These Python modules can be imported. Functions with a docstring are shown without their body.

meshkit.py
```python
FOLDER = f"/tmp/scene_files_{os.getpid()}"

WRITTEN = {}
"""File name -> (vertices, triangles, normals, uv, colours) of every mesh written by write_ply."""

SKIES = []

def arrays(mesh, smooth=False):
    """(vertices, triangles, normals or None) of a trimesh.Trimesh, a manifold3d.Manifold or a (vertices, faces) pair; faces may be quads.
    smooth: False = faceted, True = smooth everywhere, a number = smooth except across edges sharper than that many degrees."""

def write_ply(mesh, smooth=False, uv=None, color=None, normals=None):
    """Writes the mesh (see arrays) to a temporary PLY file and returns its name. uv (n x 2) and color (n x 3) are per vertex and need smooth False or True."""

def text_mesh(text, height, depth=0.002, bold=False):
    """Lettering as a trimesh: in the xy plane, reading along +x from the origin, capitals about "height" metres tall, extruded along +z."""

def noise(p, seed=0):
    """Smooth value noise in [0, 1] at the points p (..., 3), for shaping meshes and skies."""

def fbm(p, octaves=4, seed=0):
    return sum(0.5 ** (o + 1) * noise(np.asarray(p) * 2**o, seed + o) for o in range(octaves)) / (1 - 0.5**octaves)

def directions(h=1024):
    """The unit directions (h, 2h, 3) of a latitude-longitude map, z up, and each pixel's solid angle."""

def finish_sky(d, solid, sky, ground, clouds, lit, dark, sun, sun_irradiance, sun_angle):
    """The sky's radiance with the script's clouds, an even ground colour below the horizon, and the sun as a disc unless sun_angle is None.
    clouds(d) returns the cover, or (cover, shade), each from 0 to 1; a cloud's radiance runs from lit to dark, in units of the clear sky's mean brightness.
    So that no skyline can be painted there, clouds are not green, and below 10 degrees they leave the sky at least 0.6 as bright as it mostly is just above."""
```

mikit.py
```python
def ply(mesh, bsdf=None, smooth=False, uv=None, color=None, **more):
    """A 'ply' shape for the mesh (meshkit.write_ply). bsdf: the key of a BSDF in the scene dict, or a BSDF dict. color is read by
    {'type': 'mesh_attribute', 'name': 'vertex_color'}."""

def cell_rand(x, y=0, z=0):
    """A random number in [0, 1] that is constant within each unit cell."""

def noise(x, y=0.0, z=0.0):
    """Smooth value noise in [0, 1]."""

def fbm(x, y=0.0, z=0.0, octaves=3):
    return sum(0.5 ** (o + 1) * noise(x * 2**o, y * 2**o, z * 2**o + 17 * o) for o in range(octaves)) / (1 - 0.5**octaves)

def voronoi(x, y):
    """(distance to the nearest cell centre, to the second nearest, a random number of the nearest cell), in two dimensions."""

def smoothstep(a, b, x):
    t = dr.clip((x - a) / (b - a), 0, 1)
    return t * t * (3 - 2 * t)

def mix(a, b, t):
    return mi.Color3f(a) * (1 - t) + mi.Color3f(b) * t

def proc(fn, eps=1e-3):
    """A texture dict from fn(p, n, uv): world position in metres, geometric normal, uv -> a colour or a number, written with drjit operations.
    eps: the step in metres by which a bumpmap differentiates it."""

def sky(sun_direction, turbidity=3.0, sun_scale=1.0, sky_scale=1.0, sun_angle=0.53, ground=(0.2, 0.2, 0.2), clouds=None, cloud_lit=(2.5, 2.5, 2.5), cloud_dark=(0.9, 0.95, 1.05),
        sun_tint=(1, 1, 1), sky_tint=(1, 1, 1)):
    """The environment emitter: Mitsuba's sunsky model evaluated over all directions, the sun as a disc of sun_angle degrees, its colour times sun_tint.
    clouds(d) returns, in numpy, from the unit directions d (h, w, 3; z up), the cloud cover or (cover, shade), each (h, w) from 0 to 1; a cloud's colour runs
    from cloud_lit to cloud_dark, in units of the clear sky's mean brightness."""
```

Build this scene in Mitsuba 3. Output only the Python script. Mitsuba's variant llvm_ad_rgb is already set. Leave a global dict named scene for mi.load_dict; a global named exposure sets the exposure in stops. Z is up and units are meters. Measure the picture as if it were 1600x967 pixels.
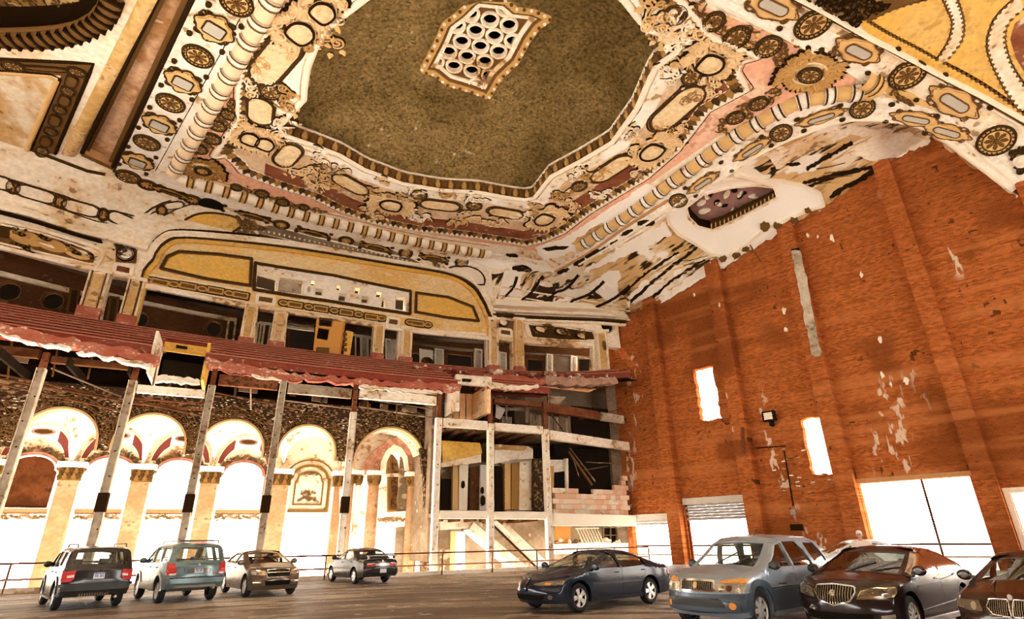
import math, random
import numpy as np, trimesh, drjit as dr, mitsuba as mi, mikit, meshkit
import manifold3d as m3
from shapely.geometry import Polygon, LineString, Point, box as sbox, MultiPolygon
from shapely import affinity
from shapely.ops import unary_union
from mikit import proc, noise, fbm, voronoi, smoothstep, mix, cell_rand
T = mi.ScalarTransform4f
PI = math.pi
rng = np.random.default_rng(7)
scene, labels = {}, {}

# ---------------------------------------------------------------- camera
FOC, PITCH, AZ, ROLL = 865.0, math.radians(22.6), math.radians(25.98), math.radians(0.95)
EYE = np.array([0.0, 0.0, 1.6])
FWD = np.array([math.sin(AZ)*math.cos(PITCH), math.cos(AZ)*math.cos(PITCH), math.sin(PITCH)])
_r0 = np.array([math.cos(AZ), -math.sin(AZ), 0.0]); _u0 = np.cross(_r0, FWD)
RGT = _r0*math.cos(ROLL) - _u0*math.sin(ROLL); UPV = np.cross(RGT, FWD)
scene['camera'] = {'type': 'perspective', 'fov': math.degrees(2*math.atan(800/FOC)), 'fov_axis': 'x', 'near_clip': 0.05, 'far_clip': 500.0,
                   'to_world': T().look_at(origin=EYE.tolist(), target=(EYE+FWD).tolist(), up=UPV.tolist())}
# ---------------------------------------------------------------- daylight
exposure = 5.0
def cloud_cover(d):
    n = meshkit.fbm(d*2.2 + 5.0, 4, seed=3)
    return np.clip((n-0.18)*3.0, 0, 1)*0.97, np.clip((n-0.5)*1.3, 0, 1)
scene['sky'] = mikit.sky([-0.25, 0.62, 0.9], turbidity=4.0, sun_scale=0.55, sky_scale=1.0, ground=(0.70, 0.66, 0.60), clouds=cloud_cover,
                         cloud_lit=(2.4, 2.28, 2.08), cloud_dark=(1.6, 1.5, 1.36), sun_tint=(1.0, 0.93, 0.82), sky_tint=(1.0, 0.94, 0.86))

# ---------------------------------------------------------------- pixel -> place helpers (a measured point of the photograph on a known surface)
def ray(x, y):
    d = FWD*FOC + RGT*(x-800.0) - UPV*(y-483.5)
    return d/np.linalg.norm(d)
def onz(x, y, z): d = ray(x, y); return EYE + d*(z-EYE[2])/d[2]
def ony(x, y, n): d = ray(x, y); return EYE + d*n/d[1]
QN = np.array([0.949, 0.316, 0.0]); QN /= np.linalg.norm(QN)
WT = np.array([-QN[1], QN[0], 0.0])                        # along the right wall, away from the camera
def onq(x, y, q): d = ray(x, y); return EYE + d*q/(d@QN)
def sz(x, y, n): p = ony(x, y, n); return p[0], p[2]
QW = 35.0
def wt(x, y, d=0.0): p = onq(x, y, QW-d); return p@WT, p[2]
H = 22.0
def sstep(a, b, x): t = np.clip((np.asarray(x, float)-a)/(b-a), 0, 1); return t*t*(3-2*t)
def bend(x):
    """plan curve of the balcony and of the wall behind it"""
    x = np.asarray(x, float)
    return -0.0065*(x-5)**2 - 0.028*np.maximum(0, x-17)**2
def zc(x, y):
    """height of the plaster ceiling over a plan point: flat, coved down towards the right wall and towards the balcony wall"""
    q = QN[0]*np.asarray(x, float) + QN[1]*np.asarray(y, float)
    a = 4.7*np.clip((q-25)/10, 0, 1.1)**2
    x = np.asarray(x, float); yy = np.asarray(y, float) - bend(x)
    lf, rt = 1 - sstep(-10, -7, x), sstep(13.5, 16.5, x)
    st = 36.9 - 1.7*lf - 1.6*rt
    b = (0.85 + 1.85*lf + 2.45*rt)*np.clip((yy-st)/(38.2-st), 0, 1.2)**1.5
    return H - np.maximum(a, b)
def ceil(px, py, up=0.0):
    """plan point (x, y) where the pixel's sight line meets the ceiling (raised by up)"""
    d = ray(px, py); lo, hi = 3.0, 90.0
    lo, hi = 5.0, 80.0
    for _ in range(4):                                       # march, then refine the bracket
        ts = np.linspace(lo, hi, 200); P = EYE[:, None]+d[:, None]*ts
        over = P[2] - (zc(P[0], P[1]) + up) >= 0
        k = max(1, int(np.argmax(over)) if over.any() else 199)
        lo, hi = ts[k-1], ts[k]
    p = EYE + d*lo
    return float(p[0]), float(p[1])
def cpts(*pp, up=0.0): return [ceil(x, y, up) for x, y in pp]

# ---------------------------------------------------------------- scene helpers
def fresh(name):
    if name not in used: used[name] = 0; return name
    used[name] += 1
    return f'{name}_{used[name]:03d}'
used = {}
CACHE = {}
def put(name, mesh, mat, parent=None, smooth=False, tw=None, uv=None):
    """one entry of scene: a mesh (or a ready ply dict) under its parent's key"""
    key = fresh((parent + '__' if parent else '') + name)
    d = dict(mesh) if isinstance(mesh, dict) else mikit.ply(mesh, mat, smooth=smooth, uv=uv)
    if isinstance(mesh, dict) and mat: d['bsdf'] = {'type': 'ref', 'id': mat}
    if tw is not None: d['to_world'] = T(np.asarray(tw, float)) if not isinstance(tw, mi.ScalarTransform4f) else tw
    scene[key] = d
    return key
def tag(key, label=None, cat=None, group=None, kind=None):
    L = labels.setdefault(key, {})
    for k, v in (('label', label), ('category', cat), ('group', group), ('kind', kind)):
        if v: L[k] = v
    return key
def thing(name, label, cat, group=None, kind=None):
    return tag(fresh(name), label, cat, group, kind)
def cat(*ms): return trimesh.util.concatenate([m for m in ms if m is not None])
def box(c, s, rz=0.0):
    m = trimesh.creation.box(extents=s)
    if rz: m.apply_transform(trimesh.transformations.rotation_matrix(rz, [0, 0, 1]))
    m.apply_translation(c); return m
def bar(a, b, w, h=None, up=(0, 0, 1)):
    """square-section bar from a to b"""
    a, b = np.asarray(a, float), np.asarray(b, float); h = h or w
    z = (b-a)/np.linalg.norm(b-a); x = np.cross(up, z)
    if np.linalg.norm(x) < 1e-3: x = np.cross((1, 0, 0), z)
    x /= np.linalg.norm(x); y = np.cross(z, x)
    m = trimesh.creation.box(extents=[w, h, np.linalg.norm(b-a)])
    M = np.eye(4); M[:3, 0], M[:3, 1], M[:3, 2], M[:3, 3] = x, y, z, (a+b)/2
    m.apply_transform(M); return m
def tube(P, r, sides=6):
    P = np.asarray(P, float)
    t = np.gradient(P, axis=0); t /= np.linalg.norm(t, axis=1, keepdims=True)+1e-12
    a = np.cross(t, np.where(np.abs(t[:, 2:]) < 0.9, [0, 0, 1.0], [1.0, 0, 0])); a /= np.linalg.norm(a, axis=1, keepdims=True)+1e-12
    b = np.cross(t, a); ang = np.arange(sides)*2*PI/sides
    v = P[:, None] + np.broadcast_to(r, (len(P),))[:, None, None]*(np.cos(ang)[None, :, None]*a[:, None] + np.sin(ang)[None, :, None]*b[:, None])
    i, j = np.meshgrid(np.arange(len(P)-1), np.arange(sides), indexing='ij')
    qd = np.stack([i*sides+j, i*sides+(j+1) % sides, (i+1)*sides+(j+1) % sides, (i+1)*sides+j], -1).reshape(-1, 4)
    caps = [[0, k+1, k] for k in range(1, sides-1)] + [[(len(P)-1)*sides, (len(P)-1)*sides+k, (len(P)-1)*sides+k+1] for k in range(1, sides-1)]
    return trimesh.Trimesh(v.reshape(-1, 3), np.vstack([qd[:, [0, 1, 2]], qd[:, [0, 2, 3]], caps]), process=False)
def polys(g):
    if g.is_empty: return []
    return [p for p in getattr(g, 'geoms', [g]) if isinstance(p, Polygon) and p.area > 1e-5]
def extrude(poly, h):
    ms = [trimesh.creation.extrude_polygon(p, h, engine='earcut') for p in polys(poly)]
    return cat(*ms) if ms else None
def frame(m, o, x, y, z):
    M = np.eye(4); M[:3, 0], M[:3, 1], M[:3, 2], M[:3, 3] = x, y, z, o
    m = m.copy(); m.apply_transform(M); return m
def wall_n(poly, n0, n1):
    """polygon in (x, z) as a slab between the planes y=n0 (front) and y=n1"""
    m = extrude(poly, n1-n0)
    return frame(m, (0, n0, 0), (1, 0, 0), (0, 0, 1), (0, 1, 0)) if m is not None else None
def Bp(px, py, n0):
    d = ray(px, py); n = n0
    for _ in range(30): p = EYE+d*(n/d[1]); n = n0+float(bend(p[0]))
    return p[0], p[2]
def BP(n0, *pp): return [Bp(x, y, n0) for x, y in pp]
def bent(m, e=1.2):
    m = subdiv(m, e); m.vertices[:, 1] += bend(m.vertices[:, 0]); return m
def wall_b(poly, n0, n1, e=1.2):
    m = wall_n(poly, n0, n1); return bent(m, e) if m is not None else None
def wall_r(poly, d0, d1):
    """polygon in (t, z) on the right wall, from d0 to d1 metres in front of its face"""
    m = extrude(poly, d1-d0)
    o = QN*(QW-d0)
    return frame(m, o, WT, (0, 0, 1), -QN)
def subdiv(m, e):
    v, f = trimesh.remesh.subdivide_to_size(m.vertices, m.faces, e, max_iter=12)
    return trimesh.Trimesh(v, f, process=False)
def slab(poly, lo, hi, e=None, warp=True):
    """plan polygon hung on the ceiling: from lo below its surface to hi below it (drops downward positive)"""
    m = extrude(poly, hi-lo)
    if m is None: return None
    m.vertices[:, 2] = -hi + m.vertices[:, 2]
    if e: m = subdiv(m, e)
    m.vertices[:, 2] += zc(m.vertices[:, 0], m.vertices[:, 1]) if warp else H
    return m
def resample(P, step, closed=False):
    P = np.asarray(P, float)
    if closed: P = np.vstack([P, P[:1]])
    L = np.r_[0, np.cumsum(np.linalg.norm(np.diff(P, axis=0), axis=1))]
    n = max(2, int(round(L[-1]/step))+1)
    s = np.linspace(0, L[-1], n)
    Q = np.stack([np.interp(s, L, P[:, k]) for k in range(P.shape[1])], 1)
    return Q[:-1] if closed else Q
def smooth_line(P, step=0.4, closed=False):
    """Catmull-Rom through the points"""
    P = np.asarray(P, float); n = len(P)
    out = []
    for i in range(n if closed else n-1):
        g = lambda k: P[k % n] if closed else P[min(max(k, 0), n-1)]
        p0, p1, p2, p3 = g(i-1), g(i), g(i+1), g(i+2)
        k = max(2, int(np.linalg.norm(p2-p1)/step))
        for t in np.arange(k)/k:
            out.append(0.5*((2*p1)+(-p0+p2)*t+(2*p0-5*p1+4*p2-p3)*t*t+(-p0+3*p1-3*p2+p3)*t**3))
    if not closed: out.append(P[-1])
    return np.array(out)
def normals2(P, closed=False):
    if closed: d = np.roll(P, -1, 0) - np.roll(P, 1, 0)
    else: d = np.gradient(P, axis=0)
    d /= np.linalg.norm(d, axis=1, keepdims=True)+1e-12
    return np.stack([-d[:, 1], d[:, 0]], 1)
def sweep(P, prof, closed=False, base=0.0):
    """moulding: profile of (sideways, drop) swept along a plan line under the ceiling"""
    P = np.asarray(P, float)[:, :2]; N = normals2(P, closed); n, k = len(P), len(prof)
    V = np.zeros((n, k, 3))
    for j, (o, dz) in enumerate(prof):
        xy = P + N*o
        V[:, j, :2] = xy; V[:, j, 2] = zc(P[:, 0], P[:, 1]) - dz - base
    i, j = np.meshgrid(np.arange(n if closed else n-1), np.arange(k-1), indexing='ij')
    a, b = i*k+j, ((i+1) % n)*k+j
    q = np.stack([a, a+1, b+1, b], -1).reshape(-1, 4)
    return trimesh.Trimesh(V.reshape(-1, 3), np.vstack([q[:, [0, 1, 2]], q[:, [0, 2, 3]]]), process=False)
def halfround(w, h, k=6, off=0.0): return [(off - w*math.cos(a), h*math.sin(a)) for a in np.linspace(0, PI, k)]
def hangframe(x, y, ang=0.0, sx=1.0, sy=1.0, sz_=1.0, drop=0.0):
    """4x4 placing an ornament modelled with +z away from its bed so that it hangs from the ceiling at a plan point, its x axis along plan angle ang"""
    e = 0.05
    nx = (zc(x+e, y)-zc(x-e, y))/(2*e); ny = (zc(x, y+e)-zc(x, y-e))/(2*e)
    w = np.array([nx, ny, -1.0]); w /= np.linalg.norm(w)
    u = np.array([math.cos(ang), math.sin(ang), 0]); u -= w*(u@w); u /= np.linalg.norm(u)
    v = np.cross(w, u)
    M = np.eye(4); M[:3, 0], M[:3, 1], M[:3, 2] = u*sx, v*sy, w*sz_
    M[:3, 3] = np.array([x, y, float(zc(x, y))]) + w*drop
    return M

# ---------------------------------------------------------------- materials
def rgb(*c): return {'type': 'rgb', 'value': [float(x) for x in c]}
def diffuse(name, col):
    scene[name] = {'type': 'twosided', 'bsdf': {'type': 'diffuse', 'reflectance': rgb(*col) if isinstance(col, tuple) else col}}
    return name
def princ(name, col, rough=0.5, metal=0.0, spec=0.5, **kw):
    scene[name] = {'type': 'twosided', 'bsdf': {'type': 'principled', 'base_color': rgb(*col) if isinstance(col, tuple) else col, 'roughness': rough, 'metallic': metal, 'specular': spec, **kw}}
    return name
def peel(a, b, c, sc=0.5, t0=0.5, t1=0.58, grain=6.0, stretch=1.0):
    """plaster: tone a, worn patches of b, flaked spots of c"""
    def f(p, n, uv):
        x, y, z = p.x*sc, p.y*sc*stretch, p.z*sc
        k = fbm(x, y, z, 4)
        g = fbm(x*grain, y*grain, z*grain, 3)
        col = mix(a, b, smoothstep(t0-0.12, t1+0.05, k*0.75+g*0.25))
        col = mix(col, c, smoothstep(0.60, 0.68, k*0.45+g*0.55)*0.85)
        return col*(0.86+0.28*noise(p.x*7, p.y*7, p.z*7))
    return proc(f)
diffuse('m_cream', peel((0.93, 0.86, 0.74), (0.76, 0.57, 0.34), (0.28, 0.15, 0.06), 0.45, 0.54, 0.64))
diffuse('m_white', peel((0.93, 0.90, 0.84), (0.80, 0.68, 0.50), (0.36, 0.22, 0.10), 0.5, 0.56, 0.66, 7.0))
diffuse('m_peel', peel((0.88, 0.78, 0.62), (0.62, 0.40, 0.18), (0.26, 0.13, 0.04), 0.8, 0.50, 0.54, 5.0, 0.6))
diffuse('m_tan', peel((0.68, 0.46, 0.22), (0.46, 0.26, 0.09), (0.82, 0.70, 0.52), 0.55, 0.5, 0.6))
diffuse('m_pink', peel((0.82, 0.46, 0.32), (0.86, 0.66, 0.50), (0.62, 0.30, 0.19), 0.5, 0.56, 0.7))
diffuse('m_redpeel', peel((0.20, 0.055, 0.03), (0.30, 0.12, 0.06), (0.82, 0.68, 0.54), 0.7, 0.5, 0.6, 4.0))
diffuse('m_yellow', peel((0.78, 0.48, 0.11), (0.74, 0.52, 0.22), (0.58, 0.34, 0.08), 0.4, 0.55, 0.75, 8.0))
diffuse('m_gilt', (0.36, 0.20, 0.06)); diffuse('m_gilt2', (0.54, 0.33, 0.12)); diffuse('m_ochre', (0.72, 0.48, 0.21))
diffuse('m_bronze', (0.062, 0.034, 0.012)); diffuse('m_umber', (0.026, 0.014, 0.006)); diffuse('m_bark', (0.16, 0.082, 0.028))
diffuse('m_ivory', (0.90, 0.84, 0.72)); diffuse('m_mirror', (0.52, 0.50, 0.45)); diffuse('m_black', (0.012, 0.010, 0.008))
diffuse('m_bright', (0.96, 0.94, 0.90)); diffuse('m_sienna', (0.55, 0.31, 0.15)); diffuse('m_plum', (0.36, 0.19, 0.17))  # m_bright: near-white plaster with the corner's burnt-out light put into its colour
def _dome(p, n, uv):
    k = fbm(p.x*0.35, p.y*0.35, p.z*0.3, 4)
    g = fbm(p.x*9, p.y*9, p.z*9, 2)
    col = mix((0.12, 0.080, 0.030), (0.23, 0.158, 0.064), smoothstep(0.3, 0.7, k))
    col = mix(col, (0.62, 0.55, 0.42), smoothstep(0.70, 0.78, k*0.5+fbm(p.x*2.2, p.y*2.2, 3.0, 3)*0.5)*0.8)
    return col*(0.15+1.75*g)
scene['m_dome'] = {'type': 'twosided', 'bsdf': {'type': 'bumpmap', 'arbitrary': proc(lambda p, n, uv: fbm(p.x*7, p.y*7, p.z*7, 2), 0.02), 'scale': 0.14, 'bsdf': {'type': 'diffuse', 'reflectance': proc(_dome)}}}
# ---------------------------------------------------------------- more materials
def _brick(p, n, uv):
    t = p.x*float(WT[0]) + p.y*float(WT[1]); z = p.z
    row = dr.floor(z/0.075); tt = t/0.215 + 0.5*(row - 2*dr.floor(row/2))
    fr, fz = tt-dr.floor(tt), z/0.075-row
    mort = dr.maximum(smoothstep(0.93, 0.985, fr), smoothstep(0.84, 0.95, fz))
    r = 0.65*cell_rand(dr.floor(tt), row, 3) + 0.35*cell_rand(row, dr.floor(t/3.1), 8)
    k = fbm(t*0.3, z*0.3, 0.0, 4); st = fbm(t*0.9, z*0.16, 4.0, 3)
    col = mix((0.24, 0.055, 0.014), (0.55, 0.17, 0.050), r)
    col = mix(col, (0.17, 0.038, 0.010), smoothstep(0.50, 0.70, k)*0.7)
    col = mix(col, (0.56, 0.21, 0.07), smoothstep(0.55, 0.8, fbm(t*0.12, z*1.6, 9.0, 3))*0.55)
    col = mix(col, (0.10, 0.03, 0.01), smoothstep(0.86, 0.90, cell_rand(dr.floor(t*1.1), dr.floor(z*1.6), 5))*smoothstep(0.80, 0.88, noise(t*6, z*6, 1.0)))
    w = smoothstep(0.68, 0.76, st)*smoothstep(0.60, 0.68, fbm(t*4, z*1.6, 2.0, 3))
    col = mix(col, (0.80, 0.66, 0.52), w*0.85)
    return mix(col, (0.42, 0.17, 0.07), mort*0.6)
def _brickh(p, n, uv):
    t = p.x*float(WT[0]) + p.y*float(WT[1]); row = dr.floor(p.z/0.075); tt = t/0.215 + 0.5*(row-2*dr.floor(row/2))
    return -dr.maximum(smoothstep(0.9, 0.98, tt-dr.floor(tt)), smoothstep(0.8, 0.95, p.z/0.075-row))
diffuse('m_brick', proc(_brick))
def _asphalt(p, n, uv):
    k = fbm(p.x*0.35, p.y*0.35, 0.0, 4); g = fbm(p.x*14, p.y*14, 0.0, 2)
    # tyre arcs sweeping round the deck
    rr = dr.sqrt(dr.square(p.x-1.0)+dr.square(p.y-2.0)); a = fbm(rr*2.6, 0.3*p.x, 0.2*p.y, 3)
    r2 = dr.sqrt(dr.square(p.x-18.0)+dr.square(p.y-14.0)); b = dr.exp(-dr.square((r2-8.3)/0.16))+dr.exp(-dr.square((r2-6.9)/0.16))+0.6*dr.exp(-dr.square((r2-9.4)/0.3))
    col = mix((0.22, 0.166, 0.122), (0.44, 0.37, 0.30), smoothstep(0.3, 0.7, k))
    col = mix(col, (0.085, 0.056, 0.036), smoothstep(0.47, 0.58, a)*0.8)
    col = mix(col, (0.12, 0.085, 0.06), dr.clip(b, 0, 1)*0.7*smoothstep(0.3, 0.6, fbm(p.x*0.7, p.y*0.7, 4.0, 3)))
    col = mix(col, (0.09, 0.055, 0.035), smoothstep(0.64, 0.69, fbm(p.x*0.8, p.y*1.6, 8.0, 4))*0.7)
    col = mix(col, (0.62, 0.56, 0.48), smoothstep(0.76, 0.80, fbm(p.x*2.2, p.y*3.2, 12.0, 3))*0.5)
    return col*(0.8+0.4*g)
scene['m_asphalt'] = {'type': 'twosided', 'bsdf': {'type': 'principled', 'base_color': proc(_asphalt), 'roughness': 0.55, 'specular': 0.35}}
diffuse('m_concrete', peel((0.62, 0.55, 0.45), (0.40, 0.33, 0.25), (0.22, 0.15, 0.10), 0.8, 0.5, 0.62))
diffuse('m_pale', peel((0.86, 0.80, 0.70), (0.68, 0.55, 0.40), (0.34, 0.20, 0.10), 0.8, 0.54, 0.64))
diffuse('m_steel', peel((0.40, 0.34, 0.27), (0.28, 0.215, 0.15), (0.15, 0.065, 0.035), 1.2, 0.5, 0.62, 6.0))
diffuse('m_rust', peel((0.14, 0.045, 0.022), (0.21, 0.08, 0.04), (0.06, 0.028, 0.015), 1.2, 0.5, 0.6))
diffuse('m_seat', peel((0.26, 0.055, 0.036), (0.24, 0.085, 0.055), (0.60, 0.42, 0.31), 0.9, 0.52, 0.66))
diffuse('m_seatdk', (0.17, 0.055, 0.035))
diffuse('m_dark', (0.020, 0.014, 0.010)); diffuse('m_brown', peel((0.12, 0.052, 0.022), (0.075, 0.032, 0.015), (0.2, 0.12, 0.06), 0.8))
diffuse('m_soffit', peel((0.28, 0.215, 0.155), (0.14, 0.095, 0.055), (0.42, 0.34, 0.24), 0.35, 0.46, 0.6))
diffuse('m_orange', peel((0.92, 0.60, 0.32), (0.94, 0.74, 0.50), (0.62, 0.33, 0.14), 1.0, 0.5, 0.7))
diffuse('m_wood', (0.52, 0.24, 0.07)); diffuse('m_grey', (0.45, 0.43, 0.40)); diffuse('m_lightgrey', (0.66, 0.63, 0.58))
def _ruin(p, n, uv):
    """plaster fallen from its lath: cream remains, brown lath, dark gaps, all drawn out along the lath"""
    u = p.x*0.949+p.y*0.316; v = -p.x*0.316+p.y*0.949
    k = fbm(u*0.55, v*0.28, p.z*0.2, 4); g = fbm(u*5.0, v*0.9, 3.0, 3)
    col = mix((0.66, 0.45, 0.22), (0.86, 0.76, 0.60), smoothstep(0.42, 0.54, k))
    col = mix(col, (0.40, 0.22, 0.08), smoothstep(0.55, 0.68, g)*0.75)
    col = mix(col, (0.045, 0.025, 0.012), smoothstep(0.585, 0.63, fbm(u*0.8+7, v*0.42, 1.0, 4)*0.72+g*0.28))
    return mix(col, (0.95, 0.92, 0.86), smoothstep(0.60, 0.64, fbm(u*0.5+3, v*0.4+9, 5.0, 4)))
diffuse('m_ruin', proc(_ruin))
def _lath(p, n, uv):
    g = fbm(p.x*7, p.y*7, p.z*7, 3)
    return mix((0.05, 0.03, 0.018), (0.30, 0.20, 0.11), smoothstep(0.5, 0.7, g))
diffuse('m_lath', proc(_lath))

diffuse('m_trough', peel((0.72, 0.47, 0.31), (0.42, 0.20, 0.07), (0.84, 0.68, 0.5), 0.7, 0.5, 0.58, 5.0)); diffuse('m_goldline', peel((0.60, 0.38, 0.14), (0.70, 0.50, 0.26), (0.36, 0.2, 0.07), 0.8))
diffuse('m_creamochre', peel((0.86, 0.70, 0.42), (0.80, 0.52, 0.17), (0.90, 0.82, 0.66), 0.6, 0.46, 0.58, 5.0)); diffuse('m_yellowpanel', peel((0.82, 0.52, 0.13), (0.78, 0.57, 0.25), (0.80, 0.68, 0.46), 0.5, 0.56, 0.75, 8.0)); diffuse('m_pierworn', peel((0.82, 0.62, 0.34), (0.86, 0.78, 0.64), (0.50, 0.30, 0.12), 1.4, 0.46, 0.56, 5.0))
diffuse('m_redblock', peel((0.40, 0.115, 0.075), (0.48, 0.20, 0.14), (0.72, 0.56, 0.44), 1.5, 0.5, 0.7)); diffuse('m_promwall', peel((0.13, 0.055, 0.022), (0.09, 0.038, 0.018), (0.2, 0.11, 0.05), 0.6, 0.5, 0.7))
diffuse('m_woodp', (0.70, 0.36, 0.10)); diffuse('m_nosing', (0.42, 0.16, 0.11)); diffuse('m_aisle', (0.11, 0.06, 0.035)); diffuse('m_rubble', peel((0.50, 0.34, 0.25), (0.40, 0.22, 0.16), (0.76, 0.66, 0.55), 2.0, 0.46, 0.56))
diffuse('m_vault', peel((0.70, 0.64, 0.54), (0.58, 0.46, 0.33), (0.28, 0.14, 0.08), 1.1, 0.54, 0.66, 4.0)); diffuse('m_pilaster', peel((0.30, 0.165, 0.085), (0.38, 0.25, 0.15), (0.2, 0.09, 0.04), 1.0, 0.5, 0.7)); diffuse('m_plumdk', (0.16, 0.045, 0.04)); diffuse('m_tandk', (0.30, 0.17, 0.075)); diffuse('m_gildk', (0.15, 0.085, 0.022)); diffuse('m_rimtan', (0.50, 0.33, 0.18)); diffuse('m_plumframe', peel((0.27, 0.105, 0.095), (0.42, 0.22, 0.18), (0.15, 0.06, 0.05), 2.0)); diffuse('m_board', peel((0.055, 0.018, 0.007), (0.10, 0.032, 0.012), (0.035, 0.015, 0.008), 0.9))
diffuse('m_pinkarch', peel((0.52, 0.30, 0.22), (0.36, 0.16, 0.11), (0.70, 0.56, 0.46), 3.0, 0.45, 0.55)); diffuse('m_block1', (0.80, 0.58, 0.42)); diffuse('m_block2', (0.70, 0.46, 0.32)); diffuse('m_block3', (0.86, 0.70, 0.56)); diffuse('m_railred', (0.50, 0.24, 0.17))
scene['m_frost'] = {'type': 'principledthin', 'base_color': rgb(.95, .93, .88), 'diff_trans': 1.3, 'roughness': .6}
# ---------------------------------------------------------------- floor
FLx0, FLx1 = -21.5, 52.0  # left edge stops short of the unseen wall, a slot for light
edge = [(FLx0, 29.4), (2.0, 29.9), (12.0, 30.3), (25.0, 32.0), (27.0, 33.0)]
wall_line = [tuple((QN*QW+WT*t)[:2]) for t in (24.9, -16)]
floor_poly = Polygon(edge + wall_line + [(20, -16.4), (FLx0, -16.4)])
m = extrude(floor_poly, 0.5); m.apply_translation((0, 0, -0.5))
tag(put('floor', m, 'm_asphalt'), 'oil-stained concrete parking deck with sweeping tyre marks', 'floor', kind='structure')
kerb = LineString(edge).buffer(0.16, cap_style=2, join_style=2).intersection(sbox(-16, 20, 26, 40))
m = extrude(kerb, 0.18); m.apply_translation((0, 0, 0.0))
put('edge_kerb', m, 'm_pale', 'floor')
# ---------------------------------------------------------------- right wall: brick with piers and openings
def tz(*pp): return [wt(x, y) for x, y in pp]
OPEN = {'win_a': [(16.4, 8.75), (17.85, 8.75), (17.85, 12.35), (16.4, 12.35)], 'win_b': [(10.05, 4.75), (11.6, 4.75), (11.6, 7.95), (10.05, 7.95)],
        'door_a': [(20.55, -.2), (24.1, -.2), (24.1, 2.75), (20.55, 2.75)], 'door_b': [(15.15, -.2), (19.85, -.2), (19.85, 3.65), (15.15, 3.65)],
        'door_c': [(4.55, -.2), (9.4, -.2), (9.4, 4.12), (4.55, 4.12)], 'door_d': [(-1.5, -.2), (3.3, -.2), (3.3, 3.25), (-1.5, 3.25)],
        'door_e': [(-8.5, -.2), (-3.2, -.2), (-3.2, 5.0), (-8.5, 5.0)], 'door_f': [(-15.5, -.2), (-10, -.2), (-10, 5.0), (-15.5, 5.0)]}
wp = Polygon([(-17, -.4), (25.2, -.4), (25.2, 23.5), (-17, 23.5)])
rs = np.random.default_rng(3)
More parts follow.
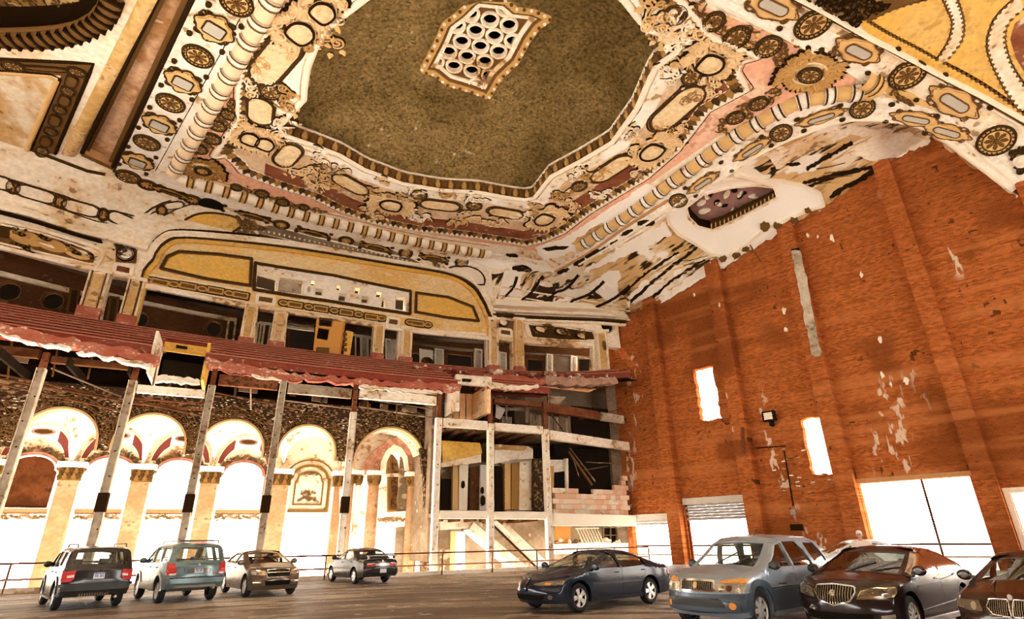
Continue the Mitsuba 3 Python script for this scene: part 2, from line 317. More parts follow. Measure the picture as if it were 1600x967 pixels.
for k, P in OPEN.items():
    p = Polygon(P)
    if k.startswith('win'):                                   # ragged broken brick jambs
        c = list(p.exterior.coords)
        p = Polygon([(x+rs.uniform(-.07, .07), y+rs.uniform(-.07, .07)) for x, y in resample(np.array(c), 0.22)[:-1]])
    wp = wp.difference(p)
tag(put('wall_right', wall_r(wp, -0.45, 0.0), 'm_brick'), 'tall stripped orange brick side wall', 'wall', kind='structure')
for t0, w in ((20.0, 0.9), (14.65, 0.95), (9.42, 0.95), (3.55, 0.85), (-1.9, 0.9), (-9.8, 0.9)):
    put('pier', wall_r(sbox(t0, -.02, t0+w, 23.2), 0.0, 0.55), 'm_brick', 'wall_right')
# plaster strip left on the second pier, the hole above it
strip = [(1237, 392), (1250, 390), (1262, 440), (1273, 500), (1284, 556), (1270, 558), (1258, 500), (1246, 440)]
sp = Polygon([wt(x, y, .55) for x, y in strip])
sp = Polygon([(a+rs.uniform(-.05, .05), b) for a, b in resample(np.array(sp.exterior.coords), .3)[:-1]])
tag(put('plaster_strip', wall_r(sp.buffer(0), 0.55, 0.63), 'm_concrete', 'wall_right'), 'pale strip of old plaster left on the brick pier')
hp = Polygon([wt(x, y, .55) for x, y in [(1237, 390), (1248, 388), (1250, 398), (1240, 400)]])
put('hole', wall_r(hp.buffer(.03), 0.551, 0.57), 'm_black', 'wall_right')
# lintels over the openings, sills, roll-up shutters made of slats
for i, (k, P) in enumerate(OPEN.items()):
    if k in ('door_e', 'door_f'): continue
    (a0, b0), (a1, b1) = P[0], P[2]
    if k == 'door_c': put('lintel', wall_r(sbox(a0-.3, b1, a1+.3, b1+.22), 0.0, 0.06), 'm_sienna', 'wall_right')
    if k == 'door_d': put('door_frame', wall_r(sbox(a0-.3, 0, a1+.22, b1+.22).difference(sbox(a0, -1, a1, b1)), 0.0, 0.08), 'm_ivory', 'wall_right')
door = thing('roll_up_door', 'grey half-raised roll-up door between two brick piers behind the silver car', 'roll-up door')
for j in range(6): put('slat', wall_r(sbox(15.15, 3.62-.17*(j+1), 19.85, 3.62-.17*j-.015), -.2, -.14+.03*(j % 2)), 'm_grey', door)
put('guide_rail', wall_r(sbox(15.15, 0, 15.27, 3.6), -.25, -.12), 'm_rust', door); put('guide_rail', wall_r(sbox(19.73, 0, 19.85, 3.6), -.25, -.12), 'm_rust', door)
put('hood', wall_r(sbox(15.1, 3.55, 19.9, 3.95), -.1, .12), 'm_lightgrey', door)
door = thing('roll_up_door', 'rolled-up grey door over the opening in the far corner of the brick wall', 'roll-up door')
for j in range(2): put('slat', wall_r(sbox(20.55, 2.75-.17*(j+1), 24.1, 2.75-.17*j-.015), -.2, -.14), 'm_grey', door)
put('hood', wall_r(sbox(20.5, 2.72, 24.15, 3.1), -.1, .1), 'm_lightgrey', door)
post = thing('door_post', 'thin dark post standing in the widest bright opening of the brick wall', 'post')
put('post', wall_r(sbox(6.52, 0, 6.60, 4.12), -.3, -.22), 'm_brown', post)
for k, (t0, t1) in enumerate(((4.45, 9.5), (15.2, 19.8), (20.6, 24.2))):
    rl = thing('safety_rail', ['dark safety rail across the widest bright opening of the brick wall', 'safety rail across the opening under the half-raised door', 'safety rail across the far corner opening of the brick wall'][k], 'rail')
    put('top_rail', wall_r(sbox(t0, 1.05, t1, 1.13), -.44, -.36), 'm_brown', rl)
    put('lower_rail', wall_r(sbox(t0, 0.5, t1, 0.57), -.44, -.36), 'm_concrete', rl)
# the old outline, conduit, boxes and flood light on the wall
fl = thing('flood_light', 'small square flood light mounted high on the brick wall between two windows', 'flood light')
lt, lz = wt(1206, 652)
put('housing', wall_r(sbox(lt-.36, lz-.28, lt+.36, lz+.32), .25, .55), 'm_dark', fl); put('lens', wall_r(sbox(lt-.25, lz-.2, lt+.25, lz+.22), .55, .57), 'm_ivory', fl)
put('bracket', wall_r(sbox(lt-.08, lz-.55, lt+.08, lz-.2), 0, .4), 'm_dark', fl)
for pp, lab in (([(1226, 705), (1240, 790)], 'thin dark conduit running down the brick wall to a small box'), ([(1182, 700), (1228, 697)], 'thin dark cable crossing the brick wall under the flood light')):
    P = [QN*(QW-.05)+WT*wt(x, y)[0]+np.array([0, 0, wt(x, y)[1]]) for x, y in pp]
    tag(put('conduit', tube(resample(np.array(P), .4), .035, 5), 'm_umber'), lab, 'conduit')
bt, bz = wt(1240, 800)
tag(put('junction_box', wall_r(sbox(bt-.15, bz-.15, bt+.15, bz+.15), 0, .12), 'm_steel'), 'grey junction box at the foot of the conduit on the brick wall', 'electrical box')
vt, vz = wt(1245, 825)
tag(put('vent_grille', wall_r(sbox(vt-.35, vz-.12, vt+.35, vz+.2), -.02, .04), 'm_umber'), 'small dark vent low in the brick wall above the silver car', 'vent')
for pp in ([(1163, 668), (1170, 668), (1172, 712), (1165, 712)], [(1045, 745), (1053, 750), (1055, 765), (1048, 762)], [(1328, 722), (1335, 740), (1337, 752), (1326, 745)]):
    P = Polygon(tz(*pp)).buffer(.06 if pp[0][0] != 1163 else -.05)
    put('hole', wall_r(P, 0.0, 0.62 if pp[0][0] == 1163 else .03), 'm_umber' if pp[0][0] != 1163 else 'm_rust', 'wall_right')
# broken brick and flaked patches round the second window
for k in range(46):
    a, b = rs.uniform(11.6, 13.6), rs.uniform(3.6, 6.6)
    if rs.random() < .35: a, b = rs.uniform(9.9, 11.7), rs.uniform(4.2, 4.75)
    put('broken_brick', wall_r(affinity.rotate(sbox(a, b, a+.22, b+.075), rs.uniform(-12, 12)), -.02, .05), ['m_pale', 'm_sienna', 'm_brick', 'm_bark'][k % 4], 'wall_right')
for k, (px, py) in enumerate(((1262, 368), (1278, 370), (1346, 430), (1225, 485), (1228, 515), (1375, 530), (1378, 585), (1392, 600), (1085, 460), (1416, 595), (1130, 480), (1300, 372))):
    t, z = wt(px, py); r = rs.uniform(.08, .2)
    P = Polygon([(t+r*rs.uniform(.4, 1)*math.cos(a), z+r*rs.uniform(.7, 2.2)*math.sin(a)) for a in np.linspace(0, 2*PI, 14)[:-1]]).buffer(0)
    put('plaster_fleck', wall_r(P, 0, .02 if px not in (1130,) else .57), 'm_ivory', 'wall_right')

# unseen walls at left and behind the camera, closed and opened low to steer daylight
lw = Polygon([(-16, 4.5), (29.0, 4.5), (29.5, 23), (-16, 23)])
m = extrude(lw, .4); tag(put('wall_left', frame(m, (-26.2, 0, 0), (0, 1, 0), (0, 0, 1), (1, 0, 0)), 'm_brown'), 'unseen dark side wall at the far left, kept open below to let light in', 'wall', kind='structure')
tag(put('wall_rear', wall_n(sbox(-26, -.5, -4, 23).union(sbox(-26, 3.4, 40, 23)), -16.4, -16), 'm_brown'), 'unseen dark rear wall behind the camera, its wide low opening shaped to admit light', 'wall', kind='structure')
tag(put('roof', box((4, 10, 26.5), (70, 60, .3)), 'm_dark'), 'unseen dark slab above the plaster ceiling, added to block the sky', 'roof', kind='structure')  # unseen slab added overhead to keep sky light from leaking in
tag(put('wall_outer', wall_n(sbox(-30, 8.9, 27, 26), 46.0, 46.3), 'm_brown'), 'unseen dark outer wall behind the promenade, added to stop daylight leaking in', 'wall', kind='structure')  # unseen wall added to block daylight behind the booth and balcony
# ---------------------------------------------------------------- ceiling shell
DOME = Polygon(cpts((436, 197), (447, 212), (488, 226), (530, 242), (570, 265), (630, 287), (690, 297), (747, 300), (790, 308), (820, 312), (835, 309), (862, 275), (910, 250), (957, 222), (995, 170), (1017, 120), (1027, 102), (1059, 80), (1059, 62), (1010, 45), (975, 0),
                    (945, -28), (860, -50), (760, -58), (660, -48), (600, -25), (567, 0), (515, 40), (492, 75), (480, 107), (476, 135), (475, 155))).buffer(0)
RING = Polygon(cpts((335, 244), (352, 242), (367, 254), (378, 268), (430, 288), (490, 307), (530, 327), (580, 345), (650, 358), (730, 367), (790, 376), (822, 382), (850, 375), (880, 362), (920, 331), (1010, 276), (1057, 235), (1105, 172), (1168, 138), (1158, 125), (1150, 112), (1158, 95), (1185, 87),
                    (1110, 57), (1080, 20), (1060, 0), (1030, -35), (930, -70), (760, -95), (600, -72), (520, -40), (475, 0), (420, 45), (395, 75), (380, 100), (374, 140), (373, 187))).buffer(0)
lun_I = [(900, 412), (960, 380), (1030, 335), (1100, 290), (1200, 232), (1262, 205), (1325, 186), (1415, 190), (1465, 210), (1512, 245), (1560, 285), (1592, 306)]
lun_O = [(985, 490), (1040, 462), (1120, 415), (1180, 383), (1240, 350), (1310, 305), (1382, 257), (1430, 222), (1455, 213), (1515, 255), (1575, 296), (1605, 312)]
I3 = np.array([(*ceil(*p), 0) for p in lun_I]); I3[:, 2] = zc(I3[:, 0], I3[:, 1])
O3 = np.array([onq(x, y, QW-.02) for x, y in lun_O])
Id, Od = smooth_line(I3, .5), None
K = 60
def param(P, k): 
    L = np.r_[0, np.cumsum(np.linalg.norm(np.diff(P, axis=0), axis=1))]; s = np.linspace(0, L[-1], k)
    return np.stack([np.interp(s, L, P[:, j]) for j in range(3)], 1)
def matched(A, B, k):
    out = []
    for P in (A, B): out.append(np.stack([np.interp(np.linspace(0, len(P)-1, k), np.arange(len(P)), P[:, j]) for j in range(3)], 1))
    return out
Ig, Og = matched(I3, O3, 90)
LUN = Polygon(np.vstack([I3[:, :2], O3[::-1, :2]])).buffer(0)
plan = Polygon([(-26, -16)] + [(x, 38.3+float(bend(x))) for x in np.arange(-26, 25.6, 1.0)] + [tuple((QN*(QW+.1)+WT*t)[:2]) for t in (22, -16)]).buffer(0)
base = plan.difference(DOME).difference(LUN.buffer(.02)).difference(Polygon([tuple((QN*(QW+o)+WT*t)[:2]) for o, t in ((-.5, 22.4), (.6, 22.4), (.6, -2.0), (-.5, -2.0))]).intersection(LUN.buffer(.8)))
def corner_c(*pp): return Polygon(cpts(*pp))
TROUGH = corner_c((128, 240), (240, 10), (300, 0), (178, 262))
g0, g1 = ceil(128, 239), ceil(244, 0); h0, h1 = ceil(176, 262), ceil(300, 0)
ext = lambda a, b, t: (b[0]+(b[0]-a[0])*t, b[1]+(b[1]-a[1])*t)
TROUGH = Polygon([g0, ext(g0, g1, 1.2), ext(h0, h1, 1.2), h0])
OVALC = np.array(ceil(40, -12))
ro = cpts((0, 45), (60, 44), (110, 38), (150, 22), (165, 0))
base = base.difference(TROUGH)
# left bay: oval coffer
ov_pts = smooth_line(np.array(cpts((-60, 45), (0, 47), (60, 45), (110, 39), (150, 22), (166, -4))), .4)
OVAL = Polygon(np.vstack([ov_pts, [ext(ov_pts[-2], ov_pts[-1], 14)], [(ov_pts[0][0]-3, ov_pts[-1][1]-6)]])).buffer(0)
base = base.difference(OVAL)
m = slab(base, 0.0, 0.12, 0.8)
m.vertices[:, 2] += 0.12
tag(put('ceiling', m, 'm_cream'), 'ornate peeling plaster theatre ceiling with a sunken oval dome', 'ceiling', kind='structure')
CE = 'ceiling'
# dome: rises inside its rim
def dome_mesh(poly, rim=0.75, rise=1.5, e=0.5):
    m = subdiv(extrude(poly, 0.01), e); m = trimesh.Trimesh(*[np.array(x) for x in (m.vertices, m.faces)], process=False)
    up = m.face_normals[:, 2] > .5
    m = trimesh.Trimesh(m.vertices, m.faces[up], process=True)
    d = np.array([DOME.exterior.distance(Point(x, y)) for x, y in m.vertices[:, :2]])
    m.vertices[:, 2] = H + rim + rise*(1-np.exp(-d/2.2)) + 0.05*(meshkit.noise(m.vertices*1.5)-.5)
    return m
def dome_z(x, y): return H + 0.75 + 2.0*(1-math.exp(-DOME.exterior.distance(Point(x, y))/3.2))
gp = [(663, 108), (680, 112), (700, 128), (735, 138), (762, 148), (778, 120), (805, 95), (822, 62), (838, 40), (855, 28), (832, 18), (805, 15), (790, 2), (745, -3), (735, 5), (720, 20), (697, 38), (688, 60), (672, 92)]
up_g = 2.0
GR = Polygon([ceil(x, y, up_g) for x, y in gp]).buffer(0); gz = H+up_g
put('dome', dome_mesh(DOME.difference(GR.buffer(-.2))), 'm_dome', CE, smooth=True)
# ---------------------------------------------------------------- ornaments, modelled flat with +z off their bed, then hung on the ceiling
def spiral(cx, cy, r, turns=1.6, a0=0.0, sgn=1, n=26, tail=None):
    t = np.linspace(0, 1, n); a = a0 + sgn*turns*2*PI*t; rr = r*(1-t)**0.8 + 0.06*r
    P = np.stack([cx+rr*np.cos(a), cy+rr*np.sin(a), np.zeros(n)], 1)
    if tail is not None:
        P = np.vstack([resample(np.array([tail, 0.5*(np.array(tail)+P[0, :2])+np.array([-(P[0, 1]-tail[1]), P[0, 0]-tail[0]])*0.22*sgn, P[0, :2]]), r*0.35)[:-1] @ np.array([[1, 0, 0], [0, 1, 0]]), P])
    return P
def scroll(cx, cy, r, w=0.1, **k):
    P = spiral(cx, cy, r, **k); n = len(P)
    P[:, 2] = w*0.5
    return tube(P, w*np.linspace(0.7, 1.0, n), 5)
def leaf(x, y, L, W, ang, lift=0.1, lobes=3):
    """an acanthus leaf: lobed outline, ridged down the middle, tip curling off the bed"""
    n = 10; t = np.linspace(0, 1, n)
    w = W*np.sin(PI*np.clip(t*0.94+.06, 0, 1))**.7*(1+0.25*np.abs(np.sin(lobes*PI*t)))
    zc_ = lift*(0.35+0.65*t**2)
    V = np.concatenate([np.stack([t*L, -w, zc_*.2], 1), np.stack([t*L, -w*.45, zc_*.8], 1), np.stack([t*L, 0*t, zc_*.55+.02], 1), np.stack([t*L, w*.45, zc_*.8], 1), np.stack([t*L, w, zc_*.2], 1)])
    F = []
    for k in range(4):
        for i in range(n-1): F += [[k*n+i, k*n+i+1, (k+1)*n+i+1], [k*n+i, (k+1)*n+i+1, (k+1)*n+i]]
    V2 = V.copy(); c, s = math.cos(ang), math.sin(ang)
    V2[:, 0] = x + V[:, 0]*c - V[:, 1]*s; V2[:, 1] = y + V[:, 0]*s + V[:, 1]*c
    return trimesh.Trimesh(V2, F, process=False)
def lathe(prof, n=32, sx=1.0, sy=1.0):
    r, z = np.array(prof, float).T; a = np.arange(n)*2*PI/n
    V = np.stack([r[:, None]*np.cos(a)*sx, r[:, None]*np.sin(a)*sy, np.repeat(z[:, None], n, 1)], -1).reshape(-1, 3)
    F = []
    for i in range(len(r)-1):
        for j in range(n):
            k = (j+1) % n; F += [[i*n+j, i*n+k, (i+1)*n+k], [i*n+j, (i+1)*n+k, (i+1)*n+j]]
    return trimesh.Trimesh(V, F, process=False)
def ring(r, w, h, n=32, z=0.0, sx=1.0, sy=1.0): return lathe([(r-w, z), (r-w*.6, z+h*.8), (r, z+h), (r+w*.6, z+h*.8), (r+w, z)], n, sx, sy)
def plate(poly, h0, h1):
    m = extrude(poly, h1-h0); m.apply_translation((0, 0, h0)); return m
def lobed(a, b, n=90, amp=.12, k=(4, 8)):
    th = np.linspace(0, 2*PI, n, endpoint=False)
    r = 1 + amp*np.cos(k[0]*th) + amp*.55*np.cos(k[1]*th+.6)
    e = 1.0/((np.abs(np.cos(th))**2.6+np.abs(np.sin(th))**2.6)**(1/2.6))
    return Polygon(np.stack([a*r*e*np.cos(th)*.86, b*r*e*np.sin(th)*.86], 1)).buffer(0)
def P_(m, mat=None, smooth=30): return mikit.ply(m, mat, smooth=smooth)
O = {}
# rosette of radius 1
O['ros_bed'] = P_(cat(lathe([(1.0, 0), (.98, .05), (.9, .07), (.8, .05), (0.02, .05)], 28)))
O['ros_ring'] = P_(cat(ring(.93, .085, .13), ring(.70, .05, .10), *[lathe([(.05, .0), (.04, .09), (.0, .1)], 6).apply_translation((.81*math.cos(a), .81*math.sin(a), .04)) for a in np.arange(20)*2*PI/20]))
O['ros_flower'] = P_(cat(*[leaf(.08*math.cos(a), .08*math.sin(a), .52, .17, a, .16, 2) for a in np.arange(8)*PI/4], lathe([(.17, .05), (.15, .16), (.08, .21), (0.01, .22)], 10), *[scroll(.55*math.cos(a+.39), .55*math.sin(a+.39), .1, .035, a0=a) for a in np.arange(8)*PI/4]))
# cartouche, half length 1, half width .62
def cartouche(a, b, pl, name):
    out = lobed(a, b)
    O[name+'_bed'] = P_(cat(plate(out, 0, .06), plate(out.buffer(-.09), .05, .10)))
    inner = {'oct': affinity.scale(Point(0, 0).buffer(1, 2).envelope.buffer(0).intersection(affinity.rotate(sbox(-1.25, -1.25, 1.25, 1.25), 45)), a*.40, b*.50),
             'oval': LineString([(-a*.34, 0), (a*.34, 0)]).buffer(b*.36)}[pl]
    O[name+'_panel'] = P_(plate(inner, .08, .13))
    rim = inner.exterior.coords
    sc = []
    for sx in (-1, 1):
        for sy in (-1, 1):
            sc.append(scroll(sx*a*.70, sy*b*.58, .15, .045, a0=PI/2*(1 if sx > 0 else -1), sgn=sx*sy, tail=(sx*a*.30, sy*b*.74)))
            sc.append(scroll(sx*a*.36, sy*b*.80, .10, .035, a0=0, sgn=-sx*sy))
        sc += [leaf(sx*a*.52, 0, .36*a, .16, 0 if sx > 0 else PI, .16), leaf(sx*a*.55, .05, .26*a, .1, .7 if sx > 0 else PI-.7, .12), leaf(sx*a*.55, -.05, .26*a, .1, -.7 if sx > 0 else PI+.7, .12)]
    oc = np.array(out.exterior.coords)[:-1:2]
    O[name+'_scrolls'] = P_(cat(*sc, tube(np.column_stack([np.vstack([oc, oc[:1]]), np.full(len(oc)+1, .05)]), .034, 5), tube(np.column_stack([np.array(rim)[:, :2], np.full(len(rim), .12)]), .035, 5)))
cartouche(1.0, .72, 'oct', 'cartA'); cartouche(1.25, .55, 'oval', 'cartB')
def scrollwork(seed, n=5, leaves=9):
    r = np.random.default_rng(seed); a, b = [], []
    for i in range(n):
        x, y = -0.8+1.6*(i+.5)/n, r.uniform(-.45, .45)
        a.append(scroll(x, y, r.uniform(.2, .34), .055, a0=r.uniform(0, 6), sgn=r.choice((-1, 1)), turns=r.uniform(1.3, 1.9), tail=(x+r.uniform(-.5, .5), -y*1.3+r.uniform(-.2, .2))))
        b.append(ring(.07, .03, .08, 8).apply_translation((x, y, 0)))
    for i in range(leaves):
        x, y = r.uniform(-.95, .95), r.uniform(-.7, .7)
        (a if i % 2 else b).append(leaf(x, y, r.uniform(.25, .45), r.uniform(.07, .13), r.uniform(0, 6.28), r.uniform(.08, .18)))
    return cat(*a), cat(*b)
for k in range(5):
    a, b = scrollwork(20+k); O[f'scr{k}_a'], O[f'scr{k}_b'] = P_(a), P_(b)
def acanthus(seed=1):
    """a large shield crest with curling leaves round it"""
    r = np.random.default_rng(seed); ms = []
    for sx in (-1, 1):
        ms += [scroll(sx*.62, .35, .26, .09, a0=PI/2, sgn=-sx, tail=(sx*.25, -.45)), scroll(sx*.80, -.25, .2, .07, a0=-PI/2, sgn=sx, tail=(sx*.3, -.55)), scroll(sx*.35, .68, .17, .06, a0=PI, sgn=sx, tail=(0, .9))]
        for i in range(7): ms.append(leaf(sx*.5, -.1+i*.1, .5+.1*r.random(), .12, (0 if sx > 0 else PI)+sx*(-.9+.32*i), .2))
    for i in range(5): ms.append(leaf(0, .5, .5, .1, PI/2+(-.8+.4*i), .2))
    th = np.linspace(0, 2*PI, 40, endpoint=False); sh = Polygon(np.stack([.46*np.cos(th)*(1+.08*np.cos(3*th)), .52*np.sin(th)*(1+.12*np.cos(2*th))], 1))
    return cat(*ms), cat(plate(sh, 0, .14), lathe([(.40, .12), (.25, .2), (.0, .22)], 24)), tube(np.column_stack([np.array(sh.exterior.coords), np.full(41, .14)]), .05, 5)
a, b, c = acanthus(); O['crest_leaves'], O['crest_shield'], O['crest_rim'] = P_(a), P_(b), P_(c)
O['dot'] = P_(cat(lathe([(1, 0), (.9, .09), (.6, .1), (.45, .05), (.3, .12), (0, .14)], 12)))
O['leafbit'] = P_(cat(leaf(0, 0, 1.0, .30, 0, .22), leaf(.05, 0, .6, .2, .5, .15, 2), leaf(.05, 0, .6, .2, -.5, .15, 2)))
O['leafbit_d'] = O['leafbit']
def hang(kinds, x, y, ang, sx, sy, name, sz_=1.0, drop=0.03, M=None):
    """kinds: (mesh, material, sub-part name or None) — the first is the ornament, the rest its pieces"""
    M = hangframe(x, y, ang, sx, sy, sz_, drop) if M is None else M
    root = None
    for kk, mat, nm in kinds:
        if root is None: root = put(name, O[kk], mat, CE, tw=M)
        else: put(nm, O[kk], mat, root, tw=M)
    return root
ROS = [('ros_bed', 'm_ochre', None), ('ros_ring', 'm_bronze', 'ring'), ('ros_flower', 'm_bark', 'flower')]
ROSG = [('ros_bed', 'm_bark', None), ('ros_ring', 'm_bronze', 'ring'), ('ros_flower', 'm_gilt2', 'flower')]
def CART(n, bed='m_ochre', panel='m_mirror', sc='m_bronze'): return [(n+'_bed', bed, None), (n+'_panel', panel, 'mirror_panel'), (n+'_scrolls', sc, 'scrolls')]
def line(pp, w=.06, mat='m_bronze', h=None, name='moulding', sm=True, closed=False, off=0.0, plan_=False, drop=0.0):
    P = np.array(pp if plan_ else cpts(*pp))
    P = smooth_line(P, .45, closed) if sm else resample(P, .8, closed)
    return put(name, sweep(P, halfround(w, h or w, 6, off), closed, base=drop), mat, CE, smooth=40)
def field(poly, mat, t=.03, name='plaster_field', e=1.0):
    m = slab(poly, 0.0, t, e)
    return put(name, m, mat, CE) if m is not None else None

diffuse('m_crest', (0.78, 0.58, 0.34)); diffuse('m_creamtorus', (0.88, 0.72, 0.50))
# dome rim: upright band of leaves, white mouldings above and below it
rimP = resample(np.array(DOME.exterior.coords)[:-1], .42, True); 
def strip_up(P, z0, z1, o0=0.0, o1=0.0, n=5):
    N = normals2(P, True); V = []
    for k in range(n):
        f = k/(n-1); o = o0+(o1-o0)*f + .10*math.sin(PI*f)
        V.append(np.column_stack([P+N*o, np.full(len(P), z0+(z1-z0)*f)]))
    V = np.stack(V, 1); m, kk = len(P), n
    i, j = np.meshgrid(np.arange(m), np.arange(kk-1), indexing='ij'); a, b = i*kk+j, ((i+1) % m)*kk+j
    q = np.stack([a, a+1, b+1, b], -1).reshape(-1, 4)
    return trimesh.Trimesh(V.reshape(-1, 3), np.vstack([q[:, [0, 1, 2]], q[:, [0, 2, 3]]]), process=False)
ccw = 1 if DOME.exterior.is_ccw else -1                      # normals2 points left of the direction
put('dome_rim', strip_up(rimP, H-.02, H+.80, 0, -.0), 'm_gilt', CE, smooth=True)
N_ = normals2(rimP, True)*ccw
for i, (p, nn) in enumerate(zip(rimP, N_)):                  # a leaf every 42 cm standing on the rim wall, facing into the room
    if p[1] < 11.5: continue
    inn = np.array([*nn, 0.0]); up = np.array([0, 0, 1.0]); tg = np.cross(up, inn)
    M = np.eye(4); M[:3, 0], M[:3, 1], M[:3, 2], M[:3, 3] = up*.62, tg*.42, inn*.7, [*(p+nn*.10), H+.06]
    put('rim_leaf', O['leafbit'], ['m_gilt2', 'm_bark'][i % 2], CE, tw=M)
    if i % 2 == 0:
        put('rim_dentil', box((0, 0, 0), (.12, .16, .5)) if 'dent' not in O else O['dent'], 'm_umber', CE, tw=np.block([[np.column_stack([inn, tg, up]), np.array([[*(p+nn*.12+np.array(tg[:2])*.2), H+.36]]).T], [np.zeros((1, 3)), np.ones((1, 1))]])) if False else None
rl = sweep(np.array(DOME.exterior.coords)[:-1], halfround(.16, .14), True); put('dome_edge_moulding', rl, 'm_ivory', CE, smooth=40)
up_ring = resample(np.array(DOME.buffer(-.10).exterior.coords)[:-1], .5, True)
put('dome_edge_moulding', tube(np.column_stack([np.vstack([up_ring, up_ring[:1]]), np.full(len(up_ring)+1, H+.80)]), .085, 6), 'm_ivory', CE, smooth=True)
line(np.array(DOME.buffer(.24).exterior.coords)[:-1], .035, 'm_umber', plan_=True, sm=False, closed=True)
# grille in the dome
gc = np.array(GR.centroid.coords[0])
def at_z(poly, z0, z1): m = extrude(poly, z1-z0); m.apply_translation((0, 0, z0)); return m
gr = tag(put('dome_grille', at_z(GR.buffer(.22).difference(GR.buffer(-.10)), gz-.10, gz+.5), 'm_gilt2', CE), 'gilt framed grille with round holes in the middle of the dome')
put('frame_moulding', at_z(GR.buffer(-.08).difference(GR.buffer(-.24)), gz-.02, gz+.5), 'm_bark', gr)
put('frame_moulding', at_z(GR.buffer(-.20).difference(GR.buffer(-.46)), gz+.03, gz+.5), 'm_cream', gr)
edge_g = resample(np.array(GR.buffer(.12).exterior.coords)[:-1], .34, True)
for i, p in enumerate(edge_g): put('bead', O['dot'], ['m_ivory', 'm_bark'][i % 2], gr, tw=np.array([[.085, 0, 0, p[0]], [0, .085, 0, p[1]], [0, 0, -.7, gz-.09], [0, 0, 0, 1.0]]))
GI = GR.buffer(-.44)
ax_ = np.array(ceil(735, 128, up_g))-np.array(ceil(775, 18, up_g)); ga = math.atan2(ax_[1], ax_[0])
holes, cells = [], []
for i in range(-6, 7):
    for j in range(-5, 6):
        d = np.array([math.cos(ga), math.sin(ga)]); e_ = np.array([-d[1], d[0]])
        c = gc + d*(i*.80) + e_*((j+.5*(i % 2))*.94)
        if GI.buffer(.12).contains(Point(c)): cells.append(c)
hol = unary_union([Point(c).buffer(.34, 8) for c in cells])
diam = unary_union([affinity.rotate(sbox(c[0]-.12, c[1]-.12, c[0]+.12, c[1]+.12), math.degrees(ga)+45) for c0 in cells for c in (c0+np.array([math.cos(ga), math.sin(ga)])*.43+np.array([-math.sin(ga), math.cos(ga)])*.5*0,)])
put('lattice', at_z(GI.buffer(.05).difference(hol), gz+.12, gz+.32), 'm_bark', gr)
put('backing', at_z(GI.buffer(.3), gz+.55, gz+.6), 'm_black', gr)
O['hole_ring'] = P_(cat(ring(.385, .07, .14, 20), lathe([(.33, .1), (.30, -.12)], 20)))
for c in cells: put('hole_ring', O['hole_ring'], 'm_cream', gr, tw=np.array([[1, 0, 0, c[0]], [0, 1, 0, c[1]], [0, 0, -1, gz+.12], [0, 0, 0, 1.0]]))
# the big oval ring of panels round the dome
ringbed = RING.difference(DOME.buffer(.2))
diffuse('m_ringbed', peel((0.80, 0.64, 0.47), (0.62, 0.40, 0.23), (0.90, 0.82, 0.70), 0.7, 0.46, 0.60, 5.0))
field(ringbed, 'm_ringbed', .04)
low = RING.buffer(-.55).difference(RING.buffer(-1.75)).difference(sbox(-9, 0, 16, 24.5)).difference(sbox(-8, 0, -1.2, 40))
field(low, 'm_redpeel', .06)
field(DOME.buffer(.95).difference(DOME.buffer(.22)), 'm_white', .06)
for b_, w, mt in ((0.0, .17, 'm_ivory'), (-.62, .07, 'm_ivory'), (.25, .04, 'm_umber'), (-.72, .03, 'm_umber')):
    put('ring_moulding', sweep(np.array(RING.buffer(b_).exterior.coords)[:-1], halfround(w, w), True), mt, CE, smooth=40)
rp = resample(np.array(RING.buffer(-.36).exterior.coords)[:-1], .36, True); rn = normals2(rp, True)*(-1 if RING.exterior.is_ccw else 1)
for i, (p, nn) in enumerate(zip(rp, rn)):
    if p[1] < 11.3 or (p[0] > 15.5 and p[1] < 11.9): continue
    x_, y_ = p-nn*.3
    a = math.atan2(nn[1], nn[0])
    put('ring_leaf', O['leafbit'], ['m_bark', 'm_gilt', 'm_bronze'][i % 3], CE, tw=hangframe(x_, y_, a, .62, .55, .9, .04))
RN = resample(np.array(RING.exterior.coords)[:-1], .25, True)
def ring_dir(x, y):
    k = np.argmin(((RN-np.array([x, y]))**2).sum(1)); d = RN[(k+2) % len(RN)]-RN[k-2]; return math.atan2(d[1], d[0])
th = np.linspace(0, 2*PI, 60, endpoint=False)
pan = affinity.scale(LineString([(-.45, 0), (.45, 0)]).buffer(.55), 1, 1)
O['panel'] = P_(plate(pan, 0, .07)); pe = np.array(pan.exterior.coords)
O['panel_rim'] = P_(cat(tube(np.column_stack([pe, np.full(len(pe), .07)]), .06, 6), tube(np.column_stack([pe*1.13, np.full(len(pe), .03)]), .03, 5)))
diffuse('m_panel', peel((0.84, 0.68, 0.44), (0.74, 0.54, 0.29), (0.56, 0.36, 0.16), 1.0, 0.5, 0.66))
for (px, py, L, W) in ((430, 92, 1.9, 1.25), (407, 172, 1.0, 1.1), (450, 241, 1.15, 1.0), (548, 286, 1.25, 1.0), (688, 319, 1.3, .95), (790, 331, 1.2, .9), (955, 262, 1.5, 1.1), (1057, 168, 1.7, 1.35), (390, 216, .9, .9)):
    x, y = ceil(px, py); hang([('panel', 'm_panel', None), ('panel_rim', 'm_bronze', 'rim')], x, y, ring_dir(x, y), L, W, 'ring_panel', drop=.05)
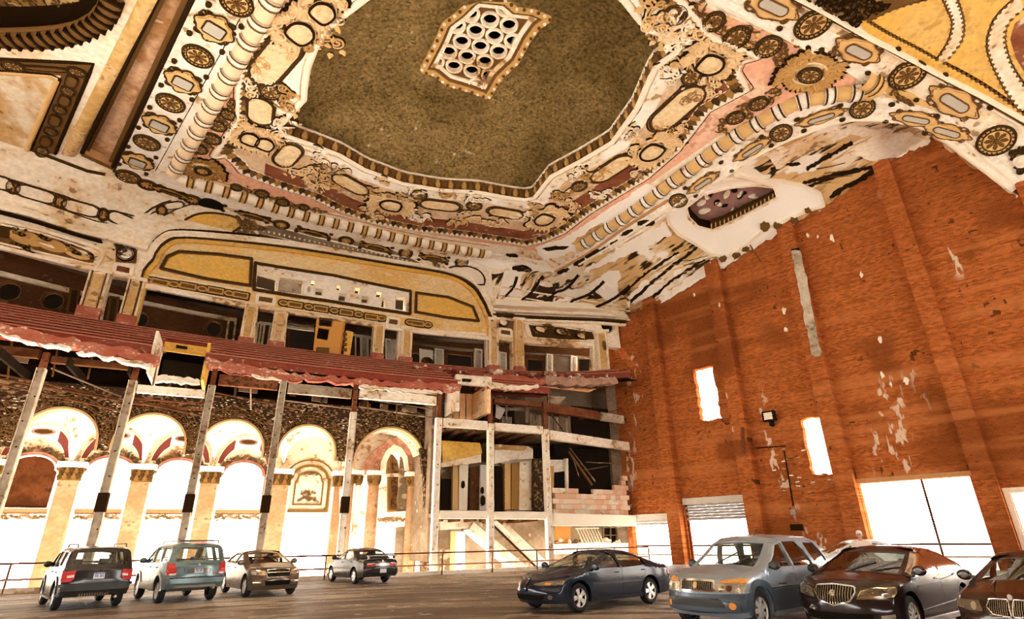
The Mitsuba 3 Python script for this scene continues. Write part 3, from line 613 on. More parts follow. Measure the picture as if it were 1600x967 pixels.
for (px, py, s) in ((1018, 232, 1.35), (612, 316, 1.3), (392, 212, 1.0), (850, 338, 1.35), (1108, 95, 1.2), (470, 46, 1.15), (415, 220, 1.0), (505, 14, 1.0)):
    x, y = ceil(px, py)
    an = ring_dir(x, y)+(0 if RING.exterior.is_ccw else PI)
    cr_ = hang([('crest_leaves', 'm_umber', None)], x, y, an, s*1.26, s*1.10, 'crest', .8, .03)  # larger umber copy behind each crest, added as its painted dark outline
    for kk, mt, nm in (('crest_leaves', 'm_crest', 'leaves'), ('crest_shield', 'm_panel', 'shield'), ('crest_rim', 'm_umber', 'rim')): put(nm, O[kk], mt, cr_, tw=hangframe(x, y, an, s*1.12, s*.97, 1.5, .08))
for (px, py) in ((422, 141), (505, 260), (741, 320), (905, 289), (1080, 118), (1055, 20), (655, 302)):
    x, y = ceil(px, py); hang(ROS, x, y, ring_dir(x, y), .55, .5, 'rosette', drop=.05)
k = 0
for (px, py, s) in ((400, 130, .9), (445, 150, .9), (380, 190, .7), (440, 195, .8), (425, 222, .8), (470, 262, .9), (500, 240, .8), (515, 278, .9), (495, 285, .8), (530, 262, .7), (590, 300, .8), (580, 330, .9), (650, 335, .9), (640, 305, .7),
                   (735, 335, .8), (745, 308, .7), (715, 345, .8), (770, 345, .8), (815, 335, .8), (880, 300, .8), (890, 320, .8), (900, 270, .7), (925, 270, .9), (985, 240, .9), (1000, 262, .8), (1040, 215, .9), (1055, 205, .7),
                   (1090, 140, .9), (1075, 95, .8), (1110, 130, .8), (1045, 110, .7), (1030, 205, .7), (1035, 40, .9), (1060, 35, .9), (1020, 12, .9), (1075, 55, .9), (1045, 60, .8), (500, 60, .9), (455, 70, .8), (515, 30, .8), (480, 20, .8), (440, 30, .6), (985, 205, .6),
                   (700, 300, .5), (600, 280, .5), (650, 296, .5), (835, 325, .7), (870, 345, .7), (940, 300, .7), (405, 100, .6)):
    x, y = ceil(px, py); k += 1
    an = ring_dir(x, y)+.5*math.sin(k*1.7); so_ = hang([(f'scr{k % 5}_a', 'm_umber', None), (f'scr{k % 5}_b', 'm_ochre', 'leaves')], x, y, an, s*1.28, s*1.14, 'scroll_ornament', .9, .04); put('scroll', O[f'scr{k % 5}_a'], ['m_crest', 'm_cream', 'm_tan'][k % 3], so_, tw=hangframe(x+.03, y+.05, an, s*1.2, s*1.05, 1.1, .09))  # umber scroll underneath is a larger copy added for a painted dark outline
# pink spandrels between the ring and the frame
pinkfield = Polygon(cpts((318, 205), (283, 262), (362, 288), (460, 317), (560, 341), (680, 366), (765, 380), (845, 394), (930, 348), (1050, 262), (1120, 214), (1215, 164), (1300, 140), (1335, 137), (1338, 118), (1230, 65), (1060, -8), (400, -8))).buffer(0)
field(pinkfield.difference(RING.buffer(.05)), 'm_pink', .03)
big = [(1264, 112, 1.55, 1.15), (318, 262, 1.15, 1.05)]
for j, (px, py, a_, b_) in enumerate(big):
    x, y = ceil(px, py)
    an = math.atan2(*(np.array(ceil(px+30, py+10))-np.array((x, y)))[::-1]) if j == 0 else -.3
    hang(ROSG if j else ROS, x, y, an, a_*.42, b_*.40, 'corner_medallion', drop=.20)
    M = hangframe(x, y, an, a_, b_, 1.3, .04)
    cm = put('medallion_wreath', O['crest_leaves'], 'm_umber', CE, tw=hangframe(x, y, an, a_*1.08, b_*1.08, .8, .03)); put('wreath_half', O['crest_leaves'], 'm_umber', cm, tw=hangframe(x, y, an+PI, a_*1.08, b_*1.08, .8, .03))  # both umber wreaths are enlarged backing copies, painting a dark edge round the leaves
    for q_ in (0, PI): put('wreath_leaves', O['crest_leaves'], ['m_gilt2', 'm_gilt'][j], cm, tw=hangframe(x, y, an+q_, a_*.97, b_*.97, 1.4, .07))
    put('wreath_field', O['ros_bed'], 'm_panel', cm, tw=hangframe(x, y, an, a_*.62, b_*.6, 2.2, .05))
hb = Polygon(cpts((1258, 124), (1288, 120), (1290, 128), (1260, 132))); field(hb, 'm_black', .09, 'fallen_plaster_hole')
for (px, py, s) in ((1150, 57, .62), (1200, 71, .62), (1115, 32, .5), (1185, 160, .5), (1149, 182, .5), (357, 177, .42), (340, 194, .48), (332, 215, .48), (312, 231, .45), (410, 301, .45), (442, 314, .45), (475, 322, .35), (370, 291, .35)):
    x, y = ceil(px, py); hang(ROS, x, y, 0, s, s, 'rosette', drop=.04)
for (px, py, s, an) in ((1172, 63, 1.0, .3), (1128, 42, .9, .3), (1225, 85, .9, .3), (1095, 20, .7, .4), (1207, 150, .7, .9), (1168, 170, .8, .9), (1128, 195, .7, .9), (365, 165, .6, 1.2), (348, 186, .7, 1.2), (325, 222, .7, 1.2), (300, 243, .7, 1.1), (425, 308, .7, -.1), (390, 296, .6, -.1), (462, 320, .6, -.1), (500, 328, .6, -.1), (1300, 95, .8, .3), (1235, 125, .8, .3)):
    x, y = ceil(px, py); k += 1
    hang([(f'scr{k % 5}_a', 'm_bark', None), (f'scr{k % 5}_b', 'm_ochre', 'leaves')], x, y, an, s, s*.8, 'scroll_ornament', 1.0, .04)
# frame: round torus bound with wraps
def torus_run(pp, r, step, wl, base_mat, wrap_mat, extend=0.0, dark='m_bronze', sm=True):
    P = np.array(cpts(*pp))
    if extend: P = np.vstack([P, [ext(P[-2], P[-1], extend)]])
    P = smooth_line(P, .3) if sm else resample(P, .3)
    L = np.r_[0, np.cumsum(np.linalg.norm(np.diff(P, axis=0), axis=1))]
    put('torus_moulding', sweep(P, halfround(r, r*.9, 8), base=.02), base_mat, CE, smooth=50)
    N = normals2(P)
    for s_ in np.arange(step/2, L[-1], step):
        q = np.stack([np.interp(np.linspace(s_, s_+wl, 4), L, P[:, j]) for j in (0, 1)], 1)
        if q[0, 1] < 8: continue
        w = put('torus_wrap', sweep(q, halfround(r*1.10, r*1.03, 8), base=.02), wrap_mat, CE, smooth=50)
        for e_ in ((0, 1), (2, 3)):
            qq = np.stack([q[e_[0]]*.75+q[e_[1]]*.25, q[e_[0]]*.25+q[e_[1]]*.75])
            put('cord', sweep(qq, halfround(r*1.17, r*1.10, 8), base=.02), dark, w, smooth=50)
def strip(pa, pb, mat, t=.05, sm=False, extend=0.0):
    A, B = np.array(cpts(*pa)), np.array(cpts(*pb))
    if extend: A, B = np.vstack([A, [ext(A[-2], A[-1], extend)]]), np.vstack([B, [ext(B[-2], B[-1], extend)]])
    if sm: A, B = smooth_line(A, .5), smooth_line(B, .5)
    return field(Polygon(np.vstack([A, B[::-1]])).buffer(0), mat, t)
# left side of the frame
strip([(178, 268), (301, 2)], [(262, 272), (402, 2)], 'm_white', .05, extend=.6)
for pp, w, mt in (([(178, 268), (301, 2)], .07, 'm_bronze'), ([(243, 266), (384, 12)], .055, 'm_bronze'), ([(262, 272), (400, 2)], .09, 'm_ivory'), ([(255, 272), (392, 6)], .05, 'm_ivory'), ([(308, 213), (428, 0)], .08, 'm_ivory')):
    P = cpts(*pp); line([P[0], ext(P[0], P[1], .5)], w, mt, plan_=True, sm=False)
torus_run([(272, 270), (395, 52)], .40, 1.30, .55, 'm_creamtorus', 'm_ivory', 0.5, dark='m_bark', sm=False)
def run(ros, carts, rs_, ca, cb, kind, rmat=ROS, cmat=None, dots=0):
    allp = sorted([(*ceil(*p), 'r') for p in ros]+[(*ceil(*p), 'c') for p in carts], key=lambda q: (q[0]*run.d[0]+q[1]*run.d[1]))
    for i, (x, y, t) in enumerate(allp):
        a = np.array(allp[max(i-1, 0)][:2]); b = np.array(allp[min(i+1, len(allp)-1)][:2]); d = b-a; an = math.atan2(d[1], d[0])
        if t == 'r': hang(rmat, x, y, an, rs_, rs_, 'rosette', drop=.05)
        else: hang(cmat or CART(kind), x, y, an, ca, cb, 'cartouche', 1.4, .05)
        if i < len(allp)-1 and dots:
            m_ = (np.array((x, y))+np.array(allp[i+1][:2]))/2; e_ = np.array([-math.sin(an), math.cos(an)])
            for s_ in (-1, 1): put('stud', O['dot'], 'm_bronze', CE, tw=hangframe(*(m_+e_*s_*dots), an, .15, .12, 1, .05))
run.d = (0, 1)
run([(370, 2), (310, 86), (267, 159), (230, 221), (201, 274)], [(336, 42), (287, 125), (250, 192), (216, 250)], .66, .86, 1.12, 'cartA', dots=.68)
# back side of the frame
run.d = (1, 0)
strip([(180, 270), (330, 316), (440, 347), (541, 372), (634, 391), (740, 408), (870, 426)], [(270, 272), (362, 297), (455, 325), (546, 347), (657, 373), (770, 396), (850, 408)], 'm_white', .05, True)
for pp, w, mt in (([(180, 270), (330, 321), (440, 355), (541, 381), (634, 401), (760, 418)], .09, 'm_ivory'), ([(225, 276), (362, 307), (455, 338), (546, 361), (657, 387), (765, 402)], .07, 'm_ivory'), ([(230, 277), (362, 309.5), (455, 340), (546, 363.5), (657, 389), (765, 404)], .04, 'm_umber'), ([(300, 270), (380, 295), (470, 322), (560, 345), (660, 368), (765, 384)], .06, 'm_sienna')):
    line(pp, w, mt)
torus_run([(278, 276), (362, 300), (455, 329), (546, 352), (657, 377), (765, 396)], .42, .98, .42, 'm_ivory', 'm_gilt2')
run([(231, 287), (301, 310), (440, 349), (541, 374), (634, 394), (721, 408)], [(268, 298), (397, 336), (490, 362), (588, 385), (678, 402)], .55, .95, .62, 'cartB', rmat=ROSG, cmat=CART('cartB', 'm_gilt', 'm_bark', 'm_umber'), dots=.35)
hb = Polygon(smooth_line(np.array(cpts((311, 312), (322, 308), (338, 312), (350, 320), (346, 324), (330, 321), (314, 317))), .2, True)).buffer(0); field(hb, 'm_black', .22, 'fallen_plaster_hole')
# right arch
line([(905, 402), (965, 362), (1060, 300), (1104, 268), (1160, 232), (1225, 198), (1290, 176), (1345, 163), (1400, 163), (1460, 186), (1520, 236), (1575, 285)], .07, 'm_ivory')
strip([(862, 420), (905, 398), (965, 352), (1060, 285), (1104, 252), (1160, 212), (1225, 178), (1290, 158), (1345, 152), (1400, 158), (1460, 178), (1520, 222), (1590, 292)], [(880, 428), (925, 405), (985, 372), (1070, 318), (1110, 292), (1200, 235), (1262, 208), (1325, 188), (1365, 186), (1415, 192), (1465, 212), (1512, 247), (1580, 300)], 'm_white', .05, True)
for pp, w, mt in (([(905, 412), (960, 380), (1030, 335), (1100, 290), (1200, 233), (1262, 206), (1325, 187), (1415, 191), (1465, 211), (1512, 246), (1570, 290)], .14, 'm_ivory'), ([(1000, 352), (1100, 287), (1200, 229), (1262, 202), (1325, 183), (1415, 187), (1465, 206), (1520, 248)], .04, 'm_umber'),
                  ([(1000, 322), (1104, 250), (1160, 210), (1225, 177), (1290, 157), (1345, 151)], .09, 'm_ochre'), ([(1000, 310), (1104, 237), (1160, 197), (1225, 164), (1290, 143), (1345, 134)], .07, 'm_sienna')):
    line(pp, w, mt)
torus_run([(905, 385), (985, 332), (1060, 276), (1085, 258), (1124, 229), (1154, 208), (1181, 192), (1215, 173), (1252, 156), (1296, 147), (1340, 143), (1362, 143)], .44, 1.16, .52, 'm_ochre', 'm_white')
torus_run([(1345, 122), (1372, 138)], .5, .9, .4, 'm_ochre', 'm_ochre')
run([(1220, 206), (1347, 168), (1060, 312)], [(1282, 181), (1175, 231), (1430, 184), (1478, 204), (1098, 284)], .58, .98, .72, 'cartB', cmat=CART('cartB', 'm_ochre', 'm_mirror', 'm_bark'), dots=.45)
tri = Polygon(cpts((1383, 132), (1400, 132), (1462, 166), (1460, 170), (1400, 152), (1384, 150))).buffer(0); field(tri, 'm_ochre', .10)
x, y = ceil(1408, 148); hang([('scr1_a', 'm_bark', None)], x, y, .2, .9, .35, 'scroll_ornament', 1, .1)
# front rib
RIBA = [(1040, -32), (1230, 60), (1336, 118), (1420, 166), (1510, 225), (1560, 265), (1602, 302)]
RIBB = [(1145, -32), (1230, 10), (1330, 66), (1420, 116), (1500, 160), (1570, 205), (1620, 245)]
strip(RIBA, RIBB, 'm_white', .06, True)
line(RIBA, .1, 'm_ivory'); line([(1070, -30), (1240, 52), (1345, 108), (1430, 160), (1515, 219), (1565, 258), (1605, 295)], .05, 'm_umber')
line([(1080, -30), (1246, 50), (1350, 105), (1437, 157), (1520, 215), (1570, 255), (1610, 295)], .08, 'm_ivory')
line([(1180, -32), (1263, 8), (1362, 62), (1447, 108), (1530, 150), (1600, 190), (1640, 215)], .17, 'm_bark', h=.1)
line([(1188, -34), (1272, 8), (1372, 64), (1455, 108), (1540, 152), (1610, 192)], .10, 'm_ivory', h=.3)
line([(1170, -32), (1255, 8), (1354, 62), (1440, 110), (1520, 154), (1592, 196)], .08, 'm_ivory')
run.d = (1, 0)
run([(1270, 36), (1417, 116), (1556, 219)], [(1207, 6), (1340, 76), (1490, 158)], .78, 1.18, 1.12, 'cartB', cmat=CART('cartB', 'm_ochre', 'm_mirror', 'm_bark'), dots=.72)
x, y = ceil(1594, 250); hang([('crest_leaves', 'm_bronze', None), ('crest_shield', 'm_ivory', 'shield')], x, y, .3, .7, .6, 'shell_ornament', 1.2, .05)
# yellow bay beyond the rib
def bead_line(pp, w=.09, mat='m_bronze', step=.26):
    P = smooth_line(np.array(cpts(*pp)), .12); put('bead_bed', sweep(P, halfround(w*1.25, .05)), 'm_umber', CE)
    Q = resample(P, step)
    key = 'bead_mesh'
    if key not in O: O[key] = P_(trimesh.creation.icosphere(1))
    for q in Q:
        if len([1 for z in used if z == 'x']) == 0: beads.append(hangframe(q[0], q[1], 0, w, w, w*.9, .04))
beads = []
def yfield(pp): field(Polygon(smooth_line(np.array(cpts(*pp)), .5, False)).buffer(0), 'm_yellow', .05)
yb = Polygon(cpts((1262, -60), (1362, 58), (1447, 103), (1530, 146), (1600, 186), (1720, 190), (1720, -60))).buffer(0)
field(yb, 'm_yellow', .04)
def band(pa, pb, mat, t=.07): 
    A, B = smooth_line(np.array(cpts(*pa)), .4), smooth_line(np.array(cpts(*pb)), .4); field(Polygon(np.vstack([A, B[::-1]])).buffer(0), mat, t)
band([(1464, 92), (1482, 62), (1488, 34), (1480, 12), (1470, -10)], [(1476, 97), (1500, 66), (1505, 40), (1500, 14), (1490, -10)], 'm_cream')
band([(1592, 172), (1565, 130), (1543, 78), (1548, 41), (1562, 18), (1590, -8)], [(1625, 165), (1600, 133), (1578, 96), (1569, 58), (1577, 32), (1600, 12)], 'm_cream')
field(Polygon(cpts((1605, 120), (1587, 90), (1578, 60), (1585, 36), (1605, 20), (1680, 40), (1680, 110))).buffer(0), 'm_redpeel', .06)
band([(1262, -14), (1330, 22), (1357, 30), (1380, 20), (1440, -2), (1450, -10)], [(1290, -40), (1320, 0), (1345, 12), (1360, 8), (1400, -10), (1420, -20)], 'm_bark', .07)
for pp in ([(1357, 32), (1400, 57), (1464, 92)], [(1357, 32), (1398, 12), (1446, -2)], [(1464, 92), (1482, 62), (1488, 34), (1480, 12), (1470, -10)], [(1476, 97), (1500, 66), (1505, 40), (1500, 14), (1490, -10)], [(1476, 98), (1540, 134), (1600, 177)],
           [(1592, 172), (1565, 130), (1543, 78), (1548, 41), (1562, 18), (1590, -8)], [(1612, 145), (1600, 133), (1578, 96), (1569, 58), (1577, 32), (1600, 12)]): bead_line(pp, .085)
for (px, py) in ((1300, -5), (1318, 2), (1335, 8), (1350, 15), (1366, 8), (1345, 20), (1325, 14)):
    x, y = ceil(px, py); k += 1; hang([(f'scr{k % 5}_a', 'm_umber', None), (f'scr{k % 5}_b', 'm_bark', 'leaves')], x, y, k, .7, .6, 'scroll_ornament', 1.2, .07)
bm = []
ico = trimesh.creation.icosphere(1)
for M in beads: q = ico.copy(); q.apply_transform(M); bm.append(q)
if bm: tag(put('bead_moulding', cat(*bm), 'm_bark', CE), kind='stuff')
# ---------------------------------------------------------------- ruined vault between the arch and the brick wall
import scipy.interpolate as si_
VU, VV = 120, 24
Ig, Og = matched(smooth_line(I3, .4), smooth_line(O3, .4), VU)
Vg = Ig[:, None]*(1-np.linspace(0, 1, VV))[None, :, None] + Og[:, None]*np.linspace(0, 1, VV)[None, :, None]
Vg[:, :, 2] += (0.9*np.sin(PI*np.linspace(0, 1, VV)))[None, :]*np.sin(PI*np.linspace(0, 1, VU))[:, None]
_rel = Vg.reshape(-1, 3)-EYE; _f = _rel@FWD
_pix = np.stack([800+FOC*(_rel@RGT)/_f, 483.5-FOC*(_rel@UPV)/_f], 1)
vlin, vnear = si_.LinearNDInterpolator(_pix, Vg.reshape(-1, 3)), si_.NearestNDInterpolator(_pix, Vg.reshape(-1, 3))
def vault(P):
    P = np.atleast_2d(np.asarray(P, float)); q = vlin(P); bad = np.isnan(q[:, 0]); q[bad] = vnear(P[bad]); return q
VN = np.array([-.35, -.1, -.93]); VN /= np.linalg.norm(VN)
def vslab(poly, lo, hi, e=9.0):
    """a piece of plaster on the vault: outline given where the photograph shows it, lo..hi metres off the vault's surface"""
    ms = []
    for g in polys(poly):
        m = trimesh.creation.extrude_polygon(g, 1.0, engine='earcut'); m = subdiv(m, e)
        k = m.vertices[:, 2].copy(); V = vault(m.vertices[:, :2]) + VN*(lo+(hi-lo)*k)[:, None]
        ms.append(trimesh.Trimesh(V, m.faces, process=False))
    return cat(*ms) if ms else None
rv = np.random.default_rng(11)
rag = [(985, 490)]; 
for a, b in zip(lun_O[:-1], lun_O[1:]):
    for t in np.linspace(0, 1, 9)[1:]: rag.append((a[0]+(b[0]-a[0])*t+rv.uniform(-2, 2), a[1]+(b[1]-a[1])*t+rv.uniform(-3, 5)))
VPX = Polygon(lun_I + rag[::-1]).buffer(0)
niche = Polygon([(1074, 322), (1078, 338), (1092, 352), (1113, 357), (1130, 350), (1170, 330), (1213, 306), (1208, 291), (1180, 288), (1140, 292), (1100, 302)])
put('vault', vslab(VPX.difference(niche), -.06, .06), 'm_ruin', CE)
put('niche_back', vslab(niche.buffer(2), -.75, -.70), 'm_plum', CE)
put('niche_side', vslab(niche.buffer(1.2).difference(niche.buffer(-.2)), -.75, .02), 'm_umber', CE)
put('niche_dentils', vslab(Polygon([(1112, 358), (1131, 352), (1172, 332), (1214, 308), (1211, 301), (1168, 322), (1128, 342), (1110, 347)]), -.3, .05), 'm_bronze', CE)
for t in np.linspace(0, 1, 17):
    P = np.array([(1112, 357), (1131, 351), (1172, 331), (1214, 307)]); L = np.r_[0, np.cumsum(np.linalg.norm(np.diff(P, axis=0), axis=1))]; x, y = np.interp(t*L[-1], L, P[:, 0]), np.interp(t*L[-1], L, P[:, 1])
    put('niche_dentil', vslab(Polygon([(x-.9, y-.5), (x+.9, y-1.2), (x+.4, y-9), (x-1.6, y-8)]), .03, .12), 'm_gilt2', CE)
for k_ in range(26):
    x, y = rv.uniform(1085, 1200), rv.uniform(292, 345)
    if niche.buffer(-4).contains(Point(x, y)):
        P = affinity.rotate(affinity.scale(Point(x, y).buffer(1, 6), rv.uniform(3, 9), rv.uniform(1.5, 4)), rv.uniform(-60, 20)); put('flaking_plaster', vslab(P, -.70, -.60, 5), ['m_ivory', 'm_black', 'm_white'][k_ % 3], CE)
sur = Polygon([(1043, 322), (1046, 345), (1060, 362), (1088, 378), (1112, 393), (1135, 398), (1165, 380), (1200, 352), (1240, 335), (1262, 325), (1287, 318), (1280, 300), (1255, 288), (1220, 281), (1180, 278), (1140, 280), (1100, 290), (1065, 303)])
put('niche_surround', vslab(sur.difference(niche), .05, .17), 'm_bright', CE)
put('niche_moulding', vslab(sur.buffer(2.5).difference(sur.buffer(-1.5)), .05, .24), 'm_ivory', CE)
put('niche_moulding', vslab(niche.buffer(3).difference(niche.buffer(0)), .15, .22), 'm_cream', CE)
# plaster still hanging along the wall, m_bright pieces painted burnt-out white; ribs, laths laid bare
for P, mt in (([(1105, 418), (1125, 425), (1160, 398), (1200, 372), (1245, 345), (1235, 335), (1200, 352), (1160, 385)], 'm_bright'), ([(1032, 462), (1045, 468), (1118, 420), (1112, 408)], 'm_bright'), ([(905, 425), (960, 390), (1040, 345), (1050, 362), (1010, 385), (950, 410)], 'm_bright'), ([(1200, 240), (1262, 215), (1330, 195), (1400, 200), (1380, 212), (1330, 208), (1270, 232), (1215, 262)], 'm_cream'), ([(1330, 238), (1372, 205), (1420, 205), (1455, 218), (1425, 232), (1392, 246), (1355, 248)], 'm_cream')):
    P = resample(np.array(P, float), 5.0, True); P = P+rv.uniform(-2.4, 2.4, P.shape)
    for g_ in polys(Polygon(P).buffer(0)): put('hanging_plaster', vslab(g_, .05, .20), mt, CE)
for (x, y, s) in ((1195, 350, 12), (1215, 348, 9), (1240, 340, 9), (1262, 325, 7), (1130, 400, 8), (1150, 395, 9), (1165, 385, 7)):
    P = Polygon([(x+s*rv.uniform(.5, 1)*math.cos(a), y+.7*s*rv.uniform(.5, 1)*math.sin(a)) for a in np.linspace(0, 2*PI, 15)[:-1]]).buffer(0); put('hanging_plaster', vslab(P, .12, .32, 5), 'm_bark', CE)
for (a, b, w) in (((1262, 262), (1330, 222), 5), ((1240, 300), (1350, 262), 4), ((1300, 305), (1352, 275), 6), ((1255, 285), (1378, 258), 4), ((985, 470), (1090, 385), 3.5), ((960, 470), (1060, 392), 2.5), ((1010, 472), (1100, 405), 3), ((1205, 262), (1250, 255), 3)):
    L = LineString([a, ((a[0]+b[0])/2+rv.uniform(-4, 4), (a[1]+b[1])/2+rv.uniform(-5, 2)), b]).buffer(w*.6)
    P = Polygon([(x+rv.uniform(-1.2, 1.2), y+rv.uniform(-1.5, 1.5)) for x, y in resample(np.array(L.exterior.coords), 4)[:-1]]).buffer(0); put('torn_gap', vslab(P, .06, .09), 'm_umber', CE)
for k_ in range(60):                                          # bare laths
    x, y = rv.uniform(1010, 1400), 0; y = np.interp(x, [1010, 1120, 1240, 1382, 1400], [440, 385, 315, 235, 225])+rv.uniform(-34, 12)
    if not VPX.buffer(-4).contains(Point(x, y)) or sur.buffer(8).contains(Point(x, y)): continue
    q = vault([(x, y), (x+rv.uniform(14, 34), y-rv.uniform(2, 8))]); put('lath', bar(q[0]+VN*.1, q[1]+VN*.12, .05, .02), ['m_bark', 'm_umber', 'm_ochre'][k_ % 3], CE)
q = vault([(1150, 268), (1178, 275), (1208, 285)]); tag(put('hanging_duct', tube(q+VN*.25, .16, 8), 'm_ivory', CE), 'pale broken pipe hanging from the ruined vault')
q = vault([(1172, 385), (1186, 405)]); put('hanging_lath', bar(onq(1172, 383, QW-.6), onq(1188, 408, QW-.7), .12, .06), 'm_bark', CE)

# ruined coffers between the frame's corner and the cornice over the right-hand boxes
cof = Polygon(cpts((768, 428), (870, 428), (905, 420), (985, 470), (982, 486), (900, 482), (772, 476))).buffer(0)
field(cof, 'm_ruin', .06)
for A, B, w in (((768, 445), (985, 480), .10), ((772, 462), (985, 486), .08)): line([A, ((A[0]+B[0])/2, (A[1]+B[1])/2-2), B], w, 'm_cream')
for (a, b) in (((850, 472), (905, 428)), ((890, 475), (945, 438)), ((930, 480), (985, 445)), ((815, 468), (850, 430)), ((790, 462), (808, 430))):
    line([a, ((a[0]+b[0])/2+4, (a[1]+b[1])/2+2), b], .14, 'm_umber')
for A, B in (((870, 424), (1040, 330)), ((880, 436), (1060, 352))):
    pass
for (P, mt) in (([(835, 385), (880, 372), (930, 340), (1010, 285), (1045, 300), (960, 352), (905, 388), (850, 408)], 'm_bright'), ([(705, 398), (850, 414), (868, 424), (700, 412)], 'm_bright'),
                ([(893, 378), (922, 358), (940, 344), (944, 350), (925, 366), (900, 382)], 'm_tan')):
    P = resample(np.array(P, float), 6.0, True); P = P+rv.uniform(-2.0, 2.0, P.shape)
    field(Polygon(cpts(*P)).buffer(0), mt, .075 if mt != 'm_tan' else .09)  # m_bright fields paint the blown-out light of this corner onto the plaster
for k_ in range(34):
    x = rv.uniform(775, 975); y = np.interp(x, [775, 870, 975], [452, 450, 448])+rv.uniform(-18, 22); w_ = rv.uniform(2, 7)
    if not Point(*ceil(x, y)).within(cof.buffer(-.2)): continue
    P = [(x+w_*rv.uniform(.6, 1)*math.cos(a), y+w_*.35*rv.uniform(.5, 1)*math.sin(a)-.4*w_*math.cos(a)) for a in np.linspace(0, 2*PI, 9)[:-1]]
    field(Polygon(cpts(*P)).buffer(0), ['m_umber', 'm_bark', 'm_bright', 'm_tan'][k_ % 4], .10, 'flaking_plaster')
for (x, y, a_, b_, r_) in ((815, 418, 16, 5, 5), (868, 386, 20, 3, -5), (905, 408, 10, 4, -30), (925, 395, 12, 4, -28), (1010, 347, 14, 5, -5), (980, 362, 10, 3, -25), (800, 398, 9, 2, 5), (945, 388, 9, 3, -25), (880, 422, 10, 3, -20), (960, 378, 8, 3, -30)):
    P = affinity.rotate(affinity.scale(Point(x, y).buffer(1, 5), a_, b_), r_)
    P = [(u+rv.uniform(-1.2, 1.2), v+rv.uniform(-1, 1)) for u, v in P.exterior.coords[:-1]]; field(Polygon(cpts(*P)).buffer(0), 'm_umber', .11, 'torn_gap')
line([(868, 424), (920, 395), (985, 350), (1045, 312)], .16, 'm_sienna', h=.1); line([(880, 430), (935, 398), (1000, 358), (1060, 318)], .06, 'm_cream')

# ---------------------------------------------------------------- back of the frame: the cove over the balcony wall
yl = [(272, 356), (286, 346), (303, 336), (322, 332), (342, 333), (362, 337), (376, 343), (378, 351), (368, 360), (352, 365), (320, 361), (295, 357)]
for P, mt in ((yl, 'm_yellow'), ([(702, 418), (720, 415), (745, 420), (755, 430), (757, 444), (735, 440), (710, 432)], 'm_ivory')):
    field(Polygon(cpts(*P)).buffer(0), mt, .05)
    line(P, .09, 'm_bronze', closed=True)
niche2 = [(402, 357), (420, 352), (520, 372), (600, 386), (662, 414), (664, 420), (600, 413), (500, 392), (405, 366)]
field(Polygon(cpts(*niche2)).buffer(0), 'm_soffit', .05)
line([(405, 367), (450, 378), (500, 392), (560, 404), (610, 413), (663, 421)], .22, 'm_bronze', h=.3); line([(402, 364), (450, 374), (500, 388), (560, 400), (610, 409), (663, 417)], .05, 'm_ivory')
P = resample(smooth_line(np.array(cpts((412, 360), (500, 379), (600, 398), (655, 413))), .3), .34)
for q in P: put('stud', O['dot'], 'm_cream', CE, tw=hangframe(q[0], q[1], 0, .07, .07, .6, .05))
for (x, y) in ((388, 366), (396, 352), (672, 424), (686, 418), (384, 345)):
    a = ceil(x, y); k += 1; hang([(f'scr{k % 5}_a', 'm_bark', None), (f'scr{k % 5}_b', 'm_gilt', 'leaves')], a[0], a[1], .5, .8, .6, 'scroll_ornament', 1.2, .05)
# ---------------------------------------------------------------- left bay of the ceiling
put('trough_bed', slab(TROUGH.buffer(.3), -.55, -.45, 1.0), 'm_redtrough' if False else 'm_trough', CE)
for a, b in (((128, 239), (244, 0)), ((176, 262), (300, 0))):
    P = cpts(a, b); P = [P[0], ext(P[0], P[1], 1.2)]
    wl = resample(np.array(P), 1.0); m = cat(*[bar((*wl[i], H+.24), (*wl[i+1], H+.24), .12, .56, up=(1, 0, 0)) for i in range(len(wl)-1)])
    put('trough_side', m, 'm_bark', CE); line(P, .11, 'm_umber', plan_=True, sm=False)
line([(128, 240), (178, 263)], .14, 'm_bark', sm=False); line([(50, 233), (90, 249), (135, 266), (165, 272)], .12, 'm_bronze', sm=False)
P = cpts((108, 240), (232, 0)); line([P[0], ext(P[0], P[1], .6)], .30, 'm_goldline', h=.18, plan_=True, sm=False)
P = cpts((98, 240), (222, 0)); line([P[0], ext(P[0], P[1], .6)], .06, 'm_sienna', plan_=True, sm=False)
fo, fi = cpts((-60, 90), (0, 92), (146, 99), (86, 240)), cpts((-60, 112), (0, 110), (96, 117), (47, 234))
field(Polygon(fo+fi[::-1]).buffer(0), 'm_bark', .05)
field(Polygon(fi+[fi[0]]).buffer(0).union(Polygon(cpts((-60, 112), (0, 110), (96, 117), (47, 234), (-60, 200)))), 'm_peel', .05)
for pp in ([(-60, 90), (0, 92), (146, 99), (86, 240)], [(-60, 111), (0, 109), (97, 116), (48, 234)]):
    line(pp, .09, 'm_umber', sm=False)
line([(-60, 114), (0, 112), (92, 119), (42, 234)], .14, 'm_ochre', sm=False)
for (x, y, a_, b_, d_) in ((22, 101, .5, .34, 0), (73, 105, .95, .22, 0), (120, 110, .42, .3, 0), (112, 125, .45, .38, 1), (107, 140, .4, .3, 1), (101, 155, .45, .38, 1), (94, 169, .4, .3, 1), (86, 186, .5, .4, 1), (80, 203, .4, .3, 1), (72, 219, .5, .4, 1), (66, 235, .4, .3, 1)):
    u, v = ceil(x, y); e_ = ceil(*((x+8, y+.6) if not d_ else (x-4, y+10))); an = math.atan2(e_[1]-v, e_[0]-u)
    kd = ROS if (a_ < .45 or d_ == 0 and a_ < .6) else [('panel', 'm_bark', None), ('panel_rim', 'm_bronze', 'rim')]
    hang(kd, u, v, an, a_, b_, 'frame_ornament', drop=.05)
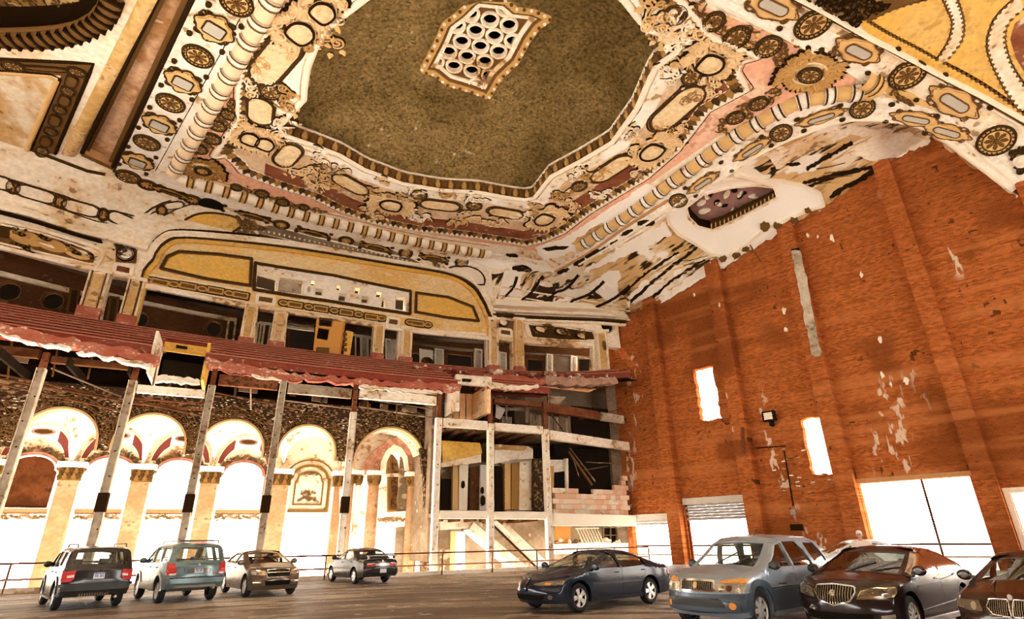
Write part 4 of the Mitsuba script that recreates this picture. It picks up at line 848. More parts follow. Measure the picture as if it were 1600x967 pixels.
ob = smooth_line(np.array(cpts((-60, 72), (0, 70), (60, 73), (112, 66), (150, 50), (178, 28), (188, -4))), .4)
oi = ov_pts
field(Polygon(np.vstack([ob, oi[::-1]])).buffer(0), 'm_umber', .05); line(ob, .14, 'm_bark', plan_=True, sm=False); line(oi, .12, 'm_bark', plan_=True, sm=False)
om = (np.array(resample(ob, len(ob) and .5))); 
mid = .5*(param(np.column_stack([ob, ob[:, 0]*0]), 60)+param(np.column_stack([oi, oi[:, 0]*0]), 60))[:, :2]
line(mid, .42, 'm_bark', h=.3, plan_=True, sm=False)
mm = resample(mid, .45); mn = normals2(mm)
for p, nn in zip(mm, mn):
    put('rim_rib', sweep(np.array([p-nn*.40, p-nn*.2, p, p+nn*.2, p+nn*.40]), [(-.05, .0), (-.05, .36), (.05, .36), (.05, .0)]), 'm_umber', CE)
put('oval_recess', slab(OVAL.buffer(.2), -1.6, -1.5, 1.5), 'm_umber', CE)
rim_ = resample(np.array(OVAL.exterior.coords)[:-1], .6, True); put('oval_side', strip_up(rim_, H-.05, H+1.6), 'm_umber', CE, smooth=True)
for (x, y) in ((30, 18), (60, 12), (95, 6), (10, 2), (118, 10), (45, -5), (80, 26), (100, 24), (130, 18)):
    u, v = ceil(x, y, 1.55); k += 1
    M = np.array([[.55, 0, 0, u], [0, .55, 0, v], [0, 0, -1, H+1.5], [0, 0, 0, 1.0]]); put('recess_rosette', O['ros_bed'], 'm_gilt' if k % 2 else 'm_tan', CE, tw=M); put('recess_flower', O['ros_flower'], 'm_bark', CE, tw=M)
# capsule and dot border along the left bay and round its end
bord = [(-30, 272), (0, 283), (21, 292), (94, 315), (161, 335), (222, 352)]
line([(-40, 262), (0, 275), (60, 293), (120, 313), (180, 330), (218, 341)], .06, 'm_bronze'); line([(-40, 283), (0, 295), (60, 314), (120, 335), (180, 352), (230, 364)], .05, 'm_bronze')
line([(218, 341), (238, 325), (268, 313)], .07, 'm_bronze'); line([(230, 364), (250, 343), (288, 322), (300, 319)], .05, 'm_bronze')
for (x, y) in ((21, 292), (94, 315), (161, 335), (223, 352), (253, 328)):
    u, v = ceil(x, y); hang(ROSG, u, v, 0, .32, .42 if y < 340 else .36, 'border_boss', 1.0, .03)
for (x, y, x2, y2) in ((57, 303, 68, 306.5), (127, 325, 138, 328), (192, 344, 203, 347), (239, 338, 244, 334), (272, 320, 280, 318), (-12, 281, 0, 285)):
    u, v = ceil(x, y); e_ = ceil(x2, y2); an = math.atan2(e_[1]-v, e_[0]-u); L_ = .95 if x != 239 and x != 272 else .6
    hang([('panel', 'm_cream', None), ('panel_rim', 'm_bronze', 'rim')], u, v, an, L_*.95, .62 if x not in (239, 272) else .42, 'border_capsule', drop=.03)
line([(-40, 305), (0, 316), (60, 331), (120, 350), (180, 365), (236, 380)], .13, 'm_bronze', h=.16)
line([(-40, 312), (0, 322), (60, 338), (120, 357), (180, 372), (236, 386)], .2, 'm_ivory', h=.2)
put('trough_end', at_z(LineString([g0, h0]).buffer(.15, cap_style=2), H-.02, H+.95), 'm_sienna', CE)
# ---------------------------------------------------------------- balcony wall (upper back wall): piers, lintels, booth
NB = 38.0
rb = np.random.default_rng(5)
WB = 'wall_back'
xs = np.arange(-27, 25.9, .5)
top = [(x, float(zc(x, NB+bend(x)))+.25) for x in xs]
face = Polygon([(-27, 13.0)] + top + [(25.6, 13.0)])
def op(*pp): return Polygon(BP(NB, *pp))
LB = 13.0
openings = [Polygon([(-27, LB), (-27, 17.8), *BP(NB, (0, 386), (147, 424), (146, 434), (130, 492)), (-9.2, LB)]),
            op((172, 430), (206, 437), (188, 520), (155, 510)), op((229, 446), (385, 478), (379, 560), (205, 535)), op((404, 482), (431, 486), (420, 560), (395, 560)),
            op((450, 487), (585, 507), (582, 585), (443, 570)), op((601, 510), (623, 513), (618, 590), (597, 590)), op((643, 516), (760, 528), (762, 600), (640, 590)),
            op((779, 531), (800, 534), (801, 600), (780, 600)), op((816, 535), (927, 541), (925, 605), (820, 605)), op((951, 541), (980, 546), (980, 605), (948, 605))]
hole = Polygon([(951+ 9*math.cos(a)*(1+.1*math.sin(5*a))*1.2, 506+14*math.sin(a)) for a in np.linspace(0, 2*PI, 22)[:-1]]); openings.append(op(*list(hole.exterior.coords)))
booth_holes = [((402, 426), (431, 434), (429, 456), (400, 449)), ((437, 434), (473, 440), (471, 461), (434, 456)), ((486, 439), (492, 440), (491, 447), (485, 446)), ((493, 451), (504, 453), (503, 463), (492, 461)), ((526, 446), (532, 447), (531, 455), (525, 454)),
               ((530, 458), (541, 460), (540, 472), (528, 470)), ((555, 450), (562, 451), (561, 460), (554, 459)), ((565, 463), (576, 465), (575, 475), (564, 473)), ((588, 456), (596, 457), (595, 466), (587, 465)), ((597, 466), (602, 467), (601, 482), (595, 480)), ((618, 464), (633, 466), (632, 486), (617, 483))]
openings += [op(*h) for h in booth_holes]
m = wall_b(face.difference(unary_union(openings)), NB, NB+.5)
tag(put(WB, m, 'm_cream'), 'cream and ochre plaster back wall above the balcony with piers and square booth openings', 'wall', kind='structure')
def bpiece(poly, d0, d1, mat, name, parent=WB, e=1.2, n0=None):
    """poly (x, z) on the balcony wall, standing d0..d1 in front of it"""
    m = wall_b(poly, (n0 or NB)-d1, (n0 or NB)-d0, e)
    return put(name, m, mat, parent) if m is not None else None
def bline(pp, w, mat, d=.08, name='wall_moulding', sm=True, closed=False, d0=0.0):
    P = np.array(BP(NB, *pp)); P = smooth_line(P, .3, closed) if sm else P
    if closed: P = np.vstack([P, P[:1]])
    return bpiece(LineString(P).buffer(w/2, 4, cap_style=2), d0, d0+d, mat, name)
# ochre field of the middle bay, yellow panels, booth panel
mid_f = op((228, 442), (238, 405), (262, 378), (300, 372), (400, 380), (500, 394), (620, 414), (700, 430), (745, 452), (760, 480), (762, 520), (640, 512), (520, 494), (385, 474)).difference(unary_union(openings))
bpiece(mid_f, .0, .03, 'm_creamochre', 'ochre_field')
for pp in (((252, 420), (262, 402), (280, 394), (340, 398), (393, 405), (391, 447), (320, 436)), ((650, 458), (700, 465), (738, 480), (747, 502), (700, 497), (649, 488))):
    bpiece(op(*pp), .03, .05, 'm_yellowpanel', 'yellow_panel')
    bline(list(pp), .20, 'm_bark', .12, closed=True, sm=False, d0=.03); bline(list(pp), .08, 'm_bronze', .17, closed=True, sm=False, d0=.03)
bpiece(op((399, 412), (520, 431), (640, 456), (639, 490), (520, 471), (398, 453)).difference(unary_union(openings)), .03, .09, 'm_white', 'booth_panel')
bline([(399, 412), (520, 431), (641, 456), (640, 491), (520, 472), (397, 453)], .20, 'm_bronze', .16, closed=True, sm=False)
for h in booth_holes:
    bpiece(op(*h).buffer(.10).difference(op(*h)), .05, .12, 'm_ivory', 'booth_hole_frame')
bpiece(Polygon(BP(NB, (438, 435), (472, 441), (470, 460), (435, 455))), -.35, -.3, 'm_concrete', 'booth_hole_board')
for k_ in range(20):
    x, y = rb.uniform(480, 635), 0; y = np.interp(x, [480, 635], [443, 472])+rb.uniform(-9, 11); a = BP(NB, (x, y))[0]
    P = affinity.scale(Point(a).buffer(1, 4), rb.uniform(.1, .4), rb.uniform(.08, .25))
    if not P.buffer(.15).intersects(unary_union(openings)): bpiece(P, .08, .10, ['m_grey', 'm_ochre', 'm_lightgrey'][k_ % 3], 'bare_patch')
# the big frame round the middle bay
fr = [(201, 500), (214, 450), (222, 418), (236, 402), (240, 392), (255, 375), (285, 368), (400, 377), (500, 390), (620, 410), (700, 424), (740, 442), (757, 466), (764, 482), (770, 500), (772, 575)]
bline(fr, .42, 'm_cream', .30); bline([(x+(4 if x < 300 else -3 if x > 700 else 0), y+6) for x, y in fr], .10, 'm_bronze', .33)
bline([(x+(8 if x < 300 else -7 if x > 700 else 0), y+10) for x, y in fr], .26, 'm_yellow', .22)
bline([(240, 380), (256, 366), (290, 361), (400, 369), (500, 382), (620, 402), (705, 417), (748, 434), (765, 462)], .10, 'm_umber', .2)
# frieze of small plaques
fz = [(230, 438), (250, 442), (272, 445), (294, 448), (316, 452), (337, 455), (358, 459), (376, 462)], [(443, 474), (461, 477), (482, 480), (501, 483), (522, 486), (541, 489), (560, 492), (580, 496), (596, 498)], [(640, 504), (652, 506), (668, 508)]
ff = {}
for row in fz:
    for i, p in enumerate(row):
        a = BP(NB, p)[0]
        P = affinity.scale(Point(a).buffer(1, 6), .34, .24) if i % 2 == 0 else sbox(a[0]-.46, a[1]-.2, a[0]+.46, a[1]+.2).buffer(.05)
        pq = bpiece(P.buffer(.05), .03, .08, 'm_bronze', 'frieze_plaque'); bpiece(P.buffer(-.04), .08, .11, 'm_gilt2', 'plaque_face', pq); bpiece(P.buffer(-.14), .11, .13, 'm_bark', 'plaque_boss', pq)
for pp in ([(228, 430), (300, 441), (385, 455)], [(228, 444), (300, 457), (386, 472)], [(440, 466), (520, 478), (600, 490), (660, 500)], [(440, 481), (520, 493), (600, 506), (660, 516), (760, 524)]): bline(pp, .09, 'm_ivory', .1)
bline([(228, 449), (300, 463), (388, 480)], .28, 'm_cream', .25); bline([(445, 488), (520, 499), (600, 512), (660, 520), (762, 530)], .28, 'm_cream', .25)
for pp in (((405, 464), (426, 467), (425, 474), (404, 471)), ((608, 499), (621, 501), (620, 508), (607, 506)), ((184, 416), (203, 420), (202, 428), (182, 424)), ((782, 516), (796, 518), (796, 524), (782, 522))):
    P = op(*pp); bpiece(P.buffer(.22), .02, .10, 'm_ivory', 'plaque_panel'); bpiece(P, .10, .13, 'm_rust' if pp[0][0] < 300 else 'm_bark', 'plaque_inset')
# left bay: scroll panel over the opening, pilaster capitals, round medallions
bpiece(op((-40, 340), (0, 351), (60, 362), (130, 384), (148, 397), (146, 412), (100, 404), (0, 385), (-40, 376)), .03, .07, 'm_bark', 'scroll_panel')
bline([(-40, 343), (0, 352), (60, 365), (130, 388), (149, 399), (147, 414), (100, 404), (0, 381), (-40, 372)], .10, 'm_cream', .16)
for (x, y, w, h, mt) in ((42, 374, 1.0, .5, 'm_gilt2'), (82, 385, .9, .45, 'm_gilt2'), (8, 364, .5, .4, 'm_bronze'), (122, 398, .8, .36, 'm_ochre'), (62, 379, .25, .25, 'm_bronze'), (128, 396, .5, .16, 'm_ivory'), (75, 385, .6, .12, 'm_ivory')):
    a = BP(NB, (x, y))[0]; bpiece(affinity.rotate(affinity.scale(Point(a).buffer(1, 8), w*.8, h*.8), -8), .06, .16, mt, 'scroll_boss')
def wallhang(kinds, px, py, ang, sx, sy, name, d=.05):
    x, z = BP(NB, (px, py))[0]; c, s = math.cos(ang), math.sin(ang)
    M = np.eye(4); M[:3, 0], M[:3, 1], M[:3, 2], M[:3, 3] = np.array([c, 0, s])*sx, np.array([s, 0, -c])*sy, [0, -1, 0], [x, NB+float(bend(x))-d, z]
    r = None
    for kk, mt, nm in kinds:
        if r is None: r = put(name, O[kk], mt, WB, tw=M)
        else: put(nm, O[kk], mt, r, tw=M)
for (x, y, s) in ((20, 362, .8), (60, 372, .8), (105, 390, .8), (30, 385, .7), (135, 400, .5), (860, 512, .8), (885, 520, .8), (910, 522, .7), (840, 518, .6)):
    k += 1; wallhang([(f'scr{k % 5}_a', 'm_umber' if x < 500 else 'm_bark', None), (f'scr{k % 5}_b', 'm_gilt2', 'leaves')], x, y, -.1, s, s*.5, 'wall_scroll', .1)
for (x, y) in ((197, 398), (785, 503)):
    q = op((x-16, y-22), (x+18, y-16), (x+16, y+14), (x-16, y+12)); bpiece(q, .02, .06, 'm_bark', 'medallion_panel')
    wallhang([('ros_bed', 'm_cream', None), ('ros_ring', 'm_umber', 'ring')], x, y, 0, .48, .48, 'medallion', .08)
    for s_ in (-1, 1): k += 1; wallhang([(f'scr{k % 5}_a', 'm_bronze', None)], x+s_*9, y-8, s_, .5, .4, 'wall_scroll', .1)
# right bay cornice and panels
rp_ = op((826, 508), (870, 511), (925, 519), (928, 530), (880, 530), (832, 526)); bpiece(rp_, .02, .05, 'm_bronze', 'scroll_panel')
bline([(824, 506), (870, 509), (928, 517), (931, 531), (880, 532), (830, 528), (822, 518)], .11, 'm_cream', .15, closed=True)
for (x, y) in ((846, 516), (878, 520), (910, 526)): wallhang([('panel', 'm_panel', None), ('panel_rim', 'm_umber', 'rim')], x, y, -.1, .62, .42, 'panel', .06)
for y0, w, mt, d in ((476, .5, 'm_ivory', .7), (486, .22, 'm_cream', .45), (493, .16, 'm_bronze', .35), (498, .2, 'm_cream', .25)):
    bline([(768, y0), (840, y0+4), (920, y0+7), (975, y0+11)], w, mt, d)
bline([(0, 327), (60, 342), (120, 362), (180, 377), (232, 391)], .35, 'm_cream', .4); bline([(0, 334), (60, 350), (120, 369), (160, 380)], .08, 'm_umber', .42)
bline([(0, 346), (60, 360), (130, 381), (158, 392), (160, 402), (148, 425), (130, 490)], .2, 'm_cream', .2)
bline([(0, 388), (70, 405), (148, 424)], .22, 'm_cream', .22)
# piers standing between the openings, red at the foot
pier_px = [((152, 425), (178, 432), (157, 488), (125, 480), (154, 500), (122, 492)), ((206, 437), (229, 444), (213, 498), (187, 493), (211, 511), (185, 506)), ((383, 476), (403, 482), (395, 530), (374, 528), (394, 542), (372, 540)), ((430, 486), (449, 490), (443, 536), (421, 534), (440, 549), (419, 546)),
           ((584, 507), (600, 510), (597, 556), (580, 553), (597, 567), (578, 565)), ((624, 513), (642, 516), (641, 561), (624, 559), (640, 571), (623, 570)), ((763, 500), (778, 500), (777, 573), (762, 572), (777, 583), (760, 582)), ((801, 500), (815, 502), (817, 574), (803, 574), (817, 585), (802, 585)), ((929, 520), (949, 525), (950, 580), (932, 580), (951, 596), (930, 595))]
for i, (tl, tr, br, bl, fr_, fl_) in enumerate(pier_px):
    x0, x1 = BP(NB, bl)[0][0], BP(NB, br)[0][0]; zt = BP(NB, tl)[0][1]; zm = BP(NB, bl)[0][1]; zb = min(BP(NB, fl_)[0][1], BP(NB, fr_)[0][1])-.4
    w = x1-x0
    pr = bpiece(sbox(x0, zm-.05, x1, zt+.1), -.45, .30, ['m_cream', 'm_cream', 'm_pierworn', 'm_pierworn', 'm_pierworn', 'm_pierworn', 'm_cream', 'm_ochre', 'm_pierworn'][i], 'pier')
    bpiece(sbox(x0-.06, zb, x1+.06, zm+.02), -.5, .38, 'm_redblock', 'pier_base', pr)
    bpiece(sbox(x0+w*.25, zm+.1, x1-w*.25, zt-.2), .30, .34, 'm_goldline', 'pier_panel', pr)
    for s_ in (x0+w*.12, x1-w*.2): bpiece(sbox(s_, zm, s_+w*.07, zt), .30, .36, 'm_bark' if i in (0, 1) else 'm_cream', 'pier_fillet', pr)
    bpiece(sbox(x0-.1, zt-.1, x1+.1, zt+.12), -.4, .4, 'm_cream', 'pier_cap', pr)
wallhang([('leafbit', 'm_bark', None)], 940, 535, -PI/2, .8, .6, 'pier_leaf', .35)
# promenade behind the piers: sloping soffit, back wall with oval holes, pilasters
NP = 42.3
put('promenade_floor', bent(box((-1, NB+2.4, 12.9), (52, 5.4, .5)), 1.2), 'm_brown', WB)
so = []
for a, b in zip(xs[:-1:2], xs[2::2]):
    f = lambda x: np.interp(x, [-14, -9.6, -1, 7.4, 16, 26], [17.85, 17.2, 16.45, 16.4, 16.65, 17.0])
    V = np.array([[a, NB+.45, f(a)], [b, NB+.45, f(b)], [b, NP+.3, f(b)+.35], [a, NP+.3, f(a)+.35]]); V[:, 1] += bend(V[:, 0])
    V2 = V+np.array([0, 0, .12]); so.append(trimesh.Trimesh(np.vstack([V, V2]), [[0, 1, 2], [0, 2, 3], [4, 6, 5], [4, 7, 6]], process=False))
put('promenade_soffit', cat(*so), 'm_soffit', WB)
pw = sbox(-27, 13, 26.5, 18.6)
ovs = [affinity.scale(Point(*Bp(x, y, NP)).buffer(1, 10), rx, ry) for x, y, rx, ry in ((13, 455, .52, .58), (82, 470, .5, .55), (219, 500, .4, .55), (332, 514, .5, .6), (337-2, 514, .45, .55), (650, 560, .4, .5), (678, 563, .55, .5))]
doors_ = [Polygon(BP(NP, *q)) for q in (((455, 500), (492, 505), (490, 560), (452, 556)), ((700, 552), (738, 556), (738, 600), (700, 600)), ((825, 560), (850, 562), (850, 600), (825, 600)), ((905, 560), (926, 560), (926, 605), (905, 605)), ((160, 470), (168, 470), (160, 510), (152, 510)))]
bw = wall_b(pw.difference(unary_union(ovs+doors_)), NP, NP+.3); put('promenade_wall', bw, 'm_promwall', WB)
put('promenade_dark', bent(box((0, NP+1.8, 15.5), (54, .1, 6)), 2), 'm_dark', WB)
for o in ovs: bpiece(o.buffer(.07).difference(o), 0, .05, 'm_bark', 'oval_rim', n0=NP)
def bp_line(pp, w, mat, d): 
    P = np.array(BP(NP, *pp)); bpiece(LineString(smooth_line(P, .5)).buffer(w/2, 2, cap_style=2), 0, d, mat, 'promenade_rail', n0=NP)
bp_line([(-20, 424), (0, 428), (60, 443), (130, 460)], .3, 'm_cream', .2); bp_line([(168, 461), (230, 475), (300, 489), (370, 501)], .26, 'm_cream', .2); bp_line([(404, 505), (470, 514), (520, 520), (590, 530)], .22, 'm_cream', .2); bp_line([(640, 537), (700, 545), (760, 550)], .2, 'm_soffit', .2); bp_line([(816, 552), (880, 556), (930, 560)], .16, 'm_soffit', .2)
for (x0, x1, y0, y1) in ((110, 127, 452, 492), (172, 188, 464, 508), (356, 370, 500, 545), (402, 410, 504, 548), (412, 424, 506, 548), (540, 556, 523, 568), (562, 575, 526, 570), (601, 618, 530, 575), (678, 692, 545, 575), (740, 752, 545, 580), (778, 790, 550, 585), (852, 862, 553, 590), (890, 900, 556, 590)):
    P = Polygon(BP(NP, (x0, y0), (x1, y0+2), (x1-6 if x0 < 450 else x1, y1+2), (x0-6 if x0 < 450 else x0, y1))).convex_hull
    pk = bpiece(P, 0, .25, 'm_cream' if x0 > 180 else 'm_bark', 'pilaster_panel', n0=NP); bpiece(P.buffer(-.14), .25, .29, 'm_bronze' if x0 < 560 else 'm_concrete', 'panel_inset', pk, n0=NP)
P = Polygon(BP(NP, (862, 555), (895, 560), (895, 590), (862, 590))); bpiece(P, 0, .1, 'm_soffit', 'wall_panel', n0=NP)
P = Polygon(BP(NP, (655, 545), (676, 548), (676, 575), (655, 572))); bpiece(P.difference(affinity.scale(Point(*Bp(667, 566, NP)).buffer(1, 6), .5, .45)), 0, .1, 'm_ivory', 'wall_panel', n0=NP)
# orange booth standing on the promenade
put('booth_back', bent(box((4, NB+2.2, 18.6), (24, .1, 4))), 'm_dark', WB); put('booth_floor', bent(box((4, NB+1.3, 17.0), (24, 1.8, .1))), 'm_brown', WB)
bpiece(op(*[(951+26*math.cos(t), 506+30*math.sin(t)) for t in np.linspace(0, 2*PI, 12)]).buffer(0), -.65, -.6, 'm_dark', 'hole_back')  # near-black panel added behind the hole, deep shade put into its colour
cb = thing('ticket_booth', 'orange wooden cabinet with dark square openings standing at the top of the balcony steps', 'cabinet')
q = BP(37.2, (495, 497), (537, 503), (529, 556), (489, 551)); P = Polygon(q)
q = [(a, max(b, 13.36)) for a, b in q]; P = Polygon(q)
h1 = Polygon(BP(37.4, (500, 499), (518, 501), (516, 511), (499, 509))); h2 = Polygon(BP(37.4, (497, 513), (514, 516), (511, 533), (494, 530)))
put('body', wall_b(P.difference(h1).difference(h2), 37.2, 37.4), 'm_woodp', cb); put('back', wall_b(P, 38.0, 38.05), 'm_dark', cb); put('side', wall_b(Polygon([q[1], (q[1][0]+.1, q[1][1]), (q[2][0]+.1, q[2][1]), q[2]]).buffer(.03), 37.2, 38.1), 'm_wood', cb)
put('opening_trim', wall_b(h1.buffer(.06).difference(h1), 37.15, 37.25), 'm_brown', cb)
sh = thing('shelf_unit', 'narrow orange shelf unit leaning beside the orange cabinet on the balcony', 'shelf')
q = [(a+.40, max(b, 13.36)) for a, b in BP(37.3, (531, 516), (543, 518), (537, 555), (527, 553))]; put('panel', wall_b(Polygon(q), 37.2, 37.3), 'm_yellow', sh)
for j in range(4):
    P = Polygon(BP(37.3, (536, 520+8*j), (542, 521+8*j), (541, 526+8*j), (535, 525+8*j))); put('shelf_gap', wall_b(P, 37.16, 37.22), 'm_bark', sh)
bx = Polygon([(a, max(b, 12.95)+0) for a, b in BP(36.6, (494, 545), (513, 546), (513, 556), (494, 555))]); tag(put('debris_box', wall_b(bx, 36.2, 36.6), 'm_bark'), 'small brown box lying on the steps in front of the orange cabinet', 'box')

# ---------------------------------------------------------------- balcony: stepped red tiers, aisles, broken front
bal = thing('balcony', 'broken red stepped balcony running across the back of the hall', 'balcony')
vom1 = (-4.45, -2.3); vom2 = (11.4, 13.1)
def spans(n, x0, x1):
    out = [(x0, x1)]
    for a, b in ((vom1 if n < 33.6 else (0, 0)), (vom2 if n < 35.0 else (0, 0))):
        if a == b: continue
        out = [s for u, v in out for s in ((u, min(v, a)), (max(u, b), v)) if s[1]-s[0] > .05]
    return out
NT = 8
for i in range(NT):
    n = 31.0+.86*i; z1 = 10.20+.39*(i+1)
    for a, b in spans(n, -27, 17.2 if n < 35.5 else 25.0 if n < 36.5 else 24.8):
        tr = put('tier', bent(box(((a+b)/2, n+.6 if i < 7 else n+.9, z1-.22), (b-a, 1.2 if i < 7 else 1.8, .44)), 1.0), 'm_seat', bal)
        put('nosing', bent(box(((a+b)/2, n-.03, z1-.035), (b-a, .12, .07)), 1.0), 'm_nosing', tr)
for c in (-8.3, 1.0, 8.6):
    for i in range(2*NT-2):
        n = 31.2+.43*i; z1 = 10.40+.195*(i+1)
        put('aisle_step', bent(box((c+.02*i, n+.25, z1-.13), (1.35, .5, .26)), 1.5), 'm_aisle', bal)
def frag(pp, lo_mat='m_redblock', n=31.0, depth=.5, jag=.10):
    P = np.array(BP(n, *pp)); P = resample(P, .25, True); P = P+rb.uniform(-jag, jag, P.shape)*np.array([.4, 1])
    return put('front_parapet', wall_b(Polygon(P).buffer(0), n-.25, n+depth), lo_mat, bal)
frag([(-80, 484), (0, 505), (60, 519), (126, 533), (128, 542), (112, 543), (60, 535), (0, 522), (-80, 503)])
frag([(124, 540), (137, 536), (190, 545), (250, 556), (249, 566), (239, 571), (215, 563), (165, 556), (140, 554), (128, 551)])
frag([(322, 562), (385, 571), (440, 580), (462, 586), (475, 589), (472, 597), (440, 594), (380, 584), (322, 573)])
frag([(470, 585), (540, 591), (600, 597), (718, 600), (719, 610), (690, 612), (640, 608), (560, 601), (478, 592)])
frag([(755, 586), (800, 588), (850, 594), (848, 603), (800, 606), (768, 602), (753, 598)], n=33)
frag([(850, 588), (900, 590), (962, 592), (962, 600), (920, 603), (850, 602)], 'm_rubble', n=34)
for (pp, mt) in (([(120, 553), (140, 549), (165, 556), (180, 559), (165, 562), (150, 556), (128, 557)], 'm_pale'), ([(390, 583), (440, 590), (440, 597), (395, 591)], 'm_pale'), ([(0, 520), (60, 533), (110, 542), (110, 547), (60, 538), (0, 526)], 'm_pale'), ([(560, 601), (690, 612), (690, 616), (640, 613), (560, 605)], 'm_pale'), ([(760, 598), (800, 604), (840, 602), (840, 608), (790, 611), (765, 606)], 'm_pale'), ([(180, 560), (240, 570), (238, 576), (184, 565)], 'm_pale')): frag(pp, mt, 31.02, .3, .07)
for k_ in range(60):                                          # rubble along the right-hand edge and steps
    x = rb.uniform(760, 955) if k_ < 40 else rb.uniform(640, 720); y = np.interp(x, [640, 720, 760, 985], [572, 580, 582, 590])+rb.uniform(-3, 4); n = rb.uniform(33.6, 36)
    a, b = Bp(x, y, n); q = trimesh.creation.icosphere(1); q.vertices *= rb.uniform(.06, .2, 3); q.vertices += rb.normal(0, .02, q.vertices.shape); q.apply_translation((a, n+float(bend(a)), b)); put('rubble', q, ['m_rubble', 'm_pale', 'm_seat'][k_ % 3], bal)
# the two entrances cut through the steps
def bb(x0, x1, n0, n1, z0, z1, mat, name, parent): return put(name, bent(box(((x0+x1)/2, (n0+n1)/2, (z0+z1)/2), (x1-x0, n1-n0, z1-z0)), 1.5), mat, parent)
va, vb = vom1
bb(va-.02, vb+.02, 33.55, 33.7, 11.12, 11.62, 'm_yellow', 'entrance_wall', bal); bb(va-.12, va, 30.9, 33.6, 9.2, 11.3, 'm_pale', 'entrance_side', bal); bb(vb, vb+.14, 31.0, 33.6, 9.2, 11.1, 'm_yellow', 'entrance_side', bal)
bb(va, vb, 34.5, 34.6, 9, 10.9, 'm_dark', 'entrance_back', bal); P = Polygon(BP(33.5, (276, 539), (293, 542), (292, 546), (275, 543))); put('entrance_sign', wall_b(P, 33.45, 33.54), 'm_umber', bal)
P = np.array(BP(31, (242, 588), (262, 587), (312, 592), (313, 601), (262, 597), (242, 596))); put('broken_parapet', wall_b(Polygon(resample(P, .15, True)+rb.uniform(-.06, .06, (len(resample(P, .15, True)), 2))).buffer(0), 30.9, 31.3), 'm_pale', bal)
va, vb = vom2
bb(va-.25, vb+.3, 31.0, 31.3, 10.35, 10.95, 'm_pale', 'entrance_lintel', bal); bb(va-.25, va, 31.0, 33, 8.7, 10.4, 'm_pale', 'entrance_side', bal); bb(vb, vb+.25, 31.0, 34.5, 8.7, 10.4, 'm_orange', 'entrance_side', bal)
for j in range(4): bb(va+.05+.42*j, va+.40+.42*j, 33.4-.02*(j % 2), 33.5, 8.6, 10.4, 'm_orange' if j > 1 else 'm_ochre', 'entrance_panel', bal)
P = Polygon(BP(31, (722, 592), (736, 593), (735, 597), (722, 596))); put('exit_sign', wall_b(P, 30.88, 31.0), 'm_umber', bal)
# understructure: soffit of the tiers, dark void wall, joists, pipes
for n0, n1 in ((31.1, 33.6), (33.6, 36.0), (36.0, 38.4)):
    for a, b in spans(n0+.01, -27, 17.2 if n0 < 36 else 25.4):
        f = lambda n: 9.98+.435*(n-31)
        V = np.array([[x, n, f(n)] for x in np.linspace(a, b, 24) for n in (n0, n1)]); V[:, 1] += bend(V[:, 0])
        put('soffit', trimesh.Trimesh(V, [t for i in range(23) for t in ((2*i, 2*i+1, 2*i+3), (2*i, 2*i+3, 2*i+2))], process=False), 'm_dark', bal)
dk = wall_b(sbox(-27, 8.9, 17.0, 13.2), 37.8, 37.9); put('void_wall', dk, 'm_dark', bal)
for j in range(16):
    x = -26+2.3*j
    if x < 10: put('joist', bent(bar((x, 31.3, 9.35), (x, 36.4, 9.35), .12, .4), 2), 'm_dark', bal)
for (pa, pb, r) in (((0, 585), (330, 652), .06), ((0, 592), (200, 628), .05), ((0, 600), (180, 640), .045), ((330, 612), (470, 640), .05), ((560, 635), (690, 655), .05), ((560, 622), (680, 640), .04), ((80, 575), (190, 620), .045), ((440, 625), (560, 640), .045), ((205, 622), (330, 633), .05), ((205, 630), (330, 642), .05)):
    a, b = ony(*pa, 32.5), ony(*pb, 32.5); put('pipe', tube(resample(np.array([a, b]), 1.0), r, 6), ['m_brown', 'm_rust', 'm_soffit'][int(pa[0]) % 3], bal)
for (x, y0, y1) in ((20, 520, 590), (90, 545, 588), (145, 553, 592), (245, 570, 610), (270, 595, 606), (392, 600, 640), (575, 627, 650), (620, 630, 655)):
    a, b = ony(x, y0, 32), ony(x-8 if x < 300 else x, y1, 32); put('hanger', bar(a, b, .07), 'm_bark' if x != 392 else 'm_pale', bal)
for (x, y, w, h) in ((388, 606, 1, .5), (458, 612, .35, .5), (500, 620, .9, .6), (570, 634, .7, .3), (600, 636, .5, .35), (640, 640, 1.0, .3), (20, 560, 1.2, .3)):
    a = ony(x, y, 33.5); put('hanging_scrap', box(a, (w, .1, h), .2), ['m_soffit', 'm_pale', 'm_brown', 'm_grey'][int(x) % 4], bal)
